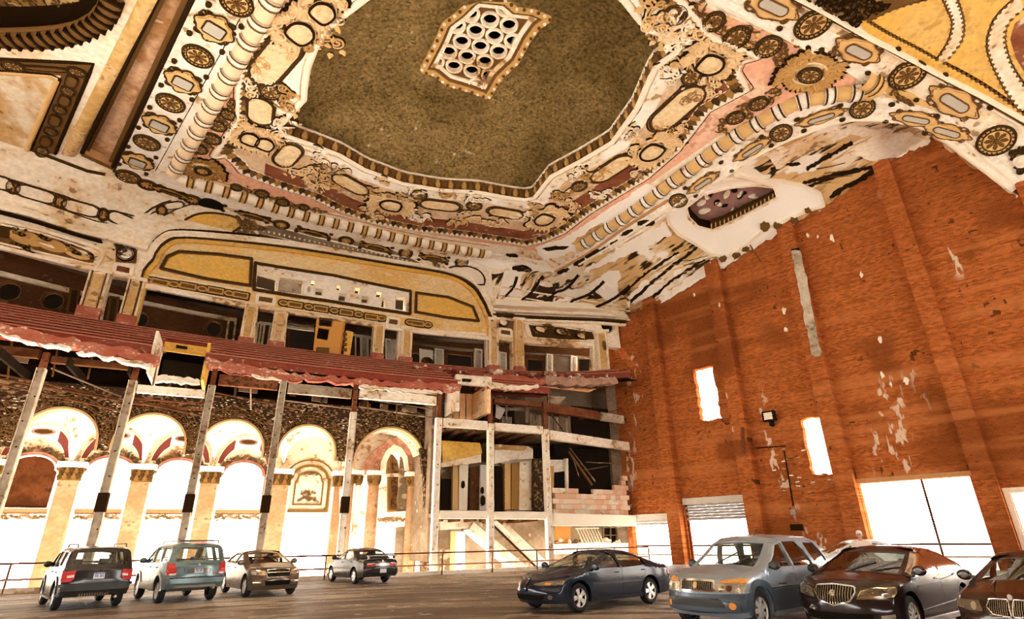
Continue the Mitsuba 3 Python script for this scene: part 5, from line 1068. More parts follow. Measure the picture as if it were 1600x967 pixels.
# ---------------------------------------------------------------- steel columns carrying the balcony front
NC = 31.0
colx = [-8.65, -5.1, -1.75, 1.55, 5.32, 10.2, 13.5, 17.3]
coltop = [9.1, 8.9, 9.0, 9.65, 8.2, 8.25, 8.15, 8.05]
side = ['first steel column from the left edge, half cut by the frame', 'steel column rising behind the dark SUV', 'steel column rising behind the teal SUV', 'steel column rising behind the bronze sedan', 'steel column left of the rear-facing dark sedan, under the last arch',
        'pale column at the left end of the open concrete floors', 'pale column in the middle of the open concrete floors', 'pale column on the right of the diagonal stair']
def ybox(x): return 31.0+max(0, x-17.3)*2.4/8.5
for i, (x, zt) in enumerate(zip(colx, coltop)):
    c = thing('steel_column', side[i], 'column', 'steel columns under the balcony')
    w = .30 if i < 5 else .30
    put('shaft', box((x, NC, (zt-3)/2), (w, .30, zt+3)), 'm_steel' if i < 4 else 'm_pale', c)
    put('rusty_top', box((x, NC, (zt+9.85)/2), (w*.8, .26, 9.85-zt)), 'm_rust' if i != 3 else 'm_pale', c)
    for s_ in (-1, 1): put('flange', box((x+s_*w*.5, NC, (zt-3)/2), (.04, .36, zt+3)), 'm_concrete' if i < 5 else 'm_ivory', c)
    if i in (1, 2, 3, 4):
        put('bracket', box((x, NC-.03, 3.4), (w+.10, .42, .80)), 'm_umber', c)
    for zz in np.arange(1.2, zt, 1.1): put('bolt', trimesh.creation.icosphere(1, .035).apply_translation((x+.1*math.sin(zz*9), NC-.16, zz)), 'm_umber', c)
def beam(x0, x1, z0, z1, mat, label, n=NC, d=.4, n1=None):
    o = tag(put('beam', bar((x0, n, (z0+z1)/2), (x1, n if n1 is None else n1, (z0+z1)/2), d, z1-z0, up=(0, 1, 0)) if False else bar((x0, n, (z0+z1)/2), (x1, n if n1 is None else n1, (z0+z1)/2), z1-z0, d, up=(0, 1, 0)), mat), label, 'beam')
    return o
beam(-1.5, 1.3, 9.06, 9.6, 'm_rust', 'rusty beam under the balcony above the teal SUV and bronze sedan', d=.3)
beam(1.8, 5.1, 8.95, 9.48, 'm_steel', 'grey beam under the balcony above the bronze sedan', d=.3)
beam(5.55, 10.0, 9.0, 9.5, 'm_pale', 'pale weathered beam under the balcony over the last arch', d=.3)
beam(-4.85, -2.0, 8.35, 8.72, 'm_pale', 'cream beam under the yellow entrance of the balcony', d=.3)
beam(-12.2, -8.9, 9.55, 9.95, 'm_brown', 'dark beam under the balcony at the left edge', d=.3)
beam(-8.4, -5.35, 9.4, 9.7, 'm_brown', 'dark beam under the broken balcony front', d=.3)
beam(10.45, 13.25, 7.78, 8.25, 'm_pale', 'pale concrete beam of the upper open floor, left bay')
beam(13.75, 17.05, 7.75, 8.2, 'm_pale', 'pale concrete beam of the upper open floor, middle bay')
beam(17.55, 25.3, 7.45, 8.0, 'm_pale', 'pale concrete beam of the upper open floor, next to the brick wall', n1=33.2)
beam(10.45, 13.25, 2.74, 3.16, 'm_ivory', 'white concrete beam of the lower open floor, left bay')
beam(13.75, 17.05, 2.72, 3.12, 'm_ivory', 'white concrete beam of the lower open floor, above the diagonal stair')
beam(17.55, 25.5, 2.35, 3.05, 'm_ivory', 'deep white beam of the lower open floor, next to the brick wall', n1=33.5)
beam(13.75, 17.05, 9.45, 9.75, 'm_rust', 'thin rusty beam under the balcony in the middle of the open floors', d=.25)
beam(17.55, 22.6, 9.35, 9.95, 'm_rust', 'deep rusty beam under the balcony near the brick wall', n=31.6, n1=32.7, d=.25)
beam(22.9, 25.2, 9.35, 9.95, 'm_concrete', 'grey beam end under the balcony touching the brick wall', n=32.8, n1=33.3, d=.25)
# ---------------------------------------------------------------- arcade: lath-covered front arches, white vaults, inner wall
AR = 'wall_arcade'
arch = [(-11.9, 1.68), (-8.04, 1.66), (-4.21, 1.66), (-.41, 1.62), (3.46, 1.60), (8.24, 2.18)]
zs = 6.35
def archpoly(cx, R, z0=0.0, zsp=zs, n=28, h=1.0):
    a = np.linspace(0, PI, n); return Polygon([(cx+R, z0)]+[(cx+R*math.cos(t), zsp+R*h*math.sin(t)) for t in a]+[(cx-R, z0)])
front = sbox(-14, 6.0, 10.75, 9.2)
for cx, R in arch: front = front.difference(archpoly(cx, R, 0, zs if R < 2 else 5.95))
tag(put(AR, wall_n(front, 34.0, 34.35), 'm_lath'), 'dark lath wall above the row of white arches', 'arcade', kind='structure')
put('upper_void', wall_n(sbox(-14, 9.0, 11, 10.4), 35.6, 35.7), 'm_dark', AR)
put('void_ceiling', box((-1.5, 34.9, 9.25), (25, 1.6, .08)), 'm_dark', AR)
ra = np.random.default_rng(9)
net, fleck, wires = [], [], []
for cx, R in arch[1:] + arch[:1]:
    sp = zs if R < 2 else 5.95
    for rr in np.linspace(R+.06, R+(.62 if R < 2 else .85), 5):
        a = np.linspace(-.05, PI+.05, 26); wob = ra.normal(0, .025, (26, 2))
        net.append(tube(np.stack([cx+rr*np.cos(a)+wob[:, 0], 33.9+ra.uniform(-.05, .05, 26)+np.zeros(26), sp+rr*np.sin(a)+wob[:, 1]], 1), .022, 4))
    for a in np.linspace(0.0, PI, 26):
        r0, r1 = R+.03, R+ra.uniform(.4, .9); da = ra.uniform(-.14, .14)
        net.append(tube(np.array([[cx+r0*math.cos(a), 33.88, sp+r0*math.sin(a)], [cx+(r0+r1)/2*math.cos(a+da*.6), 33.86, sp+(r0+r1)/2*math.sin(a+da*.6)], [cx+r1*math.cos(a+da), 33.9, sp+r1*math.sin(a+da)]]), .018, 4))
    for _ in range(150):
        a, rr = ra.uniform(-.1, PI+.1), R+ra.uniform(.1, 1.15); x, z = cx+rr*math.cos(a), sp+rr*math.sin(a)
        if z > 9.15 or any((x-c2)**2+(z-(zs if R2 < 2 else 5.95))**2 < (R2+.04)**2 for c2, R2 in arch) or x > 10.7: continue
        q = trimesh.creation.icosphere(0); q.vertices *= [ra.uniform(.03, .10), .03, ra.uniform(.015, .04)]; q.apply_translation((x, 33.97, z)); fleck.append(q)
tag(put('wire_mesh', cat(*net), 'm_bark', AR), 'tangled rusty wire lath round the arches', kind='stuff')
tag(put('plaster_keys', cat(*fleck), 'm_pale', AR), 'white plaster crumbs left in the lath', kind='stuff')
for i, (cx, R) in enumerate(arch):
    sp = zs if R < 2 else 5.95
    e_ = archpoly(cx, R, sp-.4, sp).difference(archpoly(cx, R-.10, sp-.6, sp)); put('arch_rim', wall_n(e_, 33.85, 34.5), 'm_rimtan', AR)
NI = 39.0
bays = [-13.4, -9.92, -6.4, -3.05, .42, 4.35]
pil = [-11.6, -8.1, -4.80, -1.33, 2.58, 6.3]
# white groined vault: the front arches' barrels run back into the bays of the inner wall
def front_z(x):
    z = 6.2
    for cx, R in arch:
        sp = zs if R < 2 else 5.95
        if abs(x-cx) < R: z = max(z, sp+math.sqrt(R*R-(x-cx)**2)+.02)
    return z
def cell_z(x):
    for i in range(len(bays)):
        x0, x1 = (pil[i-1] if i else -15), pil[i]
        if x0 <= x <= x1: c, R = (x0+x1)/2, (x1-x0)/2; return 5.95+2.15*math.sqrt(max(0, 1-((x-c)/R)**2))
    return 6.0
gx = np.arange(-14.2, 6.35, .1); gn = np.linspace(34.3, NI+.05, 20)
V = np.array([[x, n, front_z(x)*(1-float(sstep(34.3, 37.6, n)))+cell_z(x)*float(sstep(34.3, 37.6, n))] for x in gx for n in gn]); kn = len(gn)
put('groin_vault', trimesh.Trimesh(V, [t for i in range(len(gx)-1) for j in range(kn-1) for t in ((i*kn+j, (i+1)*kn+j, (i+1)*kn+j+1), (i*kn+j, (i+1)*kn+j+1, i*kn+j+1))], process=False), 'm_vault', AR, smooth=50)
gx = np.arange(5.9, 10.9, .1); gn = np.linspace(34.3, 36.9, 6); kn = 6
V = np.array([[x, n, front_z(x)] for x in gx for n in gn]); put('groin_vault', trimesh.Trimesh(V, [t for i in range(len(gx)-1) for j in range(kn-1) for t in ((i*kn+j, (i+1)*kn+j, (i+1)*kn+j+1), (i*kn+j, (i+1)*kn+j+1, i*kn+j+1))], process=False), 'm_vault', AR, smooth=50)
inner = sbox(-15, 2.88, 6.3, 8.4)
def ni(*pp): return [sz(x, y, NI) for x, y in pp]
def win(bx_): 
    w, z0, z1, sp_ = 1.18, 3.52, 5.85, 5.5
    a = np.linspace(0, PI, 15)
    return Polygon([(bx_-w, z0), (bx_+w, z0), (bx_+w, sp_-.1), (bx_+w-.14, sp_)]+[(bx_+(w-.14)*math.cos(t), sp_+.72*math.sin(t)) for t in a]+[(bx_-w+.14, sp_), (bx_-w, sp_-.1)]).buffer(0)
wins = [win(b_) for b_ in bays]
inner = inner.difference(unary_union([wins[i] for i in (2, 3, 4)]))
put('inner_wall', wall_n(inner, NI, NI+.3), 'm_vault', AR)
def nip(poly, d0, d1, mat, name, parent=AR, n=NI): 
    m = wall_n(poly, n-d1, n-d0); return put(name, m, mat, parent) if m is not None else None
for i, bx_ in enumerate(bays[:5]):
    W = wins[i]
    fr_ = nip(W.buffer(.20).difference(W.buffer(.02)), .0, .16, 'm_plumframe', 'window_frame'); nip(W.buffer(.05).difference(W.buffer(-.04)), .1, .22, 'm_ivory', 'frame_bead', fr_); nip(W.buffer(.26).difference(W.buffer(.19)), 0, .12, 'm_gildk', 'frame_bead', fr_)
    if i in (0, 1): nip(W, -.02, .04, 'm_board', 'board')
    else: put('window_pane', wall_n(W, NI+.12, NI+.14), 'm_frost', AR)
    # crest of scrolls over the head, plum lunette, sill with painted ornament
    for t in np.linspace(.28, PI-.28, 9):
        x, z = bx_+1.32*math.cos(t), 5.58+1.0*math.sin(t); k += 1
        M = np.eye(4); c_, s_ = math.cos(t-PI/2), math.sin(t-PI/2); M[:3, 0], M[:3, 1], M[:3, 2], M[:3, 3] = np.array([c_, 0, s_])*.30, np.array([s_, 0, -c_])*.26, [0, -1, 0], [x, NI-.08, z]
        put('crest_scroll', O[f'scr{k % 5}_a'], ['m_gildk', 'm_bronze', 'm_bark'][k % 3], AR, tw=M)
    rb_ = affinity.rotate(sbox(bx_-.22, 6.42, bx_+.22, 6.58), 28); nip(rb_, .05, .12, 'm_plumframe', 'ribbon')
    lun = archpoly(bx_, 1.58, 5.9, 5.9, h=1.28).difference(archpoly(bx_, 1.28, 5.0, 5.7, h=1.2))
    nip(lun, .0, .03, 'm_ivory', 'lunette'); nip(lun.buffer(-.07).intersection(sbox(bx_-.75, 0, bx_+.75, 9)), .03, .05, 'm_ivory', 'lunette_panel')
    for s_ in (-1, 1): nip(lun.buffer(-.06).intersection(sbox(bx_+(s_*1.15-.42), 6.2, bx_+(s_*1.15+.42), 9)), .03, .06, 'm_plumdk', 'lunette_panel')
    nip(affinity.scale(Point(bx_, 7.52).buffer(1, 8), .55, .17), .05, .09, 'm_plumframe', 'lunette_oval'); nip(affinity.scale(Point(bx_, 7.52).buffer(1, 8), .4, .11), .09, .12, 'm_bronze', 'lunette_oval')
    nip(sbox(bx_-1.5, 3.36, bx_+1.5, 3.5), 0, .25, 'm_tandk', 'sill'); nip(sbox(bx_-1.55, 2.86, bx_+1.55, 3.36), 0, .10, 'm_ivory', 'sill_panel')
    for s_ in (-.95, -.3, .35, 1.0):
        k += 1; M = np.eye(4); M[:3, 0], M[:3, 1], M[:3, 2], M[:3, 3] = [.42, 0, 0], [0, 0, -.2], [0, -.6, 0], [bx_+s_, NI-.11, 3.1]
        put('sill_scroll', O[f'scr{k % 5}_a'], ['m_tandk', 'm_gildk'][k % 2], AR, tw=M)
# gilt panel in the fifth bay
W = wins[5] if False else win(4.35)
nip(W.buffer(.1).difference(W.buffer(-.05)), 0, .12, 'm_gildk', 'window_frame'); nip(W.buffer(-.3).difference(W.buffer(-.38)), 0, .1, 'm_gildk', 'window_frame')
nip(W.buffer(.42).difference(W.buffer(.34)), 0, .1, 'm_gildk', 'frame_bead')
for (x, z, s_, a_) in ((4.35, 5.75, .5, 0), (4.35, 4.55, .55, 0), (4.35, 4.2, .7, 0)):
    for q in (-1, 1):
        k += 1; M = np.eye(4); M[:3, 0], M[:3, 1], M[:3, 2], M[:3, 3] = [s_*.6*q, 0, 0], [0, 0, -s_*.4], [0, -.8, 0], [x+q*.2, NI-.05, z]; put('gilt_crest', O[f'scr{k % 5}_a'], 'm_gildk', AR, tw=M)
nip(sbox(2.95, 2.86, 5.9, 3.4), 0, .1, 'm_ivory', 'sill_panel')
# painted plumes rising above the pilasters and on the vault
for i, px_ in enumerate(pil):
    p = thing('pilaster', ['orange pilaster with gilt capital at the far left of the arcade', 'orange pilaster with gilt leaf capital between the brown board and the first bright window', 'orange pilaster with gilt leaf capital left of the middle bright window',
              'orange pilaster with gilt leaf capital left of the third bright window', 'broad orange pilaster with gilt capital beside the gilt-panelled bay', 'orange pilaster hidden behind the steel column at the last arch'][i], 'pilaster')
    w = .44 if i != 4 else .5
    put('shaft', wall_n(sbox(px_-w, -1.2, px_+w, 4.95), NI-.55, NI-.02), 'm_pilaster', p)
    put('edge', wall_n(sbox(px_-w-.14, 2.9, px_-w, 4.95).union(sbox(px_+w, 2.9, px_+w+.14, 4.95)), NI-.35, NI-.02), 'm_ivory', p)
    cp = put('capital', wall_n(Polygon([(px_-w, 4.95), (px_+w, 4.95), (px_+w+.12, 5.62), (px_-w-.12, 5.62)]), NI-.62, NI-.02), 'm_gildk', p)
    for r_ in (0, 1):
        for c_ in range(5):
            M = np.eye(4); x = px_+(c_-2+.5*(r_ % 2)-.25*r_)*w*.46; M[:3, 0], M[:3, 1], M[:3, 2], M[:3, 3] = [0, 0, .34], [.34, 0, 0], [0, -.7, 0], [x, NI-.62, 5.0+.27*r_]; put('capital_leaf', O['leafbit'], ['m_bronze', 'm_bark'][c_ % 2], cp, tw=M)
    put('abacus', wall_n(sbox(px_-w-.22, 5.62, px_+w+.22, 5.92), NI-.75, NI-.02), 'm_ivory', p)
    for j in range(4):
        k += 1; M = np.eye(4); M[:3, 0], M[:3, 1], M[:3, 2], M[:3, 3] = [0, 0, .26], [.20*(1.2-.2*j), 0, 0], [0, -.5, 0], [px_, NI-.10-.02*j, 6.1+.32*j]; put('plume', O[f'scr{k % 5}_b'], ['m_tandk', 'm_plumframe', 'm_gildk'][j % 3], p, tw=M)
# big nested arch at the end of the arcade with columns in pairs
EA = tag(put('end_arch', wall_n(Polygon([sz(x, y, 36.5) for x, y in ((561, 742), (574, 715), (592, 697), (606, 687), (620, 683), (640, 690), (654, 704), (661, 736), (638, 736), (634, 714), (626, 700), (614, 696), (602, 706), (594, 722), (590, 742))]), 36.3, 37.4), 'm_pinkarch', AR), 'pink and white inner arch resting on paired columns')
def p36(*pp, n=36.5): return Polygon([sz(x, y, n) for x, y in pp])
put('arch_soffit', wall_n(p36((592, 742), (594, 722), (602, 705), (614, 695), (626, 700), (635, 714), (638, 736), (632, 736), (628, 716), (620, 706), (610, 708), (603, 722), (601, 742)), 36.25, 37.6), 'm_ivory', EA)
put('end_vault', wall_n(archpoly(8.24, 2.3, 5.5, 5.9).difference(p36((561, 742), (574, 715), (592, 697), (606, 687), (620, 683), (640, 690), (654, 704), (661, 736))), 36.8, 36.9), 'm_vault', AR)
put('end_wall', wall_n(p36((530, 742), (660, 742), (660, 828), (530, 828), n=38.5).difference(p36((604, 700), (634, 700), (634, 800), (604, 800), n=38.5)), 38.4, 38.5), 'm_white', AR)
put('end_panel', wall_n(p36((600, 700), (640, 700), (640, 803), (600, 803), n=38.8), 38.7, 38.8), 'm_tandk', AR)
put('panel_frame', wall_n(p36((608, 720), (618, 708), (628, 720), (627, 797), (607, 797), n=38.6).difference(p36((611, 722), (618, 713), (625, 722), (624, 794), (610, 794), n=38.6)), 38.5, 38.65), 'm_bark', AR)
put('panel_stain', wall_n(p36((622, 775), (629, 768), (630, 780), (624, 790), n=38.6), 38.62, 38.66), 'm_umber', AR)
for j in range(10):
    k += 1; x, z = sz(612+ra.uniform(-2, 8), 725+7*j, 38.6); M = np.eye(4); M[:3, 0], M[:3, 1], M[:3, 2], M[:3, 3] = [.25, 0, 0], [0, 0, -.2], [0, -.5, 0], [x, 38.6, z]; put('panel_scroll', O[f'scr{k % 5}_a'], 'm_bronze', AR, tw=M)
put('balustrade', wall_n(p36((590, 802), (636, 798), (636, 822), (590, 826)), 36.3, 36.8), 'm_ivory', AR)
for j in range(6):
    k += 1; x, z = sz(596+7*j, 812, 36.3); M = np.eye(4); M[:3, 0], M[:3, 1], M[:3, 2], M[:3, 3] = [.3, 0, 0], [0, 0, -.22], [0, -.5, 0], [x, 36.3, z]; put('panel_scroll', O[f'scr{k % 5}_a'], 'm_tandk', AR, tw=M)
cols = [(549, .20, 'thin orange column at the left of the last arch'), (561, .17, 'thin pale column second from the left at the last arch'), (585, .34, 'thick white and orange column left of the ornate doorway in the last arch'), (645, .34, 'thick white and orange column right of the ornate doorway in the last arch'), (658, .16, 'thin white column at the right end of the last arch')]
for i, (px_, r_, lab) in enumerate(cols):
    x, z = sz(px_, 745, 36.2); c = thing('arcade_column', lab, 'column')
    put('shaft', lathe([(r_*1.0, -1.2), (r_*1.02, 2.0), (r_*.92, 4.85), (0, 4.85)], 20).apply_translation((x, 36.2, 0)), ['m_pilaster', 'm_pale', 'm_pilaster', 'm_pilaster', 'm_white'][i], c, smooth=40)
    cp = put('capital', lathe([(r_*.95, 4.85), (r_*1.1, 5.0), (r_*1.35, 5.5), (0, 5.5)], 16).apply_translation((x, 36.2, 0)), 'm_bark', c)
    for q in range(8):
        a = q*PI/4; M = np.eye(4); M[:3, 0], M[:3, 1], M[:3, 2], M[:3, 3] = [0, 0, .45], np.array([-math.sin(a), math.cos(a), 0])*.4, [math.cos(a)*.7, math.sin(a)*.7, 0], [x+r_*math.cos(a), 36.2+r_*math.sin(a), 4.95]; put('capital_leaf', O['leafbit'], ['m_gildk', 'm_bronze'][q % 2], cp, tw=M)
    put('abacus', box((x, 36.2, 5.6), (r_*3, r_*3, .25)), 'm_ivory', c)
put('mesh_pier', wall_n(Polygon([sz(x, y, 33.4) for x, y in ((655, 700), (672, 706), (674, 900), (664, 900), (662, 760))]), 33.2, 33.6), 'm_lath', AR)
# ---------------------------------------------------------------- open concrete floors at the right: slabs, rooms, stair, block wall
OF = thing('open_floors', 'stripped cream and ochre rooms on three open floors beside the brick wall', 'building section')
def of(pp, n0, n1, mat, name, n=None): 
    P = Polygon([sz(x, y, n or n0) for x, y in pp]).buffer(0); m = wall_n(P, n0, n1); return put(name, m, mat, OF)
for z0, z1, nm in ((7.85, 8.1), (2.85, 3.05)) and ((7.9, 8.1, 0), (2.85, 3.05, 0)):
    m = extrude(Polygon([(10.3, 31.2), (17.3, 31.2), (25.6, 33.6), (25.2, 37), (10.3, 37)]), z1-z0); m.apply_translation((0, 0, z0)); put('floor_slab', m, 'm_soffit', OF)
    for j in range(7): put('slab_joist', box((10.8+1.0*j, 34, z0-.12), (.14, 5, .22)), 'm_brown', OF)
put('back_wall', wall_n(sbox(9.5, -1.5, 25.4, 12.4), 36.4, 36.6), 'm_soffit', OF)
put('end_fill', wall_n(sbox(24.6, -.4, 26.0, 12.8), 34.3, 34.4), 'm_soffit', OF); put('end_fill', box((24.7, 35.4, 5.4), (.15, 2.1, 14.2)), 'm_soffit', OF)
put('return_wall', box((10.4, 34.6, 5.3), (.2, 4.2, 9.5)), 'm_soffit', OF)
# middle floor
of([(690, 688), (750, 692), (754, 708), (692, 722)], 33.0, 33.4, 'm_yellow', 'fallen_soffit'); of([(688, 714), (752, 704), (752, 722), (690, 730)], 33.4, 33.6, 'm_cream', 'lintel')
of([(689, 725), (764, 720), (764, 800), (689, 800)], 34.6, 34.8, 'm_soffit', 'room_wall')
of([(690, 748), (707, 748), (707, 800), (690, 800)], 34.5, 34.6, 'm_dark', 'doorway'); of([(708, 718), (716, 718), (716, 797), (707, 797)], 34.2, 34.6, 'm_ochre', 'jamb'); of([(718, 718), (732, 718), (730, 797), (717, 797)], 34.1, 34.5, 'm_ivory', 'jamb')
of([(734, 730), (750, 728), (750, 797), (733, 797)], 34.4, 34.6, 'm_brown', 'door_panel'); of([(751, 726), (760, 726), (760, 797), (750, 797)], 34.2, 34.4, 'm_lightgrey', 'jamb')
for (x, y, r_) in ((724, 757, .16), (754, 766, .15), (755, 782, .22)): a = sz(x, y, 34.0); put('stain', wall_n(affinity.scale(Point(a).buffer(1, 5), r_*.7, r_*1.4), 34.0, 34.1), 'm_umber', OF)
of([(773, 694), (825, 697), (833, 702), (833, 716), (800, 718), (773, 725)], 33.4, 33.8, 'm_pale', 'lintel'); of([(774, 694), (824, 697), (820, 704), (774, 702)], 33.3, 33.4, 'm_tan', 'stain'); 
of([(771, 716), (836, 716), (836, 800), (771, 800)], 34.7, 34.9, 'm_cream', 'room_wall'); of([(773, 728), (788, 728), (788, 800), (773, 800)], 34.5, 34.7, 'm_dark', 'doorway')
a = sz(778, 745, 34.4); put('arched_frame', wall_n(archpoly(a[0], .45, 3.2, 5.9).difference(archpoly(a[0], .36, 3.0, 5.9)), 34.3, 34.5), 'm_bark', OF)
of([(789, 724), (798, 724), (798, 796), (788, 796)], 34.3, 34.7, 'm_ochre', 'jamb'); of([(800, 724), (811, 724), (810, 796), (799, 796)], 34.2, 34.7, 'm_gilt', 'carved_panel'); of([(812, 722), (834, 720), (834, 797), (811, 797)], 34.1, 34.7, 'm_cream', 'wall_panel')
of([(835, 716), (850, 716), (850, 798), (835, 798)], 33.6, 34.0, 'm_lath', 'broken_pier')
of([(858, 718), (884, 718), (886, 798), (858, 798)], 34.0, 34.2, 'm_pale', 'room_wall'); of([(867, 738), (883, 736), (883, 797), (867, 797)], 33.9, 34.0, 'm_black', 'doorway'); of([(859, 728), (865, 728), (865, 797), (859, 797)], 33.8, 34.0, 'm_gilt2', 'jamb'); of([(884, 716), (888, 716), (889, 798), (885, 798)], 33.7, 34.0, 'm_pale', 'jamb')
put('dark_recess', wall_n(sbox(18.6, 4.4, 24.6, 7.6), 34.6, 34.7), 'm_dark', OF); put('dark_recess', wall_n(sbox(21.4, 8.1, 24.6, 10.6), 34.2, 34.3), 'm_dark', OF); put('dark_recess', wall_n(sbox(13.7, 8.1, 17.2, 10.4), 35.2, 35.3), 'm_dark', OF)  # near-black panels, the deep shade of the open floors put into colour
# clay block wall, each block its own
bw_ = []
for r_ in range(9):
    z0 = 3.06+.33*r_
    for c_ in range(15):
        x0 = 18.7+.42*c_+(.21 if r_ % 2 else 0)
        lim = np.interp(x0, [18.7, 19.6, 20.5, 21.2, 22.2, 23.6, 23.7, 24.4, 24.6, 25.4], [5.0, 5.0, 4.7, 4.6, 4.75, 4.85, 5.3, 5.3, 5.7, 5.7])
        if z0+.3 > lim or x0 > 24.8: continue
        y0 = 33.0+max(0, x0-18.7)*.09
        put('clay_block', box((x0+.21, y0+ra.uniform(-.015, .015), z0+.165), (.405, .3, .315)), ['m_block1', 'm_block2', 'm_block3', 'm_pale'][ra.integers(0, 4)], OF)
for (pa, pb, w) in (((886, 702), (925, 758), .14), ((890, 700), (930, 752), .08), ((895, 715), (905, 745), .06), ((915, 722), (960, 724), .06), ((1040-130, 735), (950, 728), .05)):
    put('fallen_lath', bar(ony(*pa, 33.5), ony(*pb, 33.3), w), 'm_bark' if w > .1 else 'm_soffit', OF)
of([(866, 694), (888, 692), (890, 705), (868, 712)], 32.6, 33.2, 'm_black', 'duct_box')
# upper floor: corrugated and boarded walls
for j in range(14): 
    x = 17.9+.24*j; put('board', wall_n(sbox(x, 8.05, x+.21, 9.75+.08*math.sin(j*2)), 34.2+.03*(j % 2), 34.3), 'm_soffit' if j % 3 else 'm_steel', OF)
for j in range(8):
    x = 14.6+.27*j; put('board', wall_n(sbox(x, 8.05, x+.24, 9.5), 34.6+.03*(j % 2), 34.7), 'm_brown' if j < 5 else 'm_steel', OF)
of([(776, 632), (790, 640), (782, 655), (774, 652)], 32.5, 32.6, 'm_lightgrey', 'torn_sheet'); of([(856, 618), (885, 620), (870, 634), (856, 632)], 32.5, 32.6, 'm_steel', 'torn_sheet'); of([(778, 636), (822, 637), (822, 642), (778, 641)], 33.5, 33.6, 'm_steel', 'rail_board'); of([(790, 620), (793, 620), (793, 656), (790, 656)], 33, 33.1, 'm_steel', 'stud'); of([(820, 618), (827, 618), (826, 660), (821, 660)], 33, 33.1, 'm_soffit', 'stud')
put('cable', tube(resample(np.array([ony(905, 655, 33), ony(940, 648, 33), ony(972, 638, 33)]), .3), .04, 5), 'm_rust', OF); put('cable', tube(resample(np.array([ony(860, 648, 32.5), ony(872, 662, 32.5), ony(884, 680, 32.5)]), .3), .03, 5), 'm_umber', OF)
# ground floor: header, stair, leaning frame, window
of([(686, 812), (752, 810), (754, 824), (688, 828)], 33.2, 33.5, 'm_concrete', 'header_panel'); of([(686, 826), (704, 826), (704, 905), (686, 905)], 34.4, 34.6, 'm_soffit', 'room_wall'); of([(705, 830), (712, 830), (711, 905), (704, 905)], 34.2, 34.5, 'm_ochre', 'jamb'); of([(713, 830), (727, 830), (726, 905), (712, 905)], 34.0, 34.5, 'm_pale', 'jamb')
st = thing('staircase', 'broken concrete staircase slanting down behind the pale columns', 'staircase')
def sslab(p0, p1, n0, n1, th, mat, name): 
    a, b = np.array(ony(*p0, (n0+n1)/2)), np.array(ony(*p1, (n0+n1)/2)); put(name, bar(a, b, th, n1-n0, up=(0, 1, 0)), mat, st)
sslab((730, 822), (822, 898), 33.0, 34.4, .5, 'm_concrete', 'flight'); sslab((772, 816), (852, 893), 32.6, 32.75, .35, 'm_pale', 'stringer'); sslab((772, 822), (845, 893), 32.5, 32.6, .1, 'm_umber', 'stringer_edge'); sslab((786, 818), (858, 886), 33.2, 33.3, .3, 'm_pale', 'stringer')
a0, a1 = np.array(ony(768, 818, 33)), np.array(ony(850, 893, 33))
for j in range(11): p = a0+(a1-a0)*j/10; put('tread', box((p[0]+.1, 33.3, p[2]+.1), (.34, 1.2, .08)), 'm_pale', st)
of([(868, 822), (892, 822), (891, 856), (868, 858)], 33.4, 33.5, 'm_wood', 'wood_panel'); of([(866, 850), (982, 848), (982, 862), (866, 866)], 33.2, 34.2, 'm_ivory', 'ledge')
lf = thing('leaning_frame', 'white slatted frame leaning among rubble under the deep white beam', 'frame')
for j in range(8): put('slat', bar(ony(902+4.5*j, 827, 33.6), ony(912+4.5*j, 849, 33.0), .05), 'm_ivory', lf)
for q in (0, 1): put('rail', bar(ony(899+11*q, 826+23*q, 33.6-.6*q), ony(936+11*q, 825+23*q, 33.6-.6*q), .07), 'm_ivory', lf)
wn = of([(942, 824), (978, 823), (978, 848), (942, 850)], 34.6, 34.7, 'm_dark', 'window'); 
for x in (943, 954, 966, 977): put('window_bar', bar(ony(x, 823, 34.5), ony(x, 849, 34.5), .08), 'm_soffit', wn)
for y in (824, 836, 848): put('window_bar', bar(ony(943, y, 34.5), ony(978, y, 34.5), .08), 'm_soffit', wn)
for k_ in range(26):
    x = ra.uniform(868, 975); y = 848+ra.uniform(-4, 1); a = ony(x, y, 33.5); q = trimesh.creation.icosphere(1); q.vertices *= ra.uniform(.05, .22, 3); q.apply_translation(a); put('rubble', q, ['m_pale', 'm_ivory', 'm_soffit'][k_ % 3], OF)
# ---------------------------------------------------------------- safety rail along the deck edge
dr_ = thing('deck_rail', 'thin rust-coloured safety rail along the far edge of the parking deck', 'rail')
ed = resample(np.array([(-22, 29.35), (2.0, 29.7), (12.0, 30.1), (25.0, 31.6)]), 3.0)
put('top_rail', tube(np.column_stack([ed, np.full(len(ed), 1.05)]), .035, 6), 'm_rust', dr_); put('lower_rail', cat(*[bar((*ed[i], .48), (*ed[i+1], .48), .06, .17, up=(1, 0, 0)) for i in range(len(ed)-1)]), 'm_railred', dr_)
for p in ed: put('post', box((p[0], p[1], .53), (.05, .05, 1.05)), 'm_rust', dr_)
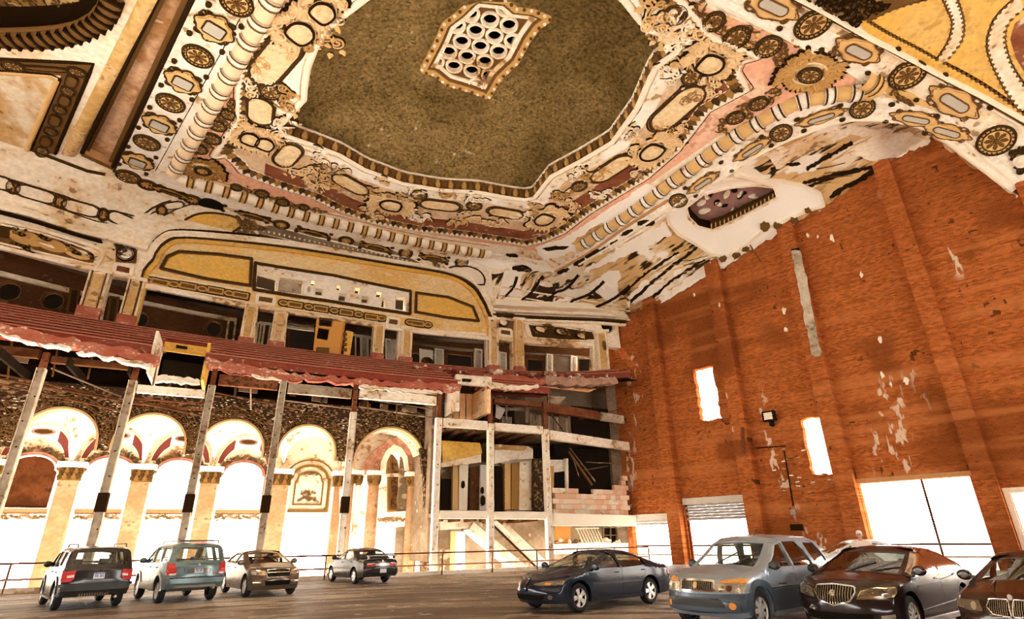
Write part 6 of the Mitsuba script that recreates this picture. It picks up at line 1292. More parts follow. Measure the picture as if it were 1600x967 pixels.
# ---------------------------------------------------------------- cars: each shaped as a plain solid in side view, cut into panels, then bent to its plan and tumblehome
princ('m_rubber', (0.018, 0.017, 0.016), .7, spec=.3); princ('m_alloy', (0.80, 0.78, 0.75), .38, .55); princ('m_chrome', (0.86, 0.85, 0.83), .10, 1.0); princ('m_trim', (0.025, 0.024, 0.023), .45); princ('m_interior', (0.055, 0.05, 0.045), .8)
princ('m_lamp', (0.62, 0.55, 0.42), .12, .6, clearcoat=1.0); princ('m_amber', (0.80, 0.30, 0.04), .2, clearcoat=1.0); princ('m_redlamp', (0.55, 0.03, 0.03), .15, clearcoat=1.0); princ('m_whitelamp', (0.8, 0.75, 0.72), .15, clearcoat=1.0)
princ('m_plate', (0.72, 0.75, 0.80), .4); princ('m_plateblue', (0.12, 0.16, 0.34), .5); princ('m_gold', (0.75, 0.55, 0.25), .25, 1.0); princ('m_lampdark', (0.22, 0.17, 0.11), .15, .5, clearcoat=1.0)
scene['m_glass'] = {'type': 'thindielectric', 'specular_transmittance': rgb(.70, .76, .70)}
scene['m_glassdk'] = {'type': 'thindielectric', 'specular_transmittance': rgb(.34, .37, .35)}
def paint(name, col, rough=.28, metal=.35): return princ(name, col, rough*.75, metal*.6, clearcoat=1.0, clearcoat_gloss=.99)
paint('m_pblack', (0.016, 0.012, 0.015)); paint('m_pteal', (0.14, 0.215, 0.225), .3, .6); paint('m_pbronze', (0.135, 0.092, 0.058), .3, .65); paint('m_pcharcoal', (0.024, 0.023, 0.022), .25, .5); paint('m_pnavy', (0.006, 0.014, 0.032), .18, .2); paint('m_pice', (0.30, 0.36, 0.42), .28, .5)
paint('m_pmaroon', (0.022, 0.010, 0.010), .2, .45); paint('m_pbmw', (0.030, 0.014, 0.009), .22, .45); paint('m_pwhite', (0.78, 0.80, 0.82), .3, .1); paint('m_clad', (0.065, 0.09, 0.12), .4, .4); paint('m_silver', (0.50, 0.47, 0.42), .3, .7)
CAR_E = 0.085
def mani(m): return m3.Manifold(m3.Mesh(np.asarray(m.vertices, np.float32), np.asarray(m.faces, np.uint32)))
def sidesolid(poly, y0, y1):
    cs = m3.CrossSection([np.array(p.exterior.coords)[:-1] for p in polys(poly)], m3.FillRule.NonZero)
    M = m3.Manifold.extrude(cs, y1-y0).rotate([90, 0, 0])           # (x, z) -> x, -y.., z
    return M.translate([0, y1, 0])
class Car:
    def __init__(s, name, label, pos, ang, S, L, W, Hh, wb, prof, belt, paintm, r=.33, fo=None, tumble=.20, nose=.32, tail=.18, taper=.10, crown=.05, rnd=.12, glass='m_glass', low=None, zs=1.055):
        s.W, s.xf, s.H, s.belt, s.wb, s.r, s.low = W, (fo if fo else wb/2+.93), Hh, belt, wb, r, low
        s.xr = s.xf-L; s.tumble, s.nose, s.tail, s.taper, s.crown, s.rnd = tumble, nose, tail, taper, crown, rnd
        s.top = np.array(prof['top']); s.key = thing(name, label, 'car'); s.paint, s.glass = paintm, glass
        c, sn = math.cos(ang), math.sin(ang)
        s.M = np.array([[c*S, -sn*S, 0, pos[0]], [sn*S, c*S, 0, pos[1]], [0, 0, S*zs, 0], [0, 0, 0, 1.0]])
    def ztop(s, x): return np.interp(x, s.top[::-1, 0], s.top[::-1, 1]) if s.top[0, 0] > s.top[-1, 0] else np.interp(x, s.top[:, 0], s.top[:, 1])
    def warp(s, V):
        V = np.array(V, float); x, y, z = V.T.copy(); h = s.W/2; yn = np.clip(np.abs(y)/h, 0, 1.3)
        w = np.ones(len(x)); w *= 1 - s.tumble*np.clip((z-s.belt)/(s.H-s.belt), 0, 1.1)**1.15
        w *= 1 - .05*np.clip((.42-z)/.3, 0, 1)**1.5 + .012*np.sin(PI*np.clip((z-.3)/(s.belt-.3+.01), 0, 1))
        w *= 1 - s.taper*np.clip((x-(s.xf-1.25))/1.25, 0, 1)**2 - s.taper*.75*np.clip(((s.xr+1.2)-x)/1.2, 0, 1)**2
        dz = np.clip(s.ztop(x)-z, 0, s.rnd); cut = s.rnd-np.sqrt(np.maximum(s.rnd**2-(s.rnd-dz)**2, 0))
        w *= 1 - np.where(s.ztop(x)-z < s.rnd, cut*.8/h, 0)
        zz = z - s.crown*yn**2*np.clip((z-.55)/.4, 0, 1)*np.clip(1-(s.ztop(x)-z)/.35, 0, 1)
        fx = np.clip((x-(s.xf-.75))/.75, 0, 1); rx = np.clip(((s.xr+.6)-x)/.6, 0, 1)
        xx = x - s.nose*yn**2.6*fx + s.tail*yn**2.6*rx
        wsx = np.clip((z-s.belt)/.25, 0, 1)                                 # screens bow out in plan
        xx = xx - .10*yn**2*wsx*np.where(x > 0, 1, -.6)
        return np.column_stack([xx, y*w, zz])
    def add(s, mesh, mat, name, parent=None, smooth=32, e=None, warp=True):
        if hasattr(mesh, 'to_mesh'):
            if mesh.num_tri() == 0: return None
            mesh = mesh.refine_to_length(e or CAR_E).to_mesh(); mesh = trimesh.Trimesh(mesh.vert_properties[:, :3], mesh.tri_verts, process=False)
        elif e: mesh = subdiv(mesh, e)
        V = s.warp(mesh.vertices) if warp else mesh.vertices
        return put(name, trimesh.Trimesh(V, mesh.faces, process=False), mat, parent or s.key, smooth=smooth, tw=s.M)
    # surface points: u runs across the front from the centre line and round the corner along the side
    def xface(s, z, front):
        P = s.front if front else s.rear; P = P[np.argsort(P[:, 1])]; return np.interp(z, P[:, 1], P[:, 0])
    def facing(s, poly, mat, name, off=.012, front=True, parent=None, base=0.0, e=.06, both=True):
        """poly in (u, z): a panel laid on the front (or rear) and round its corner; both = mirrored twin too"""
        out = None
        for sg in ((1, -1) if both else (1,)):
            ms = []
            for g in polys(poly):
                m = trimesh.creation.extrude_polygon(g, 1.0, engine='earcut'); m = subdiv(m, e); u, z, k_ = m.vertices.T
                h = s.W/2; o = base+off*k_; sd = 1 if front else -1; xf = s.xface(z, front)
                X = np.where(np.abs(u) <= h, xf+sd*o, xf-sd*(np.abs(u)-h)); Y = np.where(np.abs(u) <= h, u, np.sign(u)*(h+o))
                ms.append(trimesh.Trimesh(np.column_stack([X, Y*sg, z]), m.faces if sg*sd > 0 else m.faces[:, ::-1], process=False))
            key = s.add(cat(*ms), mat, name, parent); out = out or key
        return out
    def side(s, poly, mat, name, off=.012, parent=None, both=True, base=0.0, e=.10):
        out = None
        for sg in ((1, -1) if both else (1,)):
            M = sidesolid(poly, 0, off); M = M.translate([0, s.W/2+base, 0]) if sg > 0 else M.translate([0, -s.W/2-base-off, 0])
            k_ = s.add(M, mat, name, parent, e=e); out = out or k_
        return out
    def build(s, outline, cabin, wins, ws, bl, doors, archr=None, glass2=None, wheel='five', pillar_mat=None):
        h = s.W/2; ar = archr or s.r+.06
        P = Polygon(outline).buffer(0); s.front = np.array([p for p in outline if p[0] > s.xf-.35 and p[1] < s.belt]); s.rear = np.array([p for p in outline if p[0] < s.xr+.45 and p[1] < s.belt+.6])
        body = sidesolid(P, -h, h)
        wells = []
        for xw in (s.wb/2, -s.wb/2):
            c = Point(xw, s.r+.01).buffer(ar, 10)
            c = c.union(sbox(xw-ar, -.2, xw+ar, s.r))
            for y0, y1 in ((h-.30, h+.1), (-h-.1, -h+.30)): wells.append(sidesolid(c, y0, y1))
        cav = sidesolid(Polygon(cabin), -h+.09, h-.09)
        body = body - cav
        for w in wells: body = body - w
        for w in wins: body = body - sidesolid(Polygon(w), -h-.2, h+.2)
        for (a, b) in (ws, bl):
            a, b = np.array(a), np.array(b); d = (b-a)/np.linalg.norm(b-a); n = np.array([-d[1], d[0]])
            q = [a+d*.03+n*.2, b-d*.05+n*.2, b-d*.05-n*.2, a+d*.03-n*.2]
            body = body - sidesolid(Polygon(q).buffer(0), -h+.12, h-.12)
        for dpoly in doors:
            D = Polygon(dpoly)
            for sg in (1, -1):
                y0, y1 = (h-.07, h+.1) if sg > 0 else (-h-.1, -h+.07)
                door = body ^ sidesolid(D.buffer(-.006), y0, y1); body = body - sidesolid(D, y0, y1)
                k_ = s.add(door, s.paint, 'door')
                s.doorkeys.append((k_, sg))
        s.body = s.add(body, s.paint, 'body')
        gm = s.glass
        for j, w in enumerate(wins):
            for sg in (1, -1):
                m = trimesh.creation.extrude_polygon(Polygon(w).buffer(.012), .001, engine='earcut'); f = m.face_normals[:, 2] > .5
                v2 = trimesh.Trimesh(np.column_stack([m.vertices[:, 0], np.full(len(m.vertices), sg*(h-.03)), m.vertices[:, 1]]), m.faces[f], process=False)
                s.add(v2, glass2 if (glass2 and j >= 1) else gm, 'side_window', e=.15)
        for (a, b), nm in ((ws, 'windshield'), (bl, 'rear_window')):
            a, b = np.array(a), np.array(b); d = (b-a)/np.linalg.norm(b-a); a2, b2 = a+d*.02, b-d*.03; n = np.array([-d[1], d[0]]); n = -n if (n[1] > 0) else n
            V = np.array([[a2[0], -h+.11, a2[1]], [a2[0], h-.11, a2[1]], [b2[0], h-.11, b2[1]], [b2[0], -h+.11, b2[1]]])+np.array([n[0], 0, n[1]])*.012
            s.add(trimesh.Trimesh(V, [[0, 1, 2], [0, 2, 3]], process=False), (glass2 or gm) if nm == 'rear_window' else gm, nm, e=.12, smooth=True)
        for xw in (s.wb/2, -s.wb/2):
            for sg in (1, -1): s.wheel(xw, sg*(h-.115), sg, wheel)
        # seats, dashboard, steering wheel
        for sy in (.36, -.36):
            seat = cat(box((-.05, sy, .62), (.5, .5, .16)), box((-.33, sy, .86), (.14, .48, .52)), box((-.40, sy, 1.18 if s.H > 1.5 else 1.13), (.09, .27, .17)))
            s.add(seat, 'm_interior', 'seat', warp=False)
        s.add(cat(box((-1.15, 0, .62), (.5, 1.3, .16)), box((-1.42, 0, .86), (.14, 1.28, .48))), 'm_interior', 'rear_seat', warp=False)
        s.add(box((ws[0][0]-.30, 0, s.belt-.10), (.42, s.W-.34, .16)), 'm_interior', 'dashboard', warp=False)
        a = np.linspace(0, 2*PI, 17); s.add(tube(np.column_stack([.52-.12*np.sin(a)*.4-.1, .36+.18*np.cos(a), s.belt-.02+.17*np.sin(a)]), .016, 5), 'm_interior', 'steering_wheel', warp=False)
        s.add(box((0, 0, .33), (s.wb-.9, s.W-.5, .12)), 'm_trim', 'underbody', warp=False); s.add(box((-s.wb/2, 0, s.r), (.1, s.W-.4, .1)), 'm_trim', 'axle', warp=False); s.add(box((s.wb/2, 0, s.r), (.1, s.W-.4, .1)), 'm_trim', 'axle', warp=False)
    def wheel(s, x, y, sg, kind):
        r, w = s.r, .205; R0 = .66*r
        M = np.eye(4); M[:3, 0], M[:3, 1], M[:3, 2], M[:3, 3] = [1, 0, 0], [0, 0, 1], [0, sg, 0] if False else [0, sg, 0], [x, y, r]
        if sg > 0: M[:3, 1] = [0, 0, -1]
        W = s.M@M
        ck = ('tyre', r)
        if ck not in CACHE:
            CACHE[ck] = P_(lathe([(R0, -w/2+.01), (r*.86, -w/2-.004), (r*.97, -w/2+.03), (r, -w/4), (r, w/4), (r*.97, w/2-.03), (r*.86, w/2+.004), (R0, w/2-.01), (R0*.97, w/2-.03), (R0*.97, -w/2+.03), (R0, -w/2+.01)], 36))
        t = put('wheel', CACHE[ck], 'm_rubber', s.key, tw=W)
        ck = ('rim', r, kind)
        if ck not in CACHE:
            n = {'five': 5, 'seven': 7, 'multi': 10, 'six': 6}[kind]; sp = []
            for i in range(n):
                a = 2*PI*i/n; wd = {'five': .30, 'seven': .2, 'multi': .12, 'six': .26}[kind]
                q = Polygon([(.05*math.cos(a-.8), .05*math.sin(a-.8)), (R0*.97*math.cos(a-wd), R0*.97*math.sin(a-wd)), (R0*.99*math.cos(a), R0*.99*math.sin(a)), (R0*.97*math.cos(a+wd), R0*.97*math.sin(a+wd)), (.05*math.cos(a+.8), .05*math.sin(a+.8))]) if kind != 'multi' else LineString([(0, 0), (R0*.97*math.cos(a), R0*.97*math.sin(a))]).buffer(.02)
                m = trimesh.creation.extrude_polygon(q.buffer(0), .03, engine='earcut'); m.apply_translation((0, 0, .055)); sp.append(m)
            sp += [lathe([(R0*.90, .07), (R0*.985, .10), (R0*1.0, .085), (R0*.98, -.07)], 32), lathe([(.065, .05), (.06, .095), (.0, .10)], 14)]
            CACHE[ck] = P_(cat(*sp)); CACHE[('back', r)] = P_(lathe([(R0*.97, -.02), (.0, -.02)], 24))
        rm = put('rim', CACHE[ck], 'm_alloy', t, tw=W); put('brake_disc', CACHE[('back', r)], 'm_trim', t, tw=W)
        for i in range(5):
            a = 2*PI*i/5+.3; kq = ('nut',)
            if kq not in CACHE: CACHE[kq] = P_(lathe([(.011, 0), (.011, .012), (0, .014)], 6))
            M2 = np.eye(4); M2[:3, 3] = [.045*math.cos(a), .045*math.sin(a), .088]; put('wheel_nut', CACHE[kq], 'm_chrome', rm, tw=W@M2)
    def mirror(s, x, z, mat=None):
        for sg in (1, -1):
            m = trimesh.creation.icosphere(2); m.vertices *= [.085, .12, .085]; m.vertices[:, 0] = np.minimum(m.vertices[:, 0], .06)
            m.apply_translation((x, sg*(s.W/2*(1-.02)+.10), z)); k_ = s.add(m, mat or s.paint, 'mirror', warp=False, smooth=40); s.add(bar((x+.02, sg*(s.W/2-.10), z-.04), (x, sg*(s.W/2+.03), z-.02), .05), 'm_trim', 'mirror_arm', k_, warp=False)
    def handles(s, pts, mat=None):
        for i, (x, z) in enumerate(pts):
            for sg in (1, -1):
                dk_ = [k_ for k_, g in s.doorkeys if g == sg]; m = trimesh.creation.icosphere(1); m.vertices *= [.085, .022, .017]; m.apply_translation((x, sg*(s.W/2+.012), z)); s.add(m, mat or s.paint, 'door_handle', dk_[i] if i < len(dk_) else None)
    def plate(s, z, front, w=.31, hh=.155, txt=False, y=0.0):
        q = s.facing(sbox(y-w/2, z-hh/2, y+w/2, z+hh/2), 'm_plate', 'licence_plate', .02, front, both=False, base=.015)
        s.facing(sbox(y-w/2+.01, z+hh/2-.035, y+w/2-.01, z+hh/2-.008), 'm_plateblue', 'plate_band', .004, front, q, .036, both=False)
        for j in range(7):
            if j == 3: continue
            x = y-w/2+.035+j*.036; s.facing(sbox(x, z-.04, x+.022, z+.028), 'm_plateblue', 'plate_mark', .004, front, q, .036, both=False)
    doorkeys = None
def car(*a, **k):
    c = Car(*a, **k); c.doorkeys = []; return c

def sedan_geo(xf, xr, hood, cowl, ws_top, roof, roof_r, bl_bot, deck, tail_z, wb, bot=.22):
    """side outline from a few measured points; returns (outline, top line)"""
    top = [(xf, .56), (xf-.04, .66), (xf-.14, hood[0]), (xf-.45, hood[1]), (xf-.85, hood[2]), cowl, ws_top, (ws_top[0]-.3, roof-.012), ((ws_top[0]+roof_r[0])/2-.1, roof), (roof_r[0]+.25, roof-.02), roof_r, bl_bot, (deck[0], deck[1]), (xr+.10, tail_z), (xr+.03, tail_z-.10), (xr, .62)]
    out = top+[(xr+.02, .45), (xr+.10, .28), (-wb/2, bot), (wb/2, bot), (xf-.12, .22), (xf-.03, .30), (xf-.0, .45)]
    return out, top
def cabin_of(cowl, ws_top, roof, roof_r, bl_bot, belt): return [(cowl[0]-.12, .45), (cowl[0]-.05, cowl[1]-.05), (ws_top[0]-.03, ws_top[1]-.05), ((ws_top[0]+roof_r[0])/2, roof-.05), (roof_r[0]+.05, roof_r[1]-.05), (bl_bot[0]+.16, bl_bot[1]-.06), (bl_bot[0]+.25, .45)]
# ---- dark sedan in the middle (faces left)
xf, wb, L = 2.42, 2.81, 5.02; xr = xf-L
cowl, wt_, rr, bb_ = (1.15, 1.0), (.22, 1.34), (-1.10, 1.345), (-1.92, 1.06)
out, top = sedan_geo(xf, xr, (.74, .84, .92), cowl, wt_, 1.42, rr, bb_, (-2.2, 1.05), 1.01, wb)
c = car('sedan_car', 'dark navy sedan with five-spoke wheels standing alone in the middle of the deck, facing left', (8.895, 13.716), 3.364, .932, L, 1.87, 1.42, wb, {'top': top}, .98, 'm_pnavy', r=.335, fo=xf, zs=1.01, nose=.42, taper=.13, tumble=.24)
wf = [(.98, 1.0), (.22, 1.30), (-.12, 1.335), (-.20, .97)]; wr = [(-.28, .965), (-.22, 1.335), (-.85, 1.33), (-1.22, 1.20), (-1.30, 1.00)]
c.build(out, cabin_of(cowl, wt_, 1.42, rr, bb_, .98), [wf, wr], (cowl, wt_), (bb_, rr), [[(1.02, .32), (1.08, .95), (.24, 1.36), (-.20, 1.385), (-.24, .32)], [(-.25, .32), (-.21, 1.385), (-.90, 1.37), (-1.34, 1.22), (-1.42, .98), (-1.02, .66), (-.98, .32)]])
c.mirror(.86, 1.02); c.handles([(-.02, .86), (-1.12, .88)], 'm_pnavy')
c.side(sbox(-1.0, .60, .95, .655), 'm_trim', 'side_moulding', .02); c.side(Polygon([(1.04, .22), (-1.05, .22), (-1.05, .31), (1.04, .31)]), 'm_pnavy', 'sill', .03)
c.facing(Polygon([(.30, .64), (.62, .62), (1.02, .66), (1.12, .76), (.98, .80), (.60, .73), (.34, .68)]), 'm_lampdark', 'headlight', .02); c.facing(Polygon([(.62, .66), (.78, .65), (.80, .70), (.66, .71)]), 'm_amber', 'headlight_bulb', .006, base=.021); c.facing(Polygon([(.88, .68), (1.0, .69), (1.0, .74), (.88, .72)]), 'm_lamp', 'headlight_bulb', .006, base=.021)
c.facing(Polygon([(.05, .56), (.36, .54), (.34, .66), (.05, .68)]), 'm_black', 'grille', .012)
for j in range(5): c.facing(sbox(.06, .565+.024*j, .34, .572+.024*j), 'm_trim', 'grille_bar', .012, base=.012)
c.facing(Polygon([(0, .48), (.045, .52), (.04, .80), (-.04, .80), (-.045, .52)]), 'm_pnavy', 'nose_ridge', .04, both=False); c.facing(Polygon([(0, .655), (.018, .70), (0, .75), (-.018, .70)]), 'm_redlamp', 'badge', .01, both=False, base=.045)
c.facing(Polygon([(-.55, .30), (.55, .30), (.62, .42), (-.62, .42)]), 'm_black', 'lower_grille', .008, both=False); c.facing(Point(.74, .37).buffer(.05), 'm_lampdark', 'fog_lamp', .015)
c.facing(Polygon([(.50, .70), (.92, .68), (1.12, .74), (1.10, .86), (.5, .84)]), 'm_redlamp', 'tail_light', .02, front=False)
for y in (.25, -.15): c.add(bar((1.12, y, 1.02), (.72, y+.42 if y > 0 else y+.40, 1.17), .02), 'm_trim', 'wiper', warp=False)
# ---- silver-blue two-tone SUV
xf, wb, L = 2.28, 2.85, 4.70; xr = xf-L; roof = 1.72
top = [(xf, .58), (xf-.03, .74), (xf-.10, .92), (xf-.30, 1.00), (xf-.7, 1.07), (1.12, 1.13), (.38, 1.60), (.1, 1.685), (-.6, roof), (-1.5, 1.70), (-1.85, 1.64), (-2.22, 1.10), (xr+.05, 1.02), (xr, .60)]
out = top+[(xr+.02, .45), (xr+.10, .34), (-wb/2, .28), (wb/2, .28), (xf-.15, .26), (xf-.02, .36)]
c = car('suv_car', 'silver-blue two-tone SUV with grey lower cladding and amber lamps between two dark sedans, facing left', (10.098, 9.426), 3.362, .90, L, 1.87, roof, wb, {'top': top}, 1.10, 'm_pice', r=.36, fo=xf, nose=.26, taper=.08, tumble=.20, rnd=.14)
w1 = [(.92, 1.10), (.34, 1.54), (-.08, 1.60), (-.12, 1.09)]; w2 = [(-.20, 1.085), (-.16, 1.605), (-.72, 1.60), (-.98, 1.38), (-1.10, 1.09)]; w3 = [(-1.22, 1.16), (-1.10, 1.56), (-1.62, 1.56), (-1.92, 1.20), (-1.9, 1.14)]
c.build(out, [(1.0, .45), (1.08, 1.08), (.36, 1.55), (-.6, 1.67), (-1.8, 1.60), (-2.08, 1.1), (-2.05, .6), (-1.9, .45)], [w1, w2, w3], ((1.12, 1.13), (.38, 1.60)), ((-2.18, 1.16), (-1.87, 1.61)), [[(1.0, .38), (1.02, 1.06), (.36, 1.60), (-.10, 1.645), (-.15, .38)], [(-.16, .38), (-.12, 1.645), (-.74, 1.64), (-1.04, 1.40), (-1.16, 1.06), (-1.02, .80), (-1.0, .38)]], glass2='m_glassdk', wheel='seven')
c.mirror(.80, 1.13, 'm_trim'); c.handles([(-.02, .96), (-1.0, .98)], 'm_pice')
ring_f = lambda xw: Point(xw, c.r+.01).buffer(.56, 12).difference(Point(xw, c.r+.01).buffer(.435, 12)).intersection(sbox(xw-.6, .30, xw+.6, 1.2))
for xw in (wb/2, -wb/2): c.side(ring_f(xw), 'm_clad', 'wheel_arch_trim', .035)
c.side(Polygon([(.94, .30), (.98, .70), (-.14, .71), (-.14, .30)]), 'm_clad', 'door_cladding', .03); c.side(Polygon([(-.17, .30), (-.17, .71), (-.92, .72), (-.92, .30)]), 'm_clad', 'door_cladding', .03); c.side(sbox(-.95, .24, .95, .32), 'm_pice', 'running_board', .05); c.side(Polygon([(.96, .715), (-.95, .735), (-.95, .75), (.96, .73)]), 'm_chrome', 'side_moulding', .012)
c.facing(Polygon([(0, .32), (.95, .36), (1.22, .42), (1.22, .70), (.95, .68), (0, .66)]), 'm_clad', 'bumper', .06); c.facing(Polygon([(0, .44), (.66, .44), (.62, .60), (0, .60)]), 'm_trim', 'bumper_intake', .02, base=.05); c.facing(Point(.80, .47).buffer(.06), 'm_amber', 'fog_lamp', .02, base=.055)
c.facing(Polygon([(-.50, .72), (.50, .72), (.47, .90), (-.47, .90)]).buffer(.02), 'm_chrome', 'grille', .015, both=False)
c.facing(Polygon([(-.47, .73), (.47, .73), (.44, .88), (-.44, .88)]), 'm_black', 'grille_opening', .01, both=False, base=.012)
for j in range(17): x = -.44+.055*j; c.facing(sbox(x-.012, .73, x+.012, .885), 'm_lampdark', 'grille_bar', .02, both=False, base=.015)
c.facing(Point(0, .81).buffer(.062), 'm_gold', 'badge', .02, both=False, base=.035)
c.facing(Polygon([(.54, .70), (.95, .70), (1.12, .76), (1.14, .88), (.80, .88), (.53, .86)]), 'm_lamp', 'headlight', .03); c.facing(Polygon([(.56, .87), (.86, .895), (1.18, .90), (1.30, .95), (.95, .985), (.70, .94)]), 'm_amber', 'turn_lamp', .03)
for y, z in ((.66, .78), (.82, .79)): c.facing(Point(y, z).buffer(.06), 'm_chrome', 'headlight_bulb', .01, base=.031)
c.facing(Polygon([(.75, .92), (1.15, .95), (1.2, 1.12), (.78, 1.10)]), 'm_redlamp', 'tail_light', .03, front=False)
for j in range(4): c.side(sbox(.30+.085*j, .775, .36+.085*j, .80), 'm_trim', 'badge_mark', .008, both=True)
for y in (.25, -.2): c.add(bar((1.10, y, 1.15), (.74, y+.42, 1.385), .02), 'm_trim', 'wiper', warp=False)
c.add(tube(np.array([(-.2, .1, 1.69), (-.35, .1, 1.82)]), .012, 5), 'm_trim', 'aerial', warp=False)
# ---- dark maroon sedan with the big ribbed grille
xf, wb, L = 2.36, 2.74, 4.83; xr = xf-L; roof = 1.48
cowl, wt_, rr, bb_ = (1.20, 1.04), (.25, 1.39), (-1.10, 1.40), (-2.0, 1.13)
top = [(xf, .60), (xf-.04, .72), (xf-.14, .84), (xf-.42, .93), (xf-.8, .99), cowl, wt_, (-.05, 1.465), (-.4, roof), (-.8, 1.46), rr, bb_, (-2.25, 1.10), (xr+.08, 1.05), (xr+.02, .95), (xr, .65)]
out = top+[(xr+.03, .45), (xr+.10, .30), (-wb/2, .22), (wb/2, .22), (xf-.14, .20), (xf-.02, .30), (xf, .45)]
c = car('sedan_car', 'dark maroon sedan with a wide ribbed chrome grille, second from the right, facing left', (11.521, 7.543), 3.335, .909, L, 1.86, roof, wb, {'top': top}, 1.02, 'm_pmaroon', r=.345, fo=xf, zs=1.04, nose=.40, taper=.13, tumble=.24)
wf = [(1.02, 1.05), (.26, 1.35), (-.12, 1.405), (-.18, 1.04)]; wr = [(-.26, 1.04), (-.20, 1.41), (-.80, 1.385), (-1.35, 1.22), (-1.45, 1.12), (-1.32, 1.06)]
c.build(out, cabin_of(cowl, wt_, roof, rr, bb_, 1.02), [wf, wr], (cowl, wt_), (bb_, rr), [[(1.05, .32), (1.12, 1.0), (.28, 1.41), (-.18, 1.455), (-.22, .32)], [(-.23, .32), (-.19, 1.455), (-.84, 1.43), (-1.42, 1.24), (-1.52, 1.10), (-1.08, .70), (-1.0, .32)]], wheel='multi')
fw = unary_union([Polygon(wf), Polygon(wr)]).buffer(.06).buffer(-.03); c.side(fw.buffer(.03).difference(fw.buffer(-.005)), 'm_chrome', 'window_trim', .014)
c.mirror(.90, 1.06); c.handles([(-.02, .90), (-1.05, .93)], 'm_chrome')
GP_ = Polygon([(-.40, .83), (0, .85), (.40, .83), (.43, .76), (.34, .64), (0, .56), (-.34, .64), (-.43, .76)]).buffer(.015)
g_ = c.facing(GP_.buffer(.022), 'm_chrome', 'grille', .03, both=False); c.facing(GP_, 'm_black', 'grille_opening', .01, g_ and True, both=False, base=.026) if False else c.facing(GP_, 'm_black', 'grille_opening', .01, True, None, .026, both=False)
for j in range(15):
    x = -.392+.056*j; q = sbox(x-.011, .5, x+.011, .9).intersection(GP_); c.facing(q, 'm_lampdark', 'grille_bar', .022, both=False, base=.03)
c.facing(Point(0, .72).buffer(.066).difference(Point(0, .72).buffer(.05)), 'm_chrome', 'badge', .03, both=False, base=.04)
for j in (-1, 0, 1): c.facing(affinity.rotate(sbox(.030*j-.011, .685-.012*j, .030*j+.011, .755-.012*j), -38), 'm_chrome', 'badge_shield', .03, both=False, base=.04)
c.facing(Polygon([(.50, .66), (.90, .68), (1.12, .76), (1.14, .86), (.80, .85), (.56, .78)]), 'm_lampdark', 'headlight', .022); c.facing(Polygon([(.50, .66), (.90, .68), (1.12, .76), (1.14, .86), (.80, .85), (.56, .78)]).buffer(.012).difference(Polygon([(.50, .66), (.90, .68), (1.12, .76), (1.14, .86), (.80, .85), (.56, .78)]).buffer(-.006)), 'm_gold', 'headlight_rim', .026)
c.facing(Point(.90, .775).buffer(.055), 'm_chrome', 'headlight_bulb', .012, base=.023); c.facing(Point(.72, .74).buffer(.04), 'm_gold', 'headlight_bulb', .012, base=.023); c.facing(Polygon([(.54, .675), (.86, .69), (.86, .705), (.56, .695)]), 'm_gold', 'headlight_strip', .01, base=.023)
c.facing(Polygon([(-.6, .30), (.6, .30), (.66, .42), (-.66, .42)]), 'm_black', 'lower_grille', .008, both=False); c.facing(Polygon([(.76, .34), (.94, .36), (.94, .42), (.76, .40)]), 'm_lamp', 'fog_lamp', .012); c.facing(sbox(-.72, .27, .72, .29), 'm_chrome', 'bumper_strip', .02, both=False)
c.side(Polygon([(1.0, .40), (-.9, .46), (-.9, .49), (1.0, .43)]), 'm_pmaroon', 'side_crease', .02); c.side(sbox(-1.02, .20, 1.02, .28), 'm_chrome', 'sill', .02); c.side(Polygon([(.95, .80), (-.2, .84), (-1.6, .95), (-1.6, .965), (-.2, .86), (.95, .815)]), 'm_pmaroon', 'side_crease', .02)
c.facing(Polygon([(.55, .80), (1.0, .80), (1.2, .88), (1.1, .98), (.6, .94)]), 'm_redlamp', 'tail_light', .02, front=False)
for y in (.25, -.2): c.add(bar((1.16, y, 1.06), (.74, y+.42, 1.215), .02), 'm_trim', 'wiper', warp=False)
for (y, z) in ((-.55, .50), (-.60, .46), (-.50, .455)): c.facing(sbox(y-.035, z-.015, y+.035, z+.015), 'm_lamp', 'bumper_sticker', .004, both=False, base=.002)
# ---- brown sedan with the twin-kidney grille at the right edge
xf, wb, L = 2.22, 2.76, 4.53; xr = xf-L; roof = 1.42
cowl, wt_, rr, bb_ = (.98, .98), (.10, 1.33), (-1.15, 1.33), (-1.85, 1.08)
out, top = sedan_geo(xf, xr, (.76, .85, .91), cowl, wt_, roof, rr, bb_, (-2.05, 1.06), 1.02, wb)
c = car('sedan_car', 'brown sedan with a twin grille cut off by the right edge of the frame', (11.83, 5.128), 3.303, .875, L, 1.82, roof, wb, {'top': top}, .97, 'm_pbmw', r=.33, fo=xf, zs=1.065, nose=.30, taper=.11, tumble=.24)
wf = [(.84, .99), (.12, 1.29), (-.2, 1.335), (-.26, .97)]; wr = [(-.34, .965), (-.28, 1.335), (-.9, 1.32), (-1.28, 1.18), (-1.32, 1.02)]
c.build(out, cabin_of(cowl, wt_, roof, rr, bb_, .97), [wf, wr], (cowl, wt_), (bb_, rr), [[(.88, .32), (.94, .95), (.14, 1.35), (-.26, 1.385), (-.30, .32)], [(-.31, .32), (-.27, 1.385), (-.95, 1.36), (-1.36, 1.2), (-1.42, .98), (-1.02, .66), (-.98, .32)]])
c.mirror(.72, 1.03); c.handles([(-.08, .86), (-1.12, .88)])
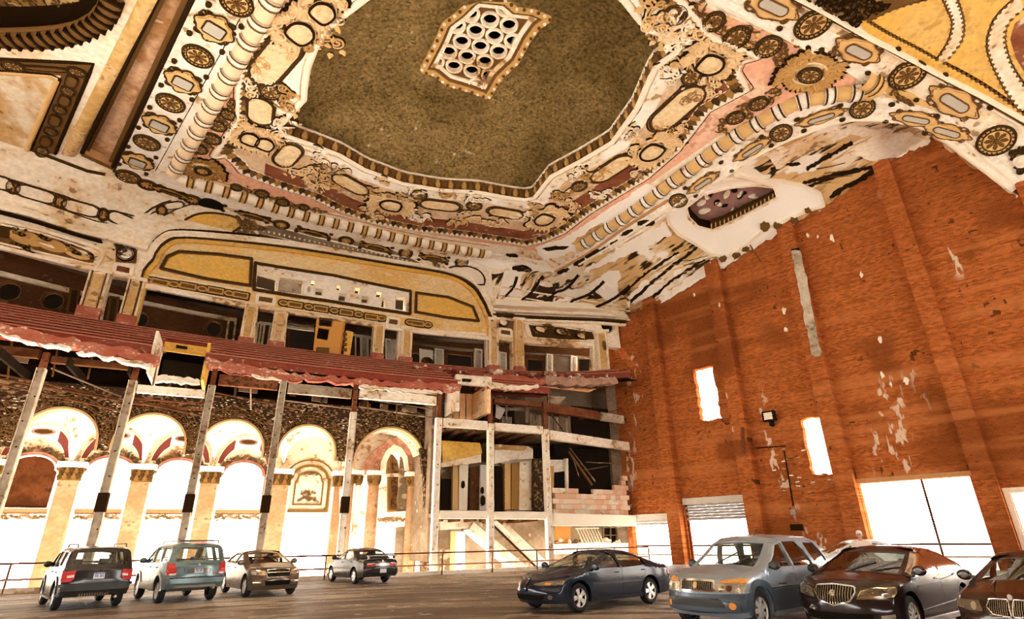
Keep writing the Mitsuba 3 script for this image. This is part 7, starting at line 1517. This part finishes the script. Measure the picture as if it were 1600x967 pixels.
for sg in (1, -1):
    q = affinity.scale(Polygon([(.04, .58), (.30, .60), (.38, .68), (.34, .755), (.06, .755)]), sg, 1, origin=(0, 0)).buffer(.012)
    k_ = c.facing(q.buffer(.02), 'm_chrome', 'grille', .03, both=False); c.facing(q, 'm_black', 'grille_opening', .012, both=False, base=.024)
    for j in range(9): x = sg*(.065+.035*j); c.facing(sbox(x-.008, .57, x+.008, .77).intersection(q), 'm_lampdark', 'grille_bar', .02, both=False, base=.03)
c.facing(Point(0, .81).buffer(.04), 'm_chrome', 'badge', .02, both=False, base=.005)
c.facing(Polygon([(.48, .60), (.85, .60), (1.06, .68), (1.02, .76), (.55, .75)]), 'm_lampdark', 'headlight', .02); c.facing(Point(.66, .675).buffer(.06), 'm_lamp', 'headlight_bulb', .01, base=.02); c.facing(Polygon([(-.55, .30), (.55, .30), (.6, .44), (-.6, .44)]), 'm_black', 'lower_grille', .008, both=False)
for sg in (1, -1): c.add(tube(np.array([(2.05, sg*.25, .84), (1.6, sg*.42, .925), (1.0, sg*.52, .985)]), .012, 5), 'm_pbmw', 'hood_crease', warp=True)
# ---- black boxy SUV, rear towards us
def suv_rear(xr, roof, bl): pass
xf, wb, L = 2.12, 2.635, 4.40; xr = xf-L; roof = 1.64
top = [(xf, .60), (xf-.02, .85), (xf-.10, 1.0), (xf-.6, 1.06), (.95, 1.10), (.48, 1.52), (.2, 1.60), (-.6, roof), (-1.6, 1.62), (-1.98, 1.58), (-2.20, 1.08), (xr+.04, 1.02), (xr, .80)]
out = top+[(xr-.0, .50), (xr+.10, .36), (-wb/2, .30), (wb/2, .30), (xf-.12, .30), (xf-.02, .40)]
c = car('suv_car', 'black boxy SUV seen from behind at the far left of the deck', (-3.684, 22.587), 1.884, .945, L, 1.75, roof, wb, {'top': top}, 1.08, 'm_pblack', r=.345, fo=xf, nose=.15, tail=.12, taper=.05, tumble=.15, rnd=.10)
w1 = [(.78, 1.10), (.42, 1.47), (-.08, 1.52), (-.10, 1.09)]; w2 = [(-.18, 1.09), (-.16, 1.525), (-.86, 1.52), (-1.0, 1.09)]; w3 = [(-1.12, 1.12), (-1.05, 1.51), (-1.62, 1.50), (-1.78, 1.14)]
c.build(out, [(.85, .45), (.9, 1.06), (.46, 1.48), (-.6, 1.59), (-1.95, 1.54), (-2.1, 1.1), (-2.1, .6), (-1.9, .45)], [w1, w2, w3], ((.95, 1.10), (.48, 1.52)), ((-2.17, 1.14), (-2.0, 1.54)), [[(.9, .40), (.92, 1.06), (.46, 1.53), (-.1, 1.57), (-.13, .40)], [(-.14, .40), (-.11, 1.57), (-.9, 1.565), (-1.05, 1.08), (-.95, .70), (-.92, .40)]], glass2='m_glassdk', wheel='seven')
c.mirror(.72, 1.14, 'm_trim'); c.handles([(-.02, .95), (-.85, .95)])
c.facing(sbox(.66, .74, .98, 1.04), 'm_redlamp', 'tail_light', .025, front=False); c.facing(sbox(.68, .86, .86, .93), 'm_whitelamp', 'reverse_lamp', .006, front=False, base=.026)
c.facing(Polygon([(-.86, .36), (.86, .36), (.88, .68), (-.88, .68)]), 'm_trim', 'bumper', .07, front=False, both=False); c.facing(sbox(-.86, .66, .86, .69), 'm_trim', 'bumper_step', .09, front=False, both=False)
for j in range(12): x = -.36+.065*j; c.facing(Polygon([(x, .35), (x+.035, .35), (x+.055, .43), (x+.02, .43)]), 'm_chrome', 'skid_bar', .02, front=False, both=False, base=.07)
c.plate(.86, False); c.facing(sbox(-.30, .76, .30, .96), 'm_trim', 'plate_recess', .008, front=False, both=False)
tm = meshkit.text_mesh('Jeep', .05, .008); tb = tm.bounds; tm.apply_translation((-(tb[0, 0]+tb[1, 0])/2, 0, 0)); V = tm.vertices.copy(); c.add(trimesh.Trimesh(np.column_stack([np.full(len(V), 0)+c.xface(.97+V[:, 1], False)-.012-V[:, 2], -V[:, 0]-.02, .985+V[:, 1]]), tm.faces, process=False), 'm_chrome', 'lettering', smooth=False)
c.facing(affinity.rotate(affinity.scale(Point(-.36, 1.0).buffer(1, 6), .05, .012), 14), 'm_chrome', 'tailgate_badge', .012, front=False, both=False); c.side(sbox(-.95, .26, .95, .31), 'm_steel', 'side_step', .06)
for sg in (1, -1): c.add(tube(np.array([(.1, sg*.62, 1.60), (0, sg*.62, 1.68), (-1.7, sg*.62, 1.68), (-1.8, sg*.62, 1.60)]), .02, 6), 'm_trim', 'roof_rail', warp=False)
c.add(bar((-2.19, -.1, 1.16), (-2.13, .30, 1.22), .02), 'm_trim', 'rear_wiper', warp=False); c.add(tube(np.array([(-2.2, -.55, .30), (-2.0, -.55, .30)]), .04, 8), 'm_chrome', 'exhaust', warp=False)
for xw in (wb/2, -wb/2): c.side(Point(xw, c.r+.01).buffer(.50, 10).difference(Point(xw, c.r+.01).buffer(.41, 10)).intersection(sbox(xw-.6, .33, xw+.6, 1.2)), 'm_pblack', 'wheel_arch_trim', .03)
# ---- teal SUV, rear towards us
xf, wb, L = 2.15, 2.62, 4.44; xr = xf-L; roof = 1.72
top = [(xf, .60), (xf-.03, .85), (xf-.12, 1.0), (xf-.6, 1.09), (1.0, 1.14), (.40, 1.58), (.1, 1.67), (-.6, roof), (-1.6, 1.71), (-1.95, 1.66), (-2.20, 1.12), (xr+.03, 1.05), (xr, .80)]
out = top+[(xr-.0, .56), (xr+.10, .42), (-wb/2, .34), (wb/2, .34), (xf-.12, .32), (xf-.02, .42)]
c = car('suv_car', 'teal SUV seen from behind between the black SUV and the bronze sedan', (-1.228, 23.019), 1.887, .935, L, 1.78, roof, wb, {'top': top}, 1.12, 'm_pteal', r=.355, fo=xf, nose=.22, tail=.14, taper=.06, tumble=.17, rnd=.12)
w1 = [(.82, 1.14), (.36, 1.53), (-.08, 1.59), (-.10, 1.13)]; w2 = [(-.18, 1.13), (-.16, 1.595), (-.86, 1.59), (-1.02, 1.13)]; w3 = [(-1.14, 1.16), (-1.02, 1.58), (-1.60, 1.575), (-1.85, 1.18)]
c.build(out, [(.9, .48), (.95, 1.1), (.38, 1.54), (-.6, 1.67), (-1.9, 1.62), (-2.1, 1.14), (-2.1, .65), (-1.9, .48)], [w1, w2, w3], ((1.0, 1.14), (.40, 1.58)), ((-2.17, 1.17), (-1.97, 1.62)), [[(.95, .44), (.97, 1.10), (.38, 1.60), (-.1, 1.645), (-.13, .44)], [(-.14, .44), (-.11, 1.645), (-.9, 1.64), (-1.08, 1.12), (-.95, .74), (-.92, .44)]], wheel='six')
c.mirror(.76, 1.18); c.handles([(-.02, 1.0), (-.85, 1.0)])
c.facing(Polygon([(.72, .82), (1.0, .82), (1.04, 1.16), (.80, 1.16)]), 'm_redlamp', 'tail_light', .025, front=False); c.facing(sbox(.74, .82, .98, .88), 'm_whitelamp', 'reverse_lamp', .006, front=False, base=.026)
c.facing(Polygon([(-.80, .50), (.80, .50), (.84, .70), (-.84, .70)]), 'm_pteal', 'bumper', .08, front=False, both=False); c.facing(sbox(-.82, .70, .82, .735), 'm_trim', 'bumper_step', .07, front=False, both=False); c.facing(Polygon([(-.66, .44), (.66, .44), (.60, .50), (-.60, .50)]), 'm_silver', 'bumper_strip', .06, front=False, both=False)
c.facing(Polygon([(-.46, .84), (.46, .84), (.50, .98), (.44, 1.0), (-.44, 1.0), (-.50, .98)]).difference(Polygon([(-.40, .85), (.40, .85), (.42, .955), (-.42, .955)])), 'm_pteal', 'plate_surround', .03, front=False, both=False); c.facing(sbox(-.40, .85, .40, .955), 'm_lampdark', 'plate_recess', .006, front=False, both=False); c.plate(.905, False, hh=.13, w=.30)
c.facing(Point(0, 1.065).buffer(.045), 'm_chrome', 'tailgate_badge', .015, front=False, both=False); c.facing(sbox(-.72, .80, -.46, .815), 'm_chrome', 'badge_strip', .01, front=False, both=False)
c.facing(sbox(-.17, 1.64, .17, 1.675), 'm_redlamp', 'brake_lamp', .03, front=False, both=False) if False else c.add(box((-2.0, 0, 1.675), (.06, .36, .035)), 'm_redlamp', 'brake_lamp', warp=False)
for sg in (1, -1): c.add(tube(np.array([(.1, sg*.62, 1.67), (0, sg*.62, 1.75), (-1.7, sg*.62, 1.76), (-1.8, sg*.62, 1.68)]), .022, 6), 'm_silver', 'roof_rail', warp=False)
for x in (-.2, -1.3): c.add(bar((x, -.62, 1.76), (x, .62, 1.76), .035), 'm_trim', 'roof_bar', warp=False)
c.side(Polygon([(.95, .38), (-.95, .38), (-.95, .52), (.95, .52)]), 'm_silver', 'door_cladding', .025); c.add(tube(np.array([(-2.25, -.55, .40), (-2.0, -.55, .40)]), .045, 8), 'm_chrome', 'exhaust', warp=False)
for xw in (wb/2, -wb/2): c.side(Point(xw, c.r+.01).buffer(.51, 10).difference(Point(xw, c.r+.01).buffer(.42, 10)).intersection(sbox(xw-.6, .36, xw+.6, 1.2)), 'm_silver', 'wheel_arch_trim', .03)
# ---- bronze sedan facing us
xf, wb, L = 2.40, 2.85, 4.87; xr = xf-L; roof = 1.45
cowl, wt_, rr, bb_ = (1.22, 1.03), (.28, 1.37), (-1.05, 1.38), (-1.95, 1.10)
out, top = sedan_geo(xf, xr, (.82, .91, .96), cowl, wt_, roof, rr, bb_, (-2.2, 1.08), 1.03, wb)
c = car('sedan_car', 'bronze sedan with a split chrome grille facing us beside the teal SUV', (1.304, 23.781), -1.337, .925, L, 1.79, roof, wb, {'top': top}, 1.01, 'm_pbronze', r=.335, fo=xf, nose=.30, taper=.10, tumble=.23)
wf = [(1.04, 1.03), (.28, 1.33), (-.1, 1.375), (-.16, 1.01)]; wr = [(-.24, 1.005), (-.18, 1.38), (-.82, 1.365), (-1.22, 1.24), (-1.30, 1.04)]
c.build(out, cabin_of(cowl, wt_, roof, rr, bb_, 1.01), [wf, wr], (cowl, wt_), (bb_, rr), [[(1.08, .32), (1.14, .99), (.30, 1.39), (-.16, 1.425), (-.20, .32)], [(-.21, .32), (-.17, 1.425), (-.88, 1.41), (-1.32, 1.26), (-1.42, 1.0), (-1.05, .68), (-1.0, .32)]])
c.mirror(.92, 1.06); c.handles([(0, .88), (-1.05, .90)])
for z0, z1, w_ in ((.775, .84, .46), (.62, .74, .50)):
    q = Polygon([(-w_, z1), (w_, z1), (w_*.93, z0), (-w_*.93, z0)]); c.facing(q.buffer(.018), 'm_chrome', 'grille', .025, both=False); c.facing(q, 'm_black', 'grille_opening', .01, both=False, base=.02)
    for j in range(3): c.facing(sbox(-w_*.9, z0+.012+.02*j, w_*.9, z0+.018+.02*j), 'm_trim', 'grille_bar', .01, both=False, base=.026)
c.facing(sbox(-.09, .745, .09, .77).union(sbox(-.035, .735, .035, .785)), 'm_gold', 'badge', .03, both=False, base=.01)
c.facing(Polygon([(.54, .68), (.82, .68), (1.02, .76), (1.10, .88), (.85, .88), (.55, .82)]), 'm_lamp', 'headlight', .025); c.facing(Point(.72, .76).buffer(.055), 'm_amber', 'headlight_bulb', .008, base=.026); c.facing(Point(.86, .79).buffer(.05), 'm_chrome', 'headlight_bulb', .008, base=.026)
c.facing(Polygon([(-.46, .36), (.46, .36), (.50, .50), (-.50, .50)]), 'm_black', 'lower_grille', .012, both=False); c.facing(Polygon([(.62, .42), (.88, .43), (.90, .49), (.62, .49)]), 'm_lamp', 'fog_lamp', .015); c.facing(sbox(-.85, .32, .85, .34), 'm_trim', 'bumper_strip', .03, both=False)
# ---- small dark sedan at the back with a boot spoiler
xf, wb, L = 2.07, 2.465, 4.42; xr = xf-L; roof = 1.39
cowl, wt_, rr, bb_ = (1.0, .96), (.22, 1.30), (-.98, 1.31), (-1.58, 1.0)
out, top = sedan_geo(xf, xr, (.72, .80, .87), cowl, wt_, roof, rr, bb_, (-1.75, .985), .96, wb)
c = car('sedan_car', 'small charcoal sedan with a boot spoiler driving away near the far rail', (5.609, 27.568), 1.82, .949, L, 1.69, roof, wb, {'top': top}, .94, 'm_pcharcoal', r=.30, fo=xf, nose=.25, tail=.14, taper=.07, tumble=.22)
wf = [(.84, .96), (.24, 1.26), (-.08, 1.31), (-.12, .94)]; wr = [(-.20, .935), (-.16, 1.31), (-.72, 1.295), (-1.05, 1.16), (-1.14, .96)]
c.build(out, cabin_of(cowl, wt_, roof, rr, bb_, .94), [wf, wr], (cowl, wt_), (bb_, rr), [[(.88, .32), (.94, .92), (.25, 1.32), (-.12, 1.36), (-.16, .32)], [(-.17, .32), (-.13, 1.36), (-.78, 1.345), (-1.12, 1.18), (-1.22, .94), (-.92, .62), (-.88, .32)]], wheel='six')
c.mirror(.74, .99, 'm_trim'); c.handles([(0, .82), (-.95, .84)], 'm_trim')
c.facing(sbox(.44, .68, .84, .82), 'm_redlamp', 'tail_light', .02, front=False); c.facing(sbox(.46, .78, .82, .82), 'm_whitelamp', 'reverse_lamp', .006, front=False, base=.021); c.facing(sbox(-.42, .69, .42, .79), 'm_silver', 'reflector_panel', .015, front=False, both=False)
c.facing(Polygon([(-.82, .34), (.82, .34), (.84, .60), (-.84, .60)]), 'm_pcharcoal', 'bumper', .07, front=False, both=False); c.plate(.50, False, y=-.0) if False else c.facing(sbox(-.16, .42, .16, .58), 'm_plate', 'licence_plate', .02, front=False, both=False, base=.07)
c.facing(Point(0, .88).buffer(.045), 'm_chrome', 'boot_badge', .012, front=False, both=False)
sp_ = cat(box((xr+.16, 0, 1.075), (.22, 1.36, .035)), box((xr+.18, .62, 1.01), (.16, .05, .12)), box((xr+.18, -.62, 1.01), (.16, .05, .12))); c.add(sp_, 'm_pcharcoal', 'spoiler', warp=False)
c.add(tube(np.array([(xr+.0, -.45, .27), (xr+.3, -.45, .27)]), .03, 8), 'm_chrome', 'exhaust', warp=False); c.side(Polygon([(.9, .56), (-.9, .56), (-.9, .60), (.9, .60)]), 'm_trim', 'side_moulding', .015)
# ---- white sedan far behind
xf, wb, L = 2.30, 2.7, 4.7; xr = xf-L; roof = 1.42
cowl, wt_, rr, bb_ = (1.1, .98), (.22, 1.34), (-1.10, 1.345), (-1.9, 1.06)
out, top = sedan_geo(xf, xr, (.74, .84, .92), cowl, wt_, roof, rr, bb_, (-2.1, 1.05), 1.01, wb)
WC = onz(1318, 889, 0)
c = car('sedan_car', 'white sedan parked far behind the maroon sedan, only its roof showing', (float(WC[0])-6.5, float(WC[1])-5.2), 2.5, .95, L, 1.8, roof, wb, {'top': top}, .98, 'm_pwhite', r=.33, fo=xf, nose=.35, taper=.11, tumble=.24)
wf = [(.92, .99), (.22, 1.30), (-.12, 1.335), (-.20, .97)]; wr = [(-.28, .965), (-.22, 1.335), (-.85, 1.33), (-1.22, 1.20), (-1.30, 1.00)]
c.build(out, cabin_of(cowl, wt_, roof, rr, bb_, .98), [wf, wr], (cowl, wt_), (bb_, rr), [[(1.0, .32), (1.06, .95), (.24, 1.36), (-.20, 1.385), (-.24, .32)], [(-.25, .32), (-.21, 1.385), (-.90, 1.37), (-1.34, 1.22), (-1.42, .98), (-1.02, .66), (-.98, .32)]])
c.mirror(.8, 1.03); c.handles([(0, .86), (-1.05, .88)])
c.facing(Polygon([(.5, .64), (.95, .66), (1.02, .76), (.55, .74)]), 'm_lamp', 'headlight', .02)
# ---------------------------------------------------------------- the figure standing by the big opening, seen over the cars
def sph(p, r): return m3.Manifold.sphere(r, 16).translate(list(map(float, p)))
def bone(a, ra_, b, rb_): return m3.Manifold.batch_hull([sph(a, ra_), sph(b, rb_)])
def soft(ms, e, it=8):
    M = ms[0]
    for q in ms[1:]: M = M+q
    q = M.refine_to_length(e).to_mesh(); t = trimesh.Trimesh(q.vert_properties[:, :3], q.tri_verts, process=True)
    trimesh.smoothing.filter_taubin(t, iterations=it); return t
dq = ray(1341, 829); PD = (1.70-EYE[2])/dq[2] if dq[2] > .002 else 24.0; PD = float(np.clip(PD, 19, 25)); pp_ = EYE+dq*PD
hgt = float(pp_[2])
diffuse('m_skin', (0.62, 0.38, 0.27)); diffuse('m_shirt', (0.86, 0.72, 0.66)); diffuse('m_jeans', (0.12, 0.14, 0.20)); diffuse('m_hair', (0.06, 0.04, 0.03)); diffuse('m_cap', (0.85, 0.80, 0.78))
k0 = hgt/1.75
body = [bone((-.09, 0, .95), .11, (-.10, .01, .52), .065), bone((-.10, .01, .52), .062, (-.10, -.02, .09), .042), bone((.09, 0, .95), .11, (.11, .02, .52), .065), bone((.11, .02, .52), .062, (.12, .0, .09), .042),
        bone((-.10, -.02, .05), .04, (-.11, .13, .035), .034), bone((.12, 0, .05), .04, (.13, .15, .035), .034),
        m3.Manifold.batch_hull([sph((-.09, 0, .96), .12), sph((.09, 0, .96), .12), sph((0, 0, 1.10), .13)]), m3.Manifold.batch_hull([sph((-.05, 0, 1.08), .115), sph((.05, 0, 1.08), .115), sph((-.13, 0, 1.38), .085), sph((.13, 0, 1.38), .085)]),
        bone((0, 0, 1.42), .06, (0, .015, 1.52), .052)]
for sx in (-1, 1):
    sh, el, wr_ = (sx*.19, 0, 1.40), (sx*.25, -.02, 1.13), (sx*.24, .10, .90)
    body += [bone(sh, .062, el, .042), bone(el, .040, wr_, .028), bone(wr_, .027, (sx*.24, .13, .82), .036)]
    for j in range(4): a = (sx*(.24+.012*(j-1.5)), .115+.015*j, .80); b_ = (sx*(.235+.012*(j-1.5)), .125+.015*j, .745-.008*abs(j-1.5)); body += [bone(a, .010, b_, .009), bone(b_, .009, (b_[0]-sx*.015, b_[1]+.005, b_[2]-.03), .008)]
    body += [bone((sx*.22, .14, .83), .011, (sx*.20, .165, .78), .009)]
hd = [m3.Manifold.batch_hull([sph((0, -.015, 1.645), .088), sph((0, .03, 1.61), .07), sph((0, .045, 1.565), .042)]), bone((0, .095, 1.63), .012, (0, .118, 1.60), .015), bone((-.025, .078, 1.565), .010, (.025, .078, 1.565), .010), sph((.085, 0, 1.62), .022), sph((-.085, 0, 1.62), .022)]
PM = np.eye(4); ca = math.radians(120); PM[:3, :3] = np.array([[math.cos(ca), -math.sin(ca), 0], [math.sin(ca), math.cos(ca), 0], [0, 0, 1]])*k0; PM[:3, 3] = [pp_[0], pp_[1], 0]
pk = thing('person', 'person in a pale pink shirt and light cap by the widest bright opening', 'person')
put('body', soft(body+hd, .022), 'm_skin', pk, smooth=True, tw=PM)
shirt = [m3.Manifold.batch_hull([sph((-.09, 0, .98), .135), sph((.09, 0, .98), .135), sph((0, 0, 1.10), .14)]), m3.Manifold.batch_hull([sph((-.05, 0, 1.08), .13), sph((.05, 0, 1.08), .13), sph((-.14, 0, 1.38), .10), sph((.14, 0, 1.38), .10)])]+[bone((sx*.19, 0, 1.40), .078, (sx*.235, -.012, 1.20), .062) for sx in (-1, 1)]
put('shirt', soft(shirt, .03), 'm_shirt', pk, smooth=True, tw=PM)
put('trousers', soft([bone((-.09, 0, .93), .128, (-.10, .01, .52), .082), bone((-.10, .01, .52), .08, (-.10, -.02, .12), .062), bone((.09, 0, .93), .128, (.11, .02, .52), .082), bone((.11, .02, .52), .08, (.12, 0, .12), .062)], .03), 'm_jeans', pk, smooth=True, tw=PM)
put('hair', soft([m3.Manifold.batch_hull([sph((0, -.03, 1.64), .088), sph((0, -.045, 1.58), .06)])], .02), 'm_hair', pk, smooth=True, tw=PM)
put('cap', cat(soft([m3.Manifold.batch_hull([sph((0, -.012, 1.685), .084), sph((0, .0, 1.70), .07)])], .02), box((0, .12, 1.675), (.13, .11, .012))), 'm_cap', pk, smooth=30, tw=PM)
for sx in (-1, 1): put('eye', trimesh.creation.icosphere(1, .011).apply_translation((sx*.031, .085, 1.635)), 'm_hair', pk, tw=PM)
for sx in (-1, 1): put('shoe', soft([bone((sx*.11, -.04, .045), .048, (sx*.12, .14, .035), .04)], .02), 'm_trim', pk, smooth=True, tw=PM)
